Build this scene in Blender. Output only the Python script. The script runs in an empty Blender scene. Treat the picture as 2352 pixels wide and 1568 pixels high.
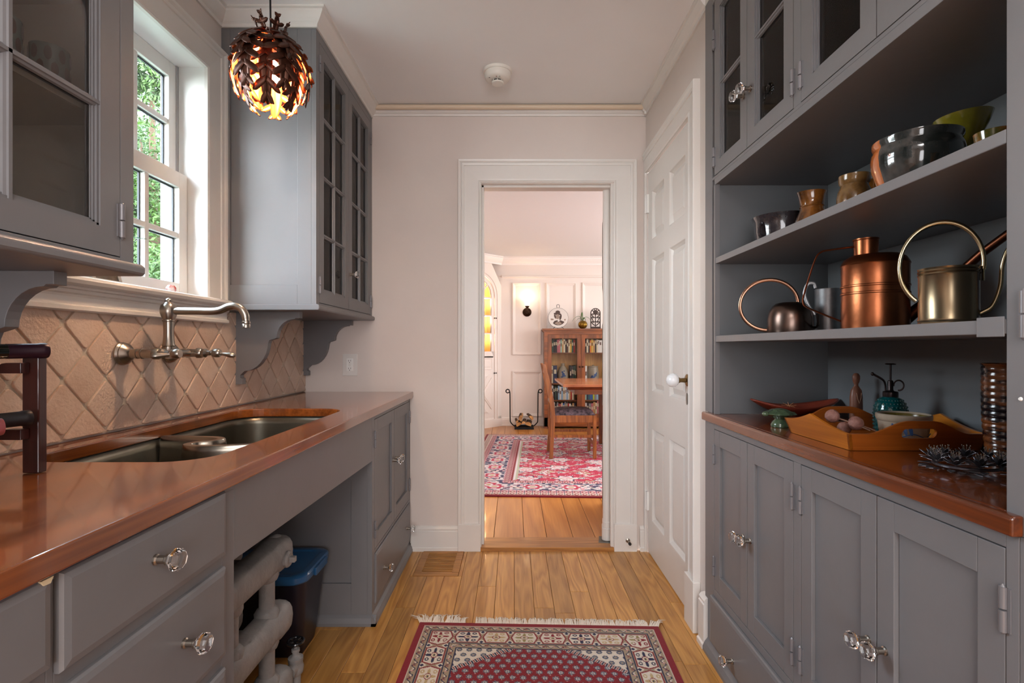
import bpy, math, random
import numpy as np
from mathutils import Vector, Matrix
PI = math.pi
C = bpy.context.scene.collection
SC = bpy.context.scene
# ------------------------------------------------------------ camera, world, lights, exposure
F = 1176.0                      # focal length in pixels of the 2352 px wide frame (18 mm on 36 mm)
VX, VY, CH = 1180.0, 798.0, 1.118
cam = bpy.data.cameras.new('camera'); camo = bpy.data.objects.new('camera', cam); C.objects.link(camo)
camo.location = (0, 0, CH); camo.rotation_euler = (PI/2, 0, 0)
cam.sensor_width = 36.0; cam.lens = 18.0
cam.shift_x = -(VX-1176)/2352.0; cam.shift_y = (VY-784)/2352.0
cam.clip_start = 0.05
SC.camera = camo
SC.view_settings.view_transform = 'Standard'; SC.view_settings.look = 'None'
SC.view_settings.gamma = 1.0; SC.view_settings.use_curve_mapping = False
SC.view_settings.exposure = 0.88
SC.cycles.use_denoising = True
SC.cycles.max_bounces = 10; SC.cycles.diffuse_bounces = 5; SC.cycles.transparent_max_bounces = 24
SC.cycles.sample_clamp_indirect = 6.0
SC.cycles.caustics_reflective = False; SC.cycles.caustics_refractive = False

w = bpy.data.worlds.new('sky'); SC.world = w; w.use_nodes = True
nt = w.node_tree; bg = nt.nodes['Background']
tcw = nt.nodes.new('ShaderNodeTexCoord'); sep = nt.nodes.new('ShaderNodeSeparateXYZ')
rmp = nt.nodes.new('ShaderNodeValToRGB')
rmp.color_ramp.elements[0].position = 0.0; rmp.color_ramp.elements[0].color = (0.93, 0.96, 1.0, 1)
rmp.color_ramp.elements[1].position = 0.8; rmp.color_ramp.elements[1].color = (0.62, 0.78, 1.0, 1)
nt.links.new(tcw.outputs['Generated'], sep.inputs[0]); nt.links.new(sep.outputs['Z'], rmp.inputs[0])
nt.links.new(rmp.outputs[0], bg.inputs[0]); bg.inputs[1].default_value = 14.5

def light(name, kind, loc, rot, energy, col, **kw):
    l = bpy.data.lights.new(name, kind); o = bpy.data.objects.new(name, l); C.objects.link(o)
    o.location = loc; o.rotation_euler = rot; l.energy = energy; l.color = col
    for k, v in kw.items(): setattr(l, k, v)
    return o
light('sun', 'SUN', (-6, 4, 8), (math.radians(28), math.radians(25), 0), 3.0, (1, 0.93, 0.82), angle=0.02)
po = light('window_portal', 'AREA', (-1.42, 1.54, 1.75), (0, -PI/2, 0), 1, (1, 1, 1), shape='RECTANGLE', size=0.95, size_y=0.85)
po.data.cycles.is_portal = True
# added soft fill lights behind the camera, one upright, one overhead
light('rear_fill_light', 'AREA', (0.0, -2.5, 1.4), (PI/2+0.24, 0, 0), 54, (0.95, 0.96, 1.0), shape='RECTANGLE', size=2.4, size_y=1.6)
light('rear_overhead_fill', 'AREA', (0.0, -1.3, 2.42), (0, 0, 0), 34, (1.0, 0.97, 0.95), shape='RECTANGLE', size=1.2, size_y=0.8)
# dining room: window on the right, plus an added fill under the ceiling
light('dining_window_light', 'AREA', (2.95, 5.0, 1.5), (0, PI/2, 0), 46, (0.95, 0.97, 1.0), shape='RECTANGLE', size=1.4, size_y=2.4)
light('dining_overhead_fill', 'AREA', (1.2, 4.6, 2.35), (0, 0, 0), 17, (1.0, 0.88, 0.78), shape='RECTANGLE', size=1.0, size_y=1.0)

# ------------------------------------------------------------ helpers
def yx(px, X): return F*X/(px-VX)
def xx(px, y): return (px-VX)*y/F
def zz(py, y): return CH+(VY-py)*y/F
def lin(h):
    if isinstance(h, str):
        h = h.lstrip('#'); h = [int(h[i:i+2], 16) for i in (0, 2, 4)]
    return tuple(((c/255)/12.92 if c/255 <= 0.04045 else ((c/255+0.055)/1.055)**2.4) for c in h)
MATS = {}
def mat(name, col, rough=0.5, metal=0.0, var=0.0, vscale=6.0, bump=0.0, bscale=60.0, coat=0.0, spec=0.5, emit=None, estr=0.0,
        trans=0.0, ior=1.45, objrand=0.0, stretch=(1, 1, 1), col2=None, sharp=0.0):
    if name in MATS: return MATS[name]
    m = bpy.data.materials.new(name); m.use_nodes = True; MATS[name] = m
    n = m.node_tree.nodes; L = m.node_tree.links; b = n['Principled BSDF']
    c = lin(col) if isinstance(col, str) else col
    b.inputs['Base Color'].default_value = (*c, 1); b.inputs['Roughness'].default_value = rough
    b.inputs['Metallic'].default_value = metal; b.inputs['Coat Weight'].default_value = coat
    b.inputs['Coat Roughness'].default_value = 0.08
    b.inputs['Specular IOR Level'].default_value = spec
    b.inputs['Transmission Weight'].default_value = trans; b.inputs['IOR'].default_value = ior
    if emit: b.inputs['Emission Color'].default_value = (*emit, 1); b.inputs['Emission Strength'].default_value = estr
    if var or bump or objrand or col2:
        tc = n.new('ShaderNodeTexCoord'); mp = n.new('ShaderNodeMapping'); mp.inputs['Scale'].default_value = stretch
        L.new(tc.outputs['Object'], mp.inputs[0])
        oi = n.new('ShaderNodeObjectInfo')
        ad = n.new('ShaderNodeVectorMath'); ad.operation = 'MULTIPLY_ADD'
        L.new(oi.outputs['Random'], ad.inputs[0]); ad.inputs[1].default_value = (37, 53, 71); L.new(mp.outputs[0], ad.inputs[2])
        if var or col2 or objrand:
            no = n.new('ShaderNodeTexNoise'); no.inputs['Scale'].default_value = vscale; no.inputs['Detail'].default_value = 6
            no.inputs['Roughness'].default_value = 0.6
            L.new(ad.outputs[0], no.inputs['Vector'])
            rp = n.new('ShaderNodeValToRGB')
            e = rp.color_ramp.elements
            e[0].position = 0.3+sharp; e[1].position = 0.7-sharp
            d = lin(col2) if isinstance(col2, str) else (col2 or tuple(max(0, x*(1-var)) for x in c))
            u = c if col2 else tuple(min(1, x*(1+var*0.6)) for x in c)
            e[0].color = (*d, 1); e[1].color = (*u, 1)
            L.new(no.outputs['Fac'], rp.inputs[0])
            if objrand:
                hs = n.new('ShaderNodeHueSaturation'); mr = n.new('ShaderNodeMapRange')
                mr.inputs['To Min'].default_value = 1-objrand; mr.inputs['To Max'].default_value = 1+objrand
                L.new(oi.outputs['Random'], mr.inputs[0]); L.new(mr.outputs[0], hs.inputs['Value'])
                L.new(rp.outputs[0], hs.inputs['Color']); L.new(hs.outputs[0], b.inputs['Base Color'])
            else: L.new(rp.outputs[0], b.inputs['Base Color'])
        if bump:
            nb = n.new('ShaderNodeTexNoise'); nb.inputs['Scale'].default_value = bscale; nb.inputs['Detail'].default_value = 4
            L.new(ad.outputs[0], nb.inputs['Vector'])
            bp = n.new('ShaderNodeBump'); bp.inputs['Strength'].default_value = bump; bp.inputs['Distance'].default_value = 0.01
            L.new(nb.outputs['Fac'], bp.inputs['Height']); L.new(bp.outputs[0], b.inputs['Normal'])
    return m
def wood(name, dark, light_, axis='Y', rough=0.35, coat=0.0, objrand=0.12, scale=1.0, figure=0.5, spec=0.5, bump=0.05):
    """long grain along one axis, with broad cathedral figure and fine pores"""
    if name in MATS: return MATS[name]
    m = bpy.data.materials.new(name); m.use_nodes = True; MATS[name] = m
    n = m.node_tree.nodes; L = m.node_tree.links; b = n['Principled BSDF']
    b.inputs['Roughness'].default_value = rough; b.inputs['Coat Weight'].default_value = coat
    b.inputs['Coat Roughness'].default_value = 0.07; b.inputs['Specular IOR Level'].default_value = spec
    tc = n.new('ShaderNodeTexCoord'); oi = n.new('ShaderNodeObjectInfo')
    ad = n.new('ShaderNodeVectorMath'); ad.operation = 'MULTIPLY_ADD'
    L.new(oi.outputs['Random'], ad.inputs[0]); ad.inputs[1].default_value = (17, 23, 31); L.new(tc.outputs['Object'], ad.inputs[2])
    def noise(sc, detail, along, dist=0.0):
        mp = n.new('ShaderNodeMapping'); s = [sc, sc, sc]; s['XYZ'.index(axis)] = sc*along
        mp.inputs['Scale'].default_value = s; L.new(ad.outputs[0], mp.inputs[0])
        t = n.new('ShaderNodeTexNoise'); t.inputs['Scale'].default_value = 1; t.inputs['Detail'].default_value = detail
        t.inputs['Distortion'].default_value = dist
        L.new(mp.outputs[0], t.inputs['Vector']); return t
    big = noise(9*scale, 2, 0.12); fine = noise(160*scale, 4, 0.03)
    mu = n.new('ShaderNodeMath'); mu.operation = 'MULTIPLY'; L.new(big.outputs['Fac'], mu.inputs[0]); mu.inputs[1].default_value = 14*figure+1
    sn = n.new('ShaderNodeMath'); sn.operation = 'PINGPONG'; L.new(mu.outputs[0], sn.inputs[0]); sn.inputs[1].default_value = 0.5
    mx = n.new('ShaderNodeMath'); mx.operation = 'MULTIPLY_ADD'; L.new(sn.outputs[0], mx.inputs[0]); mx.inputs[1].default_value = 0.75
    fm = n.new('ShaderNodeMath'); fm.operation = 'MULTIPLY'; L.new(fine.outputs['Fac'], fm.inputs[0]); fm.inputs[1].default_value = 0.62
    L.new(fm.outputs[0], mx.inputs[2])
    rp = n.new('ShaderNodeValToRGB'); e = rp.color_ramp.elements
    e[0].position = 0.2; e[1].position = 0.72; e[0].color = (*lin(dark), 1); e[1].color = (*lin(light_), 1)
    L.new(mx.outputs[0], rp.inputs[0])
    hs = n.new('ShaderNodeHueSaturation'); mr = n.new('ShaderNodeMapRange')
    mr.inputs['To Min'].default_value = 1-objrand; mr.inputs['To Max'].default_value = 1+objrand*0.7
    L.new(oi.outputs['Random'], mr.inputs[0]); L.new(mr.outputs[0], hs.inputs['Value'])
    L.new(rp.outputs[0], hs.inputs['Color']); L.new(hs.outputs[0], b.inputs['Base Color'])
    bp = n.new('ShaderNodeBump'); bp.inputs['Strength'].default_value = bump; bp.inputs['Distance'].default_value = 0.004
    L.new(fine.outputs['Fac'], bp.inputs['Height']); L.new(bp.outputs[0], b.inputs['Normal'])
    return m
def pane_mat(name, tint=(1, 1, 1), refl=0.10):
    if name in MATS: return MATS[name]
    m = bpy.data.materials.new(name); m.use_nodes = True; MATS[name] = m
    n = m.node_tree.nodes; L = m.node_tree.links; n.remove(n['Principled BSDF'])
    t = n.new('ShaderNodeBsdfTransparent'); t.inputs[0].default_value = (*tint, 1)
    g = n.new('ShaderNodeBsdfGlossy'); g.inputs['Roughness'].default_value = 0.02
    lw = n.new('ShaderNodeLayerWeight'); lw.inputs[0].default_value = refl
    mx = n.new('ShaderNodeMixShader'); L.new(lw.outputs['Fresnel'], mx.inputs[0])
    L.new(t.outputs[0], mx.inputs[1]); L.new(g.outputs[0], mx.inputs[2]); L.new(mx.outputs[0], n['Material Output'].inputs[0])
    return m

WL = {}                                             # world location of every root and part
def setp(o, label=None, cat=None, group=None, kind=None):
    if label: o['label'] = label
    if cat: o['category'] = cat
    if group: o['group'] = group
    if kind: o['kind'] = kind
    return o
def thing(name, label, cat, loc, group=None, rotz=0.0):
    o = bpy.data.objects.new(name, None); C.objects.link(o); o.location = loc; o.rotation_euler = (0, 0, rotz)
    o.empty_display_size = 0.05
    WL[o.name] = Vector(loc); return setp(o, label, cat, group)
def struct_root(name, loc=(0, 0, 0)):
    o = bpy.data.objects.new(name, None); C.objects.link(o); o.location = loc; WL[o.name] = Vector(loc)
    o['kind'] = 'structure'; return o
def put(name, me, parent, wloc, rot=(0, 0, 0), scale=None):
    o = bpy.data.objects.new(name, me); C.objects.link(o)
    base = WL[parent.name] if parent else Vector((0, 0, 0))
    o.location = Vector(wloc)-base; o.rotation_euler = rot
    if scale: o.scale = scale
    o.parent = parent; WL[o.name] = Vector(wloc); return o
class MB:
    def __init__(s): s.v = []; s.f = []; s.m = []; s.mi = 0; s.T = None
    def add(s, vs, fs):
        k = len(s.v)
        if s.T is not None: vs = [tuple(s.T @ Vector(p)) for p in vs]
        s.v += [tuple(p) for p in vs]
        for f in fs: s.f.append([i+k for i in f]); s.m.append(s.mi)
        return s
    def box(s, x0, x1, y0, y1, z0, z1):
        x0, x1 = min(x0, x1), max(x0, x1); y0, y1 = min(y0, y1), max(y0, y1); z0, z1 = min(z0, z1), max(z0, z1)
        vs = [(x, y, z) for z in (z0, z1) for y in (y0, y1) for x in (x0, x1)]
        return s.add(vs, [(0, 2, 3, 1), (4, 5, 7, 6), (0, 1, 5, 4), (2, 6, 7, 3), (0, 4, 6, 2), (1, 3, 7, 5)])
    def prism(s, poly, axis, a0, a1, cap=True):
        """poly of 2D points in the plane across axis; X: (y,z) Y: (x,z) Z: (x,y)"""
        def P(p, a): return {'X': (a, p[0], p[1]), 'Y': (p[0], a, p[1]), 'Z': (p[0], p[1], a)}[axis]
        n = len(poly); area = sum(poly[i][0]*poly[(i+1) % n][1]-poly[(i+1) % n][0]*poly[i][1] for i in range(n))
        if (area < 0) != (axis == 'Y'): poly = poly[::-1]
        if a0 > a1: a0, a1 = a1, a0
        vs = [P(p, a0) for p in poly]+[P(p, a1) for p in poly]
        fs = [(i, (i+1) % n, n+(i+1) % n, n+i) for i in range(n)]
        if cap: fs += [tuple(range(n))[::-1], tuple(range(n, 2*n))]
        return s.add(vs, fs)
    def tube(s, pts, r, n=10, closed=False, flat=None, cap=True):
        pts = [Vector(p) for p in pts]; k = len(pts)
        rs = r if isinstance(r, (list, tuple)) else [r]*k
        tang = []
        for i in range(k):
            a = pts[(i-1) % k] if (closed or i > 0) else pts[i]; b = pts[(i+1) % k] if (closed or i < k-1) else pts[i]
            t = (b-a); tang.append(t.normalized() if t.length > 1e-9 else Vector((0, 0, 1)))
        up = Vector((0, 0, 1)) if abs(tang[0].z) < 0.9 else Vector((0, 1, 0))
        nrm = (up-tang[0]*up.dot(tang[0])).normalized(); vs = []
        for i in range(k):
            nrm = (nrm-tang[i]*nrm.dot(tang[i])).normalized(); bi = tang[i].cross(nrm)
            for j in range(n):
                a = 2*PI*j/n; fx, fy = (flat if flat else (1, 1))
                vs.append(pts[i]+(nrm*math.cos(a)*fx+bi*math.sin(a)*fy)*rs[i])
        fs = []
        for i in range(k if closed else k-1):
            for j in range(n):
                a, b = i*n+j, i*n+(j+1) % n; c, d = ((i+1) % k)*n+(j+1) % n, ((i+1) % k)*n+j
                fs.append((a, b, c, d))
        if cap and not closed: fs += [tuple(range(n))[::-1], tuple(range((k-1)*n, k*n))]
        return s.add(vs, fs)
    def lathe(s, prof, o=(0, 0, 0), axis='Z', n=28, sx=1.0, sy=1.0, fn=None):
        vs = []; k = len(prof)
        for r, h in prof:
            for j in range(n):
                a = 2*PI*j/n; q = r*(fn(a, h) if fn else 1)
                p = (q*math.cos(a)*sx, q*math.sin(a)*sy, h)
                if axis == 'X': p = (p[2], p[0], p[1])
                elif axis == '-X': p = (-p[2], p[1], p[0])
                elif axis == 'Y': p = (p[1], p[2], p[0])
                elif axis == '-Y': p = (p[0], -p[2], p[1])
                elif axis == '-Z': p = (p[1], p[0], -p[2])
                vs.append((p[0]+o[0], p[1]+o[1], p[2]+o[2]))
        fs = [(i*n+j, i*n+(j+1) % n, (i+1)*n+(j+1) % n, (i+1)*n+j) for i in range(k-1) for j in range(n)]
        if prof[0][0] > 1e-6: fs.append(tuple(range(n))[::-1])
        if prof[-1][0] > 1e-6: fs.append(tuple(range((k-1)*n, k*n)))
        return s.add(vs, fs)
    def ball(s, c, r, n=14, k=8, sq=(1, 1, 1), fn=None):
        prof = [(math.sin(PI*i/k), -math.cos(PI*i/k)) for i in range(k+1)]; vs = []
        for a_, h in prof:
            for j in range(n):
                t = 2*PI*j/n; q = r*(fn(t, h) if fn else 1)
                vs.append((c[0]+q*a_*math.cos(t)*sq[0], c[1]+q*a_*math.sin(t)*sq[1], c[2]+q*h*sq[2]))
        fs = [(i*n+j, i*n+(j+1) % n, (i+1)*n+(j+1) % n, (i+1)*n+j) for i in range(k) for j in range(n)]
        return s.add(vs, fs)
    def mesh(s, name, mats, org=(0, 0, 0), smooth=False):
        me = bpy.data.meshes.new(name); o = Vector(org)
        me.from_pydata([(p[0]-o[0], p[1]-o[1], p[2]-o[2]) for p in s.v], [], s.f)
        for m in (mats if isinstance(mats, (list, tuple)) else [mats]): me.materials.append(m)
        me.polygons.foreach_set('material_index', s.m)
        if smooth: me.polygons.foreach_set('use_smooth', [True]*len(s.f))
        me.validate(); me.update()
        if smooth and smooth != 'all': me.set_sharp_from_angle(angle=math.radians(smooth if smooth is not True else 40))
        return me
    def build(s, name, mats, parent=None, org=None, smooth=False, bevel=0.0, seg=2, label=None, cat=None, group=None, kind=None):
        org = Vector(org) if org is not None else (WL[parent.name] if parent else Vector((0, 0, 0)))
        me = s.mesh(name, mats, org, smooth)
        o = put(name, me, parent, org)
        if bevel:
            b = o.modifiers.new('bevel', 'BEVEL'); b.width = bevel; b.segments = seg; b.limit_method = 'ANGLE'
            b.angle_limit = math.radians(35); b.harden_normals = False
        return setp(o, label, cat, group, kind)
def B(*a): return MB().box(*a)
def arc(c, r, a0, a1, n, plane='XZ', ry=None):
    ry = ry or r; out = []
    for i in range(n+1):
        a = math.radians(a0+(a1-a0)*i/n); p, q = r*math.cos(a), ry*math.sin(a)
        out.append({'XZ': (c[0]+p, c[1], c[2]+q), 'YZ': (c[0], c[1]+p, c[2]+q), 'XY': (c[0]+p, c[1]+q, c[2])}[plane])
    return out
def spline(pts, n=8):
    pts = [Vector(p) for p in pts]; P = [pts[0]*2-pts[1]]+pts+[pts[-1]*2-pts[-2]]; out = []
    for i in range(1, len(P)-2):
        for j in range(n):
            t = j/n; a, b, c, d = P[i-1], P[i], P[i+1], P[i+2]
            out.append(0.5*((2*b)+(c-a)*t+(2*a-5*b+4*c-d)*t*t+(3*b-a-3*c+d)*t**3))
    out.append(pts[-1]); return out
def roundrect(x0, x1, y0, y1, r, n=6):
    p = []
    for cx, cy, a in ((x1-r, y1-r, 0), (x0+r, y1-r, 90), (x0+r, y0+r, 180), (x1-r, y0+r, 270)):
        for i in range(n+1):
            t = math.radians(a+90*i/n); p.append((cx+r*math.cos(t), cy+r*math.sin(t)))
    return p

# ------------------------------------------------------------ materials
M_wall = mat('wall_paint', '#d9cec7', 0.6, var=0.03, vscale=3, bump=0.04, bscale=90)
M_ceil = mat('ceiling_paint', '#f0efef', 0.7, var=0.02, vscale=2, bump=0.03, bscale=60)
M_trim = mat('white_trim_paint', '#dedad5', 0.32, var=0.02, vscale=8, bump=0.02, bscale=40)
M_white = mat('bright_white', '#ecebe8', 0.35)
M_grey = mat('grey_cabinet_paint', '#747375', 0.38, var=0.05, vscale=5, bump=0.03, bscale=45)
M_greyin = mat('grey_interior_paint', '#6e7174', 0.5, var=0.06, vscale=4, bump=0.03, bscale=45)
M_cup = mat('cupboard_interior_lightened', '#c4bbae', 0.5, var=0.05, vscale=4)  # base colour lightened to stand in for light missing inside the cupboards
M_rad = mat('radiator_paint', '#8f8c8a', 0.45, var=0.25, vscale=9, bump=0.5, bscale=35)
M_mahog = wood('mahogany_counter', '#602f10', '#98521f', 'Y', rough=0.25, coat=0.85, objrand=0.0, scale=0.7, figure=0.25)
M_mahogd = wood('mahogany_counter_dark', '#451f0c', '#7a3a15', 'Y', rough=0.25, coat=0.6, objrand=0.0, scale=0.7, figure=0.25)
M_oak = wood('oak_plank', '#a06a2e', '#c8924c', 'Y', rough=0.33, coat=0.15, objrand=0.22, scale=1.1, figure=0.55)
M_oakv = wood('oak_vent', '#94602a', '#b98142', 'X', rough=0.4, objrand=0.08)
M_pine = wood('old_floor_plank', '#a86a2e', '#c98a48', 'Y', rough=0.3, coat=0.2, objrand=0.10, scale=0.6, figure=0.3)
M_gap = mat('floor_gap', '#3a2412', 0.8)
M_tile = mat('travertine', '#e0c9b7', 0.5, col2='#c9ab96', vscale=6, bump=0.3, bscale=120, objrand=0.09)
M_grout = mat('grout', '#d3c5b3', 0.85, bump=0.3, bscale=200)
M_nickel = mat('brushed_nickel', '#a39a90', 0.28, metal=1.0)
M_steel = mat('sink_steel', '#6f6a5e', 0.34, metal=0.85, var=0.25, vscale=7)
M_steell = mat('sink_rim_steel', '#9d968a', 0.25, metal=1.0)
M_hinge = mat('painted_hinge', '#7c7a7d', 0.35, metal=0.3)
M_pane = pane_mat('cabinet_glass', (0.95, 0.95, 0.95), 0.18)
M_wpane = pane_mat('window_glass', (0.97, 0.99, 0.98), 0.08)
M_knob = mat('cut_glass', (0.95, 0.95, 0.95), 0.03, trans=1.0, ior=1.5)
M_black = mat('black_iron', '#1b1a1b', 0.45, metal=0.6)
M_gasket = mat('window_gasket', '#20242a', 0.5)

# ------------------------------------------------------------ room shell
XL, XR, D, H = -1.16, 0.73, 2.83, 2.446
YB = -2.6
WT = 0.14
KX = 2.2     # the kitchen behind the camera is wider
# left wall with the window hole, backsplash tiles as its parts
HY0, HY1, HZ0, HZ1 = 1.14, 1.94, 1.30, 2.19
wall_left = struct_root('wall_left', (XL, 0, 0))
mb = MB()
mb.box(XL-WT, XL, -0.6, HY0, 0, H); mb.box(XL-WT, XL, HY1, D+0.14, 0, H)
mb.box(XL-WT, XL, HY0, HY1, 0, HZ0); mb.box(XL-WT, XL, HY0, HY1, HZ1, H)
mb.build('plaster', M_wall, wall_left)
MB().box(XL, XL+0.006, -0.2, D-0.001, 0.878, 1.268).build('grout_bed', M_grout, wall_left)
PY, PZ, Y0T, Z0T = 0.1388, 0.147, 1.3743, 1.1067
def clip(poly, lo0, hi0, lo1, hi1):
    for ax, val, sgn in ((0, lo0, 1), (0, hi0, -1), (1, lo1, 1), (1, hi1, -1)):
        out = []
        for i in range(len(poly)):
            a, b = poly[i], poly[(i+1) % len(poly)]; da, db = (a[ax]-val)*sgn, (b[ax]-val)*sgn
            if da >= 0: out.append(a)
            if (da >= 0) != (db >= 0):
                t = da/(da-db); out.append((a[0]+(b[0]-a[0])*t, a[1]+(b[1]-a[1])*t))
        poly = out
        if len(poly) < 3: return []
    return poly
def inset(poly, d):
    n = len(poly); out = []
    cx = sum(p[0] for p in poly)/n; cy = sum(p[1] for p in poly)/n
    A = sum(poly[i][0]*poly[(i+1) % n][1]-poly[(i+1) % n][0]*poly[i][1] for i in range(n))
    sg = 1 if A > 0 else -1
    for i in range(n):
        p0, p1, p2 = Vector(poly[i-1]), Vector(poly[i]), Vector(poly[(i+1) % n])
        e1, e2 = (p1-p0).normalized(), (p2-p1).normalized()
        n1, n2 = Vector((-e1.y, e1.x))*sg, Vector((-e2.y, e2.x))*sg
        b = n1+n2
        if b.length < 1e-6: out.append(tuple(p1+n1*d)); continue
        b.normalize(); out.append(tuple(p1+b*min(d/max(b.dot(n1), 0.3), d*2.2)))
    return out
def clean(poly):
    out = []
    for p in poly:
        if not out or (Vector(p)-Vector(out[-1])).length > 1e-4: out.append(p)
    if len(out) > 1 and (Vector(out[0])-Vector(out[-1])).length < 1e-4: out.pop()
    return out
random.seed(4)
full_tile = None
for i in range(-12, 12):
    for j in range(-4, 4):
        for off in (0, 1):
            cy = Y0T+PY*(i+0.5*off); cz = Z0T+PZ*(j+0.5*off)
            # tile centred between grid nodes
            cy2, cz2 = cy, cz+PZ/2
            rh = [(cy2-PY/2, cz2), (cy2, cz2-PZ/2), (cy2+PY/2, cz2), (cy2, cz2+PZ/2)]
            pc = clip(rh, -0.15, 2.826, 0.8785, 1.266)
            pc = clean(pc)
            if len(pc) < 3: continue
            ar = 0.5*abs(sum(pc[k][0]*pc[(k+1) % len(pc)][1]-pc[(k+1) % len(pc)][0]*pc[k][1] for k in range(len(pc))))
            if ar < 0.0004: continue
            isfull = ar > 0.98*PY*PZ/2
            def tile_mesh(pc, c):
                p0 = inset(pc, 0.0035)
                # soften the corners
                q = []
                for k in range(len(p0)):
                    a, b_, c_ = Vector(p0[k-1]), Vector(p0[k]), Vector(p0[(k+1) % len(p0)])
                    la, lc = (a-b_).length, (c_-b_).length
                    ca = min(0.010, la*0.3); cc = min(0.010, lc*0.3)
                    A_, C_ = b_+(a-b_).normalized()*ca, b_+(c_-b_).normalized()*cc
                    q += [tuple(A_), tuple((A_+C_+b_*1.2)/3.2), tuple(C_)]
                cen = Vector((sum(p[0] for p in q)/len(q), sum(p[1] for p in q)/len(q)))
                m_ = MB(); n_ = len(q); vs = []
                for (xo, sc_) in ((0.004, 1.0), (0.0100, 1.0), (0.0118, 0.988), (0.0123, 0.965)):
                    for p in q:
                        pp = cen+(Vector(p)-cen)*sc_; vs.append((XL+xo, pp[0], pp[1]))
                A = sum(q[k][0]*q[(k+1) % n_][1]-q[(k+1) % n_][0]*q[k][1] for k in range(n_))
                fs = [(r*n_+k, r*n_+(k+1) % n_, (r+1)*n_+(k+1) % n_, (r+1)*n_+k) for r in range(3) for k in range(n_)]
                fs.append(tuple(range(3*n_, 4*n_)))
                if A < 0: fs = [f[::-1] for f in fs]
                m_.add(vs, fs)
                return m_.mesh('tile', M_tile, (XL, c[0], c[1]))
            if isfull:
                if full_tile is None: full_tile = tile_mesh(rh, (cy2, cz2))
                me = full_tile
            else: me = tile_mesh(pc, (cy2, cz2))
            o = put('tile', me, wall_left, (XL+random.uniform(-0.0012, 0.0008), cy2, cz2), (random.uniform(-.006, .006), 0, random.uniform(-.008, .008)))

# far wall with the doorway
OX0, OX1, OZ = -0.183, 0.552, 2.028
mb = MB(); mb.box(XL-WT, OX0-0.02, D, D+0.13, 0, H); mb.box(OX1+0.02, XR+0.9, D, D+0.13, 0, H); mb.box(OX0-0.02, OX1+0.02, D, D+0.13, OZ+0.02, H)
mb.build('wall_far', M_wall, kind='structure')
# right wall: behind the door and behind the built-in
mb = MB(); mb.box(XR, XR+0.12, 2.80, D, 0, H); mb.box(XR, XR+0.12, 1.925, 2.11, 0, H); mb.box(XR, XR+0.12, 2.11, 2.80, 2.075, H)
mb.box(XR+0.12, XR+0.9, 2.80, D+0.1, 0, H)
mb.build('wall_right', M_wall, kind='structure')
mb = MB(); mb.box(-KX, XL-WT, -0.74, -0.6, 0, H); mb.box(XL-WT, XL, -0.74, -0.6, 0, H); mb.box(1.3, KX, -0.34, -0.2, 0, H)
mb.box(-KX-.1, -KX, YB, -0.6, 0, H); mb.box(KX, KX+.1, YB, -0.2, 0, H); mb.box(-KX, KX, YB-0.1, YB, 0, H)
mb.build('wall_back', M_wall, kind='structure')
B(1.22, 1.32, -0.3, 1.925, 0, H).build('wall_right_rear', M_wall, kind='structure')
mb = MB(); mb.box(-KX-.1, KX+.1, YB-.1, -0.2, H, H+0.08); mb.box(XL-WT, 1.7, -0.2, D+0.0, H, H+0.08)
mb.build('ceiling', M_ceil, kind='structure')
# floor with planks
floor = struct_root('floor', (0, 0, 0))
mb = MB(); mb.box(-KX-.1, KX+.1, YB-.1, -0.2, -0.06, -0.006); mb.box(XL-WT, 1.7, -0.2, D, -0.06, -0.006)
mb.build('subfloor', M_gap, floor)
random.seed(11)
PW = 0.0855
def plank(x0, x1, y0, y1, z1, parent, m, b=0.0012):
    cx, cy = (x0+x1)/2, (y0+y1)/2
    mb = MB(); hx, hy = (x1-x0)/2-0.0006, (y1-y0)/2-0.0006
    vs = [(-hx, -hy, -0.012), (hx, -hy, -0.012), (hx, hy, -0.012), (-hx, hy, -0.012),
          (-hx, -hy, -b), (hx, -hy, -b), (hx, hy, -b), (-hx, hy, -b),
          (-hx+b, -hy+b, 0), (hx-b, -hy+b, 0), (hx-b, hy-b, 0), (-hx+b, hy-b, 0)]
    mb.add(vs, [(3, 2, 1, 0)]+[(i, (i+1) % 4, 4+(i+1) % 4, 4+i) for i in range(4)]+[(4+i, 4+(i+1) % 4, 8+(i+1) % 4, 8+i) for i in range(4)]+[(8, 9, 10, 11)])
    return put('plank', mb.mesh('plank', m), parent, (cx, cy, z1))
x = -1.1945; 
while x < 0.74:
    y = D-0.001 if random.random() < 0.6 else D-0.001
    if -0.52 < x < -0.30: y = 2.505
    first = True
    x0, x1 = max(x, XL), min(x+PW, 0.86)
    while y > -2.5:
        L_ = random.uniform(0.30, 1.3) if first else random.uniform(0.7, 1.9)
        first = False
        y2 = max(y-L_, -2.55)
        plank(x0, x1, y2, y, 0.0, floor, M_oak); y = y2
    x += PW
plank(-0.5105, -0.495, 2.505, D-0.001, 0.0, floor, M_oak); plank(-0.272, -0.2540, 2.505, D-0.001, 0.0, floor, M_oak)
# baseboards
def base_prof(t=0.018, h=0.135): return [(0, 0), (t+0.006, 0), (t+0.006, 0.018), (t, 0.022), (t, h-0.028), (t-0.004, h-0.024), (t-0.002, h-0.014), (t-0.010, h-0.004), (0.003, h), (0, h)]
mb = MB(); mb.prism([(D-p[0], p[1]) for p in base_prof()], 'X', -0.565, -0.306); mb.build('baseboard_far', M_trim, kind='structure')
mb = MB(); mb.prism([(D-p[0], p[1]) for p in base_prof()], 'X', 0.694, XR); mb.build('baseboard_far', M_trim, kind='structure')
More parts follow.
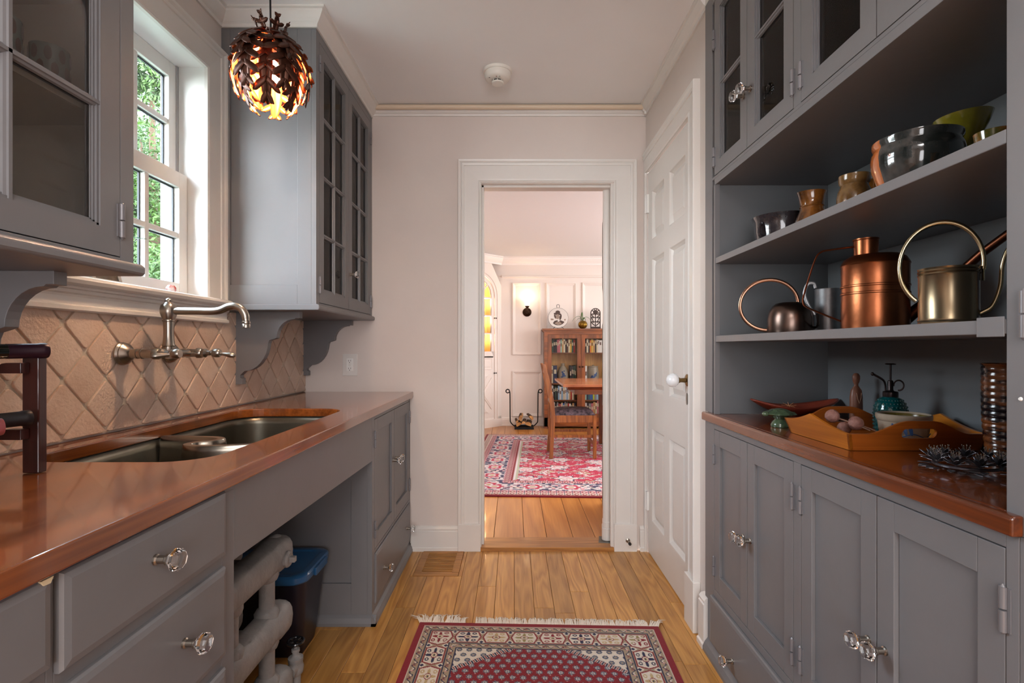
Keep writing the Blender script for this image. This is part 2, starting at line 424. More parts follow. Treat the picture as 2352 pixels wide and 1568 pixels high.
# plinth at the end of the right wall, beside the built-in
mb = MB(); mb.prism([(XR-p[0]*1.0, p[1]) for p in base_prof(0.026, 0.19)], 'Y', 1.90, 1.955); mb.build('baseboard_right', M_trim, kind='structure')

# doorway casing, jambs, threshold  (trim_1)
trim1 = struct_root('trim_1', (0.18, D, 0))
def casing_prof(w, t=0.022):     # across: 0 inner .. w outer ; returns (across, out)
    return [(0, 0), (0, 0.012), (0.006, 0.016), (0.012, 0.012), (0.018, 0.013), (w-0.034, 0.016), (w-0.032, 0.021), (w-0.022, 0.023), (w-0.018, 0.019), (w-0.010, 0.026), (w-0.002, 0.028), (w, 0.024), (w, 0)]
CW = 0.123
def mitred(mbx, prof, path, tofn):
    """sweep a profile (across,out) along a 2D polyline with mitred corners; tofn maps (a,b,out)->3D ; across is to the left of travel"""
    n = len(path); P = [Vector(p) for p in path]; rings = []
    for i in range(n):
        if i == 0: d = (P[1]-P[0]).normalized(); nn = Vector((-d.y, d.x)); k = 1
        elif i == n-1: d = (P[-1]-P[-2]).normalized(); nn = Vector((-d.y, d.x)); k = 1
        else:
            d1, d2 = (P[i]-P[i-1]).normalized(), (P[i+1]-P[i]).normalized()
            n1, n2 = Vector((-d1.y, d1.x)), Vector((-d2.y, d2.x)); nn = (n1+n2).normalized(); k = 1/max(nn.dot(n1), 0.2)
        rings.append([tofn(*(P[i]+nn*a*k), o) for a, o in prof])
    m = len(prof); vs = [p for r in rings for p in r]
    fs = [(i*m+j, i*m+(j+1) % m, (i+1)*m+(j+1) % m, (i+1)*m+j) for i in range(n-1) for j in range(m)]
    fs += [tuple(range(m))[::-1], tuple(range((n-1)*m, n*m))]
    mbx.add(vs, fs)
mb = MB(); mitred(mb, casing_prof(CW), [(OX0, 0.15), (OX0, OZ), (OX1, OZ), (OX1, 0.15)], lambda a, b, o: (a, D-o, b))
cs = mb.build('casing', M_trim, trim1)
for x0, x1 in ((OX0-CW, OX0), (OX1, OX1+CW)):
    B(x0-0.001, x1+0.001, D-0.026, D, 0, 0.15).build('plinth_block', M_trim, trim1, bevel=0.002)
mb = MB()   # jambs with a stop
for x0, x1 in ((OX0-0.02, OX0+0.004), (OX1-0.004, OX1+0.02)): mb.box(x0, x1, D-0.005, D+0.135, 0.0, OZ+0.02)
mb.box(OX0-0.02, OX1+0.02, D-0.005, D+0.135, OZ-0.004, OZ+0.02)
mb.box(OX0+0.004, OX0+0.016, D+0.03, D+0.10, 0.0, OZ-0.004); mb.box(OX0, OX1, D+0.03, D+0.10, OZ-0.016, OZ-0.004)
mb.box(OX1-0.016, OX1-0.004, D+0.0, D+0.02, 0, OZ)
mb.build('jamb', M_trim, trim1, bevel=0.001)
mb = MB(); mb.prism([(D-0.022, 0.0), (D-0.022, 0.008), (D-0.012, 0.018), (D+0.13, 0.022), (D+0.13, 0.0)], 'X', OX0-0.012, OX1+0.02)
mb.build('threshold', wood('threshold_oak', '#8a5524', '#b37a3c', 'X', rough=0.35, coat=0.1, objrand=0), trim1)
# dining-room side casing
mb = MB(); mitred(mb, casing_prof(CW), [(OX0, 0.0), (OX0, OZ), (OX1+0.02, OZ), (OX1+0.02, 0.0)], lambda a, b, o: (a, D+0.13+o, b))
mb.build('casing', M_trim, trim1)

# crown moulding
def crown_prof(s=0.05, h=0.062): return [(0, 0), (0.008, 0), (0.010, 0.012), (0.018, 0.018), (s*0.55, h*0.45), (s*0.8, h*0.72), (s*0.82, h*0.84), (s, h*0.88), (s, h), (0, h)]
mb = MB()
mitred(mb, [(a, o) for a, o in crown_prof()], [(-0.785, D), (-0.785, 2.03), (XL, 2.03), (XL, -0.6)], lambda a, b, o: (a, b, H-0.062+o))
mb.build('trim_2', M_trim, kind='structure')
mb = MB(); mitred(mb, crown_prof(0.04, 0.055), [(XR, 1.925), (XR, D)], lambda a, b, o: (a, b, H-0.055+o)); mb.build('trim_3', M_trim, kind='structure')
mb = MB(); mb.prism([(D-a, H-0.052+o*0.72) for a, o in crown_prof(0.03, 0.05)], 'X', -0.785, XR); mb.build('trim_4', M_trim, kind='structure')
rod = mb = MB(); mb.tube([(-0.80, D-0.036, H-0.016), (XR-0.005, D-0.036, H-0.016)], 0.0135, 14)
o = mb.build('trim_5', mat('cream_pipe_paint', '#d8c4ac', 0.4), smooth=True, kind='structure')
mb = MB(); mb.ball((XR-0.012, D-0.036, H-0.028), 0.016); mb.tube([(XR-0.012, D-0.036, H-0.03), (XR-0.012, D-0.036, H-0.055)], [0.012, 0.006], 10); mb.build('pipe_cap', M_trim, o, smooth=True)

# ------------------------------------------------------------ window_1
win = struct_root('window_1', (XL, 1.54, 1.30))
WY0, WY1, WZ0, WZ1 = 1.16, 1.92, 1.305, 2.168
mb = MB(); mitred(mb, casing_prof(0.112), [(WY1, WZ0), (WY1, WZ1), (WY0, WZ1), (WY0, WZ0)][::-1], lambda a, b, o: (XL+o, a, b))
mb.build('casing', M_trim, win)
mb = MB()   # jamb liner
mb.box(-1.31, XL, WY0-0.02, WY0, WZ0-0.02, WZ1+0.02); mb.box(-1.31, XL, WY1, WY1+0.02, WZ0-0.02, WZ1+0.02)
mb.box(-1.31, XL, WY0, WY1, WZ1, WZ1+0.02); mb.box(-1.36, -1.17, WY0, WY1, WZ0-0.022, WZ0-0.004)
mb.build('jamb', M_white, win)
mb = MB()
for yy in (WY1-0.012, WY0): mb.box(-1.262, -1.256, yy, yy+0.012, WZ0, WZ1); mb.box(-1.31, -1.29, yy, yy+0.012, WZ0, WZ1)
mb.build('sash_track', mat('sash_track_grey', '#a9a9aa', 0.5), win)
mb = MB()   # stool and apron
mb.prism([(XL-0.09, 1.277), (XL+0.040, 1.277), (XL+0.046, 1.283), (XL+0.050, 1.292), (XL+0.046, 1.300), (XL+0.038, 1.304), (XL-0.09, 1.304)], 'Y', 1.055, 2.05)
mb.build('stool', M_trim, win)
mb = MB(); mb.prism([(XL, 1.277), (XL+0.036, 1.277), (XL+0.034, 1.270), (XL+0.028, 1.268), (XL+0.026, 1.260), (XL+0.020, 1.256), (XL+0.018, 1.250), (XL+0.018, 1.230), (XL+0.026, 1.226), (XL+0.026, 1.216), (XL+0.020, 1.212), (XL, 1.212)], 'Y', 1.06, 2.04)
mb.build('apron', M_trim, win)
def sash(name, x0, x1, z0, z1, top, bot, ncol, nrow, st=0.045):
    g = MB(); y0, y1 = WY0+0.004, WY1-0.004
    g.box(x0, x1, y0, y0+st, z0, z1); g.box(x0, x1, y1-st, y1, z0, z1)
    g.box(x0, x1, y0+st, y1-st, z0, z0+bot); g.box(x0, x1, y0+st, y1-st, z1-top, z1)
    s = g.build(name, M_white, win, bevel=0.0015)
    mw = 0.02; iw = (y1-y0-2*st-(ncol-1)*mw)/ncol; ih = (z1-z0-top-bot-(nrow-1)*mw)/nrow
    for c in range(1, ncol):
        yy = y0+st+c*(iw+mw)-mw; B(x0+0.003, x1-0.003, yy, yy+mw, z0+bot, z1-top).build('muntin', M_white, s, bevel=0.003)
    for r in range(1, nrow):
        z_ = z0+bot+r*(ih+mw)-mw; B(x0+0.004, x1-0.004, y0+st, y1-st, z_, z_+mw).build('muntin', M_white, s, bevel=0.003)
    for c in range(ncol):
        for r in range(nrow):
            ya, za = y0+st+c*(iw+mw), z0+bot+r*(ih+mw); xm = (x0+x1)/2
            B(xm-0.003, xm+0.003, ya, ya+iw, za, za+ih).build('pane', M_wpane, s)
            e = 0.004; gk = MB()
            gk.box(xm-0.010, xm-0.004, ya, ya+e, za, za+ih); gk.box(xm-0.010, xm-0.004, ya+iw-e, ya+iw, za, za+ih)
            gk.box(xm-0.010, xm-0.004, ya, ya+iw, za, za+e); gk.box(xm-0.010, xm-0.004, ya, ya+iw, za+ih-e, za+ih)
            gk.build('gasket', M_gasket, s)
sash('lower_sash', -1.254, -1.222, 1.307, 1.758, 0.055, 0.046, 4, 2)
sash('upper_sash', -1.290, -1.260, 1.730, 2.166, 0.055, 0.050, 4, 2)
mb = MB(); mb.box(-1.345, -1.325, WY1+0.03, WY1+0.11, 1.25, 2.25); mb.box(-1.345, -1.325, WY0-0.11, WY0-0.03, 1.25, 2.25); mb.box(-1.362, -1.335, WY0, WY1, 2.17, 2.25)
mb.build('outer_frame', M_white, win)

# ------------------------------------------------------------ door_1 (six panels, right wall)
DX = XR+0.004
door1 = struct_root('door_1', (DX, 2.45, 0))
y0, y1, zt, zb = 2.115, 2.795, 2.068, 0.008
ys = [(2.19, 2.42), (2.50, 2.72)]
zs = [(0.195, 0.69), (0.885, 1.59), (1.69, 1.95)]
g = MB(); xo, xi = DX, DX+0.036
for a, b in ((y0, ys[0][0]), (ys[0][1], ys[1][0]), (ys[1][1], y1)): g.box(xo, xi, a, b, zb, zt)
for ya, yb in ys:
    zprev = zb
    for za, z_ in zs: g.box(xo, xi, ya, yb, zprev, za); zprev = z_
    g.box(xo, xi, ya, yb, zprev, zt)
g.build('door_frame', M_trim, door1, bevel=0.0)
def raised(mbx, tofn, a0, a1, b0, b1, depth=0.012, mould=0.014, field=0.03):
    """moulded recess with a raised field; out = -depth.. relative to the face"""
    rs = [(0, 0), (0.004, -0.001), (mould*0.5, -depth*0.45), (mould, -depth), (mould+0.002, -depth), (mould+field, -depth*0.35), (mould+field+0.001, -depth*0.30)]
    vs = []; 
    for ins, o in rs: vs += [tofn(a0+ins, b0+ins, o), tofn(a1-ins, b0+ins, o), tofn(a1-ins, b1-ins, o), tofn(a0+ins, b1-ins, o)]
    fs = [(r*4+k, r*4+(k+1) % 4, (r+1)*4+(k+1) % 4, (r+1)*4+k) for r in range(len(rs)-1) for k in range(4)]
    k = (len(rs)-1)*4; fs.append((k, k+1, k+2, k+3)); mbx.add(vs, fs)
for ya, yb in ys:
    for za, zb_ in zs:
        g = MB(); raised(g, lambda a, b, o: (DX-o, a, b), ya, yb, za, zb_, 0.018, 0.016, 0.028); g.build('panel', M_trim, door1)
B(DX+0.036, DX+0.04, y0, y1, zb, zt).build('door_back', M_trim, door1)
for z_ in (0.285, 1.90):   # butt hinges
    g = MB(); g.tube([(XR-0.006, 2.801, z_-0.05), (XR-0.006, 2.801, z_+0.05)], 0.007, 10)
    g.box(XR-0.008, XR+0.004, 2.78, 2.80, z_-0.05, z_+0.05); g.build('hinge', M_white, door1, smooth=True)
g = MB(); kp = (DX, 2.165, 0.98)
g.lathe([(0.0, 0), (0.026, 0), (0.026, 0.002), (0.021, 0.006), (0.010, 0.008), (0.009, 0.030), (0.012, 0.034), (0.012, 0.038)], kp, '-X', 20)
g.mi = 1; g.lathe([(0.012, 0.038), (0.020, 0.042), (0.028, 0.052), (0.030, 0.062), (0.027, 0.074), (0.018, 0.084), (0.008, 0.088), (0, 0.089)], kp, '-X', 24)
g.build('knob', [mat('aged_brass', '#8a7048', 0.3, metal=1.0), mat('porcelain', '#e9eaec', 0.08, coat=0.6)], door1, smooth=True, label='white porcelain knob on a brass stem')
g = MB(); g.prism([(2.165-0.009, 0.90), (2.165-0.007, 0.918), (2.165, 0.926), (2.165+0.007, 0.918), (2.165+0.009, 0.90), (2.165+0.006, 0.882), (2.165, 0.876), (2.165-0.006, 0.882)], 'X', DX-0.003, DX)
g.build('keyhole_plate', mat('tarnished_nickel', '#77716a', 0.3, metal=1.0), door1)
# casing of door_1
tr = struct_root('trim_6', (XR, 2.0, 0))
mb = MB(); mitred(mb, casing_prof(0.10, 0.02), [(2.105, 0.2), (2.105, 2.072), (2.803, 2.072)], lambda a, b, o: (XR-o, 0, 0) if False else (XR-o, a, b))
mb.build('casing', M_trim, tr)
B(XR-0.03, XR, 2.0, 2.106, 0, 0.2).build('plinth_block', M_trim, tr, bevel=0.003)
B(XR-0.014, XR, 2.803, 2.828, 0, 2.17).build('casing_edge', M_trim, tr, bevel=0.002)

# ------------------------------------------------------------ door_2, swung open into the dining room
door2 = struct_root('door_2', (0.53, D+0.09, 0.02)); WL[door2.name] = Vector((0, 0, 0)); 
door2.rotation_euler = (0, 0, math.radians(-10.3))
g = MB(); prof = [(0.022*math.cos(t), -0.022*math.sin(t)) for t in np.linspace(0, PI, 9)]
poly = [(0.022, 0.0)]+[(0.022*math.cos(t), -0.020*math.sin(t)) for t in np.linspace(0.1, PI-0.1, 8)]+[(-0.022, 0.0), (-0.022, 0.70), (0.022, 0.70)]
g.prism(poly, 'Z', 0.012, 2.0); g.build('door_leaf', M_trim, door2)
g = MB(); g.prism([(p[0]*1.25, p[1]*1.3) for p in poly[:-2]]+[(-0.028, 0.06), (0.028, 0.06)], 'Z', 0.004, 0.075)
g.prism([(p[0]*1.1, p[1]*1.15) for p in poly[:-2]]+[(-0.025, 0.05), (0.025, 0.05)], 'Z', 0.075, 0.11)
g.build('pivot_shoe', M_trim, door2, bevel=0.003)
g = MB(); g.box(-0.045, 0.05, -0.045, 0.05, -0.004, 0.003); g.build('pivot_plate', mat('grey_floor_plate', '#6d6a64', 0.45, metal=0.7), door2, bevel=0.001)
for zc, h_ in ((0.35, 0.5), (1.0, 0.6), (1.65, 0.5)):
    g = MB(); raised(g, lambda a, b, o: (-0.0225-0.006+0-o*0-(-o) if False else -0.0222+(-o)*0.2-0.004, a, b), 0.12, 0.6, zc-h_/2+0.05, zc+h_/2-0.05, 0.012); g.build('panel', M_trim, door2)

# ------------------------------------------------------------ cabinet building blocks
def knob_mesh():
    g = MB()
    g.lathe([(0, 0), (0.0085, 0), (0.0085, 0.003), (0.0065, 0.005), (0.0065, 0.016), (0.0085, 0.018), (0.0085, 0.021)], (0, 0, 0), 'X', 16)
    g.mi = 1
    g.lathe([(0.0075, 0.021), (0.0115, 0.0245), (0.0175, 0.031), (0.0180, 0.036), (0.0130, 0.0425), (0.0, 0.0435)], (0, 0, 0), 'X', 8)
    return g.mesh('knob', [M_nickel, M_knob])
KNOB = knob_mesh()
def hinge_mesh():
    g = MB(); g.tube([(0.003, 0, -0.033), (0.003, 0, -0.0015)], 0.0052, 10); g.tube([(0.003, 0, 0.0015), (0.003, 0, 0.033)], 0.0052, 10)
    g.tube([(0.003, 0, 0.033), (0.003, 0, 0.037)], [0.0035, 0.001], 8); g.tube([(0.003, 0, -0.037), (0.003, 0, -0.033)], [0.001, 0.0035], 8)
    g.box(-0.0005, 0.0018, -0.010, 0.010, -0.032, 0.032); return g.mesh('hinge', M_hinge, smooth=True)
HINGE = hinge_mesh()
def knob(parent, X, sx, y, z): return put('knob', KNOB, parent, (X, y, z), (0, 0, 0 if sx > 0 else PI))
def hinge(parent, X, sx, y, z): return put('hinge', HINGE, parent, (X, y, z), (0, 0, 0 if sx > 0 else PI))
def shaker(parent, X, sx, y0, y1, z0, z1, st=0.05, tr=0.055, br=0.06, m=None, t=0.02, rec=0.009):
    m = m or M_grey; xb = X-sx*t; g = MB()
    g.box(X, xb, y0, y0+st, z0, z1); g.box(X, xb, y1-st, y1, z0, z1)
    g.box(X, xb, y0+st, y1-st, z0, z0+br); g.box(X, xb, y0+st, y1-st, z1-tr, z1)
    g.box(X-sx*rec, xb, y0+st, y1-st, z0+br, z1-tr)
    return g.build('door', m, parent, org=(X, (y0+y1)/2, z0), bevel=0.0012)
def glazed(parent, X, sx, y0, y1, z0, z1, st=0.048, tr=0.05, br=0.05, cols=2, rows=4, mw=0.018, m=None, t=0.02):
    m = m or M_grey; xb = X-sx*t; g = MB()
    g.box(X, xb, y0, y0+st, z0, z1); g.box(X, xb, y1-st, y1, z0, z1)
    g.box(X, xb, y0+st, y1-st, z0, z0+br); g.box(X, xb, y0+st, y1-st, z1-tr, z1)
    ya, yb, za, zb_ = y0+st, y1-st, z0+br, z1-tr
    # moulded inner edge
    for k, (w_, d_) in enumerate(((0.005, 0.003), (0.009, 0.007), (0.012, 0.010))):
        xa = X-sx*d_
        g.box(xa, xb, ya, ya+w_, za, zb_); g.box(xa, xb, yb-w_, yb, za, zb_); g.box(xa, xb, ya, yb, za, za+w_); g.box(xa, xb, ya, yb, zb_-w_, zb_)
    d = g.build('door', m, parent, org=(X, (y0+y1)/2, z0))
    iw = (yb-ya-(cols-1)*mw)/cols; ih = (zb_-za-(rows-1)*mw)/rows
    def mprof(c, w_): return [(X-sx*0.001, c-0.003), (X-sx*0.001, c+0.003), (X-sx*0.004, c+0.004), (X-sx*0.006, c+w_*0.42), (X-sx*0.010, c+w_/2), (xb, c+w_/2), (xb, c-w_/2), (X-sx*0.010, c-w_/2), (X-sx*0.006, c-w_*0.42), (X-sx*0.004, c-0.004)]
    for c in range(1, cols):
        yy = ya+c*(iw+mw)-mw/2; g = MB(); g.prism(mprof(yy, mw), 'Z', za, zb_); g.build('muntin', m, d)
    for r in range(1, rows):
        z_ = za+r*(ih+mw)-mw/2; g = MB(); g.prism(mprof(z_, mw), 'Y', ya, yb); g.build('muntin', m, d)
    xm = X-sx*0.013
    for c in range(cols):
        for r in range(rows):
            a, b = ya+c*(iw+mw), za+r*(ih+mw); B(xm-0.0012, xm+0.0012, a, a+iw, b, b+ih).build('pane', M_pane, d)
    return d
def bracket_poly(w_=0.275, h_=0.30, n=8):
    """profile in (out, z) with the corner at (0,0) top, going out and down"""
    p = [(0, 0), (w_, 0), (w_, -0.026), (w_-0.016, -0.026)]
    for i in range(n+1):        # upper S
        t = i/n; a = t*PI/2
        p.append((w_-0.020-0.075*math.sin(a), -0.030-0.078*(1-math.cos(a))))
    p += [(w_-0.105, -0.112), (w_-0.125, -0.118), (w_-0.130, -0.130)]
    for i in range(1, n+1):
        t = i/n; a = t*PI/2
        p.append((w_-0.130-0.085*(1-math.cos(a))-0.012*t, -0.130-0.115*math.sin(a)))
    p += [(0.030, -0.262), (0.030, -0.272), (0.038, -0.276), (0.038, -0.300), (0, -0.300)]
    return p
def bracket(parent, y0, y1, ztop, base, sx=1):
    g = MB(); g.prism([(base+sx*a, ztop+b) for a, b in bracket_poly()], 'Y', y0, y1)
    return g.build('bracket', M_grey, parent, bevel=0.001)

# ------------------------------------------------------------ left counter and base cabinets
ZC = 0.875
XF = -0.572
# countertop with sink cut-out
SX0, SX1, SY0, SY1 = -1.075, -0.665, 1.09, 2.04
hole = roundrect(SX0, SX1, SY0, SY1, 0.10, 8)
def slab_with_hole(outer, hole, z0, z1):
    import bmesh
    bm = bmesh.new()
    ov = [bm.verts.new((*p, z1)) for p in outer]; hv = [bm.verts.new((*p, z1)) for p in hole]
    es = [bm.edges.new((ov[i], ov[(i+1) % len(ov)])) for i in range(len(ov))]+[bm.edges.new((hv[i], hv[(i+1) % len(hv)])) for i in range(len(hv))]
    bmesh.ops.triangle_fill(bm, use_beauty=True, edges=es)
    r = bmesh.ops.extrude_face_region(bm, geom=bm.faces[:])
    for v in r['geom']:
        if isinstance(v, bmesh.types.BMVert): v.co.z = z0
    bmesh.ops.recalc_face_normals(bm, faces=bm.faces[:])
    return bm
def counter_slab(name, outer, hole, z0, z1, m, org, bev, **kw):
    bm = slab_with_hole(outer, hole, z0, z1) if hole else None
    me = bpy.data.meshes.new(name)
    import bmesh
    bmesh.ops.translate(bm, verts=bm.verts[:], vec=(-org[0], -org[1], -org[2])); bm.to_mesh(me); bm.free()
    me.materials.append(m); o = put(name, me, None, org)
    b = o.modifiers.new('bevel', 'BEVEL'); b.width = bev; b.segments = 3; b.limit_method = 'ANGLE'; b.angle_limit = math.radians(50)
    return setp(o, **kw)
counter_slab('countertop', [(XL+0.002, -0.55), (-0.555, -0.55), (-0.555, D-0.001), (XL+0.002, D-0.001)], hole, ZC-0.032, ZC, M_mahog, (-0.86, 1.1, ZC-0.032), 0.0035,
             label='glossy reddish wood countertop with the sink cut into it, under the window', cat='countertop')
# sink
sk = thing('sink', 'undermounted grey metal double-bowl sink with an S-shaped divider', 'sink', ((SX0+SX1)/2, (SY0+SY1)/2, 0.62))
g = MB(); rings = []
for z_, gr in ((ZC-0.0335, 0.004), (ZC-0.06, 0.004), (ZC-0.20, -0.004), (ZC-0.238, -0.012), (ZC-0.252, -0.035)):
    rings.append([(x_, y_, z_) for x_, y_ in roundrect(SX0-gr, SX1+gr, SY0-gr, SY1+gr, 0.10+gr*0.8, 8)])
n_ = len(rings[0]); vs = [p for r in rings for p in r]
fs = [(r*n_+k, (r+1)*n_+k, (r+1)*n_+(k+1) % n_, r*n_+(k+1) % n_) for r in range(len(rings)-1) for k in range(n_)]
fs.append(tuple(range((len(rings)-1)*n_, len(rings)*n_)))
g.add(vs, fs)
o = g.build('basin', M_steel, sk, smooth=True); md = o.modifiers.new('solid', 'SOLIDIFY'); md.thickness = 0.002; md.offset = 1
# divider: S curve in plan
cv = spline([(SX0+0.004, 1.565, 0), (-1.02, 1.560, 0), (-0.955, 1.552, 0), (-0.905, 1.545, 0), (-0.868, 1.522, 0), (-0.875, 1.487, 0), (-0.908, 1.462, 0), (-0.913, 1.430, 0), (-0.875, 1.408, 0), (-0.81, 1.412, 0), (-0.74, 1.435, 0), (SX1-0.004, 1.462, 0)], 6)
g = MB(); vs = []; zt_ = ZC-0.026
for i, p in enumerate(cv):
    a = cv[max(i-1, 0)]; b = cv[min(i+1, len(cv)-1)]; t = (b-a).normalized(); nn = Vector((-t.y, t.x, 0))
    for off, z_ in ((-0.022, ZC-0.25), (-0.013, zt_-0.016), (-0.011, zt_-0.003), (-0.009, zt_), (0.009, zt_), (0.011, zt_-0.003), (0.013, zt_-0.016), (0.022, ZC-0.25)):
        q = p+nn*off; vs.append((q.x, q.y, z_))
k = 8; fs = [(i*k+j, (i+1)*k+j, (i+1)*k+j+1, i*k+j+1) for i in range(len(cv)-1) for j in range(k-1)]
g.add(vs, fs); g.build('divider', M_steell, sk, smooth=True)
for yc in (1.26, 1.80):
    g = MB(); g.lathe([(0, 0), (0.035, 0), (0.045, 0.002), (0.045, 0.004), (0.028, 0.003), (0.020, 0.001), (0, 0.001)], ((SX0+SX1)/2, yc, ZC-0.2515), 'Z', 24); g.build('drain', M_steell, sk, smooth=True)

# drawer cabinets left of the sink
dc = thing('drawer_cabinet', 'grey drawer cabinet nearest the camera on the left, two columns of drawers', 'cabinet', (-0.87, 0.25, 0))
g = MB(); YC0, YC1 = -0.5, 1.047
g.box(XF-0.02, XF, YC0, YC1, ZC-0.045, ZC-0.034); g.box(XF-0.02, XF, YC0, YC1, 0.03, 0.07)
for a, b in ((YC0, -0.1), (0.6255, 0.636), (1.003, YC1)): g.box(XF-0.02, XF, a, b, 0.07, ZC-0.045)
for z_ in (0.702, 0.505, 0.290): g.box(XF-0.02, XF, 0.636, 1.003, z_-0.013, z_+0.013)
for z_ in (0.716, 0.52, 0.30): g.box(XF-0.02, XF, -0.1, 0.6255, z_-0.013, z_+0.013)
g.build('face_frame', M_grey, dc, bevel=0.001)
g = MB(); g.box(XL, XF-0.02, YC1-0.02, YC1, 0, ZC-0.034); g.box(XL, XF-0.02, YC0, YC0+0.02, 0, ZC-0.034); g.box(XL, XF-0.02, YC0+0.02, YC1-0.02, 0.05, 0.07)
g.build('side_panel', M_grey, dc, bevel=0.001)
def drawer(parent, X, sx, y0, y1, z0, z1, knobs, t=0.012, **kw):
    g = MB(); e = 0.006; xa, xb = X-sx*0.012, X+sx*t
    vs = []
    for x_, i_ in ((xa, 0), (X+sx*(t-0.006), 0), (X+sx*(t-0.002), 0.003), (xb, 0.012)):
        vs += [(x_, y0+i_, z0+i_), (x_, y1-i_, z0+i_), (x_, y1-i_, z1-i_), (x_, y0+i_, z1-i_)]
    fs = [(r*4+k, r*4+(k+1) % 4, (r+1)*4+(k+1) % 4, (r+1)*4+k) for r in range(3) for k in range(4)]+[(12, 13, 14, 15), (3, 2, 1, 0)]
    if sx < 0: fs = [f[::-1] for f in fs]
    g.add(vs, fs); d = g.build('drawer', M_grey, parent, org=(X, (y0+y1)/2, z0)); setp(d, **kw)
    for ky, kz in knobs: knob(d, xb, sx, ky, kz)
    return d
drawer(dc, XF, 1, 0.637, 1.002, 0.712, 0.838, [(0.80, 0.787)])
drawer(dc, XF, 1, 0.637, 1.002, 0.517, 0.691, [(0.87, 0.616)])
drawer(dc, XF, 1, 0.637, 1.002, 0.302, 0.494, [(0.82, 0.40)])
drawer(dc, XF, 1, 0.637, 1.002, 0.080, 0.279, [(0.82, 0.18)])
d = drawer(dc, XF, 1, 0.05, 0.624, 0.727, 0.841, [(0.33, 0.785)], label='drawer front with a chipped top corner')
g = MB(); g.prism([(0.606, 0.8405), (0.610, 0.834), (0.619, 0.8335), (0.623, 0.8405)], 'X', XF+0.0085, XF+0.0125); g.build('paint_chip', mat('bare_wood_chip', '#d8c7a4', 0.7), d)
drawer(dc, XF, 1, 0.05, 0.624, 0.535, 0.704, [(0.33, 0.62)]); drawer(dc, XF, 1, 0.05, 0.624, 0.315, 0.507, [(0.33, 0.41)])
# apron under the sink
g = MB(); g.prism([(1.047, 0.684), (2.067, 0.660), (2.067, ZC-0.034), (1.047, ZC-0.034)], 'X', XF-0.02, XF)
g.build('sink_apron', M_grey, None, org=(XF-0.01, 1.55, 0.67), bevel=0.001, label='long grey apron board below the counter, in front of the sink', cat='panel')
# corner base cabinet
cc = thing('base_cabinet', 'grey base cabinet in the far left corner, two narrow doors over one drawer', 'cabinet', (-0.87, 2.45, 0))
g = MB(); a0, a1 = 2.068, D-0.002
g.box(XF-0.02, XF, a0, 2.103, 0.0, ZC-0.034); g.box(XF-0.02, XF, 2.800, a1, 0.0, ZC-0.034)
g.box(XF-0.02, XF, 2.103, 2.800, 0.824, ZC-0.034); g.box(XF-0.02, XF, 2.103, 2.800, 0.274, 0.286); g.box(XF-0.02, XF, 2.103, 2.800, 0, 0.062)
g.build('face_frame', M_grey, cc, bevel=0.001)
g = MB(); yf = a0   # framed end panel that faces the knee space
g.box(XL, XF-0.02, yf+0.012, yf+0.022, 0, ZC-0.034); g.box(XF-0.085, XF-0.02, yf, yf+0.012, 0, ZC-0.034); g.box(XL, XL+0.07, yf, yf+0.012, 0, ZC-0.034)
g.box(XL+0.07, XF-0.085, yf, yf+0.012, 0, 0.164); g.box(XL+0.07, XF-0.085, yf, yf+0.012, 0.585, ZC-0.034)
g.build('side_panel', M_grey, cc, bevel=0.0012)
d = shaker(cc, XF, 1, 2.105, 2.4495, 0.289, 0.822, 0.048); hinge(d, XF, 1, 2.105, 0.74); hinge(d, XF, 1, 2.105, 0.37); knob(d, XF, 1, 2.425, 0.585)
d = shaker(cc, XF, 1, 2.4525, 2.798, 0.289, 0.822, 0.048); hinge(d, XF, 1, 2.798, 0.74); hinge(d, XF, 1, 2.798, 0.37); knob(d, XF, 1, 2.478, 0.585)
drawer(cc, XF, 1, 2.105, 2.798, 0.066, 0.271, [(2.22, 0.165), (2.70, 0.165)], t=0.008)
g = MB(); g.prism([(XF, 0), (XF+0.018, 0), (XF+0.018, 0.012), (XF+0.010, 0.03), (XF, 0.04)], 'Y', a0-0.018, a1)
g.prism([(a0, 0), (a0-0.018, 0), (a0-0.018, 0.012), (a0-0.010, 0.03), (a0, 0.04)], 'X', XL, XF+0.018); g.build('shoe_moulding', M_grey, cc)

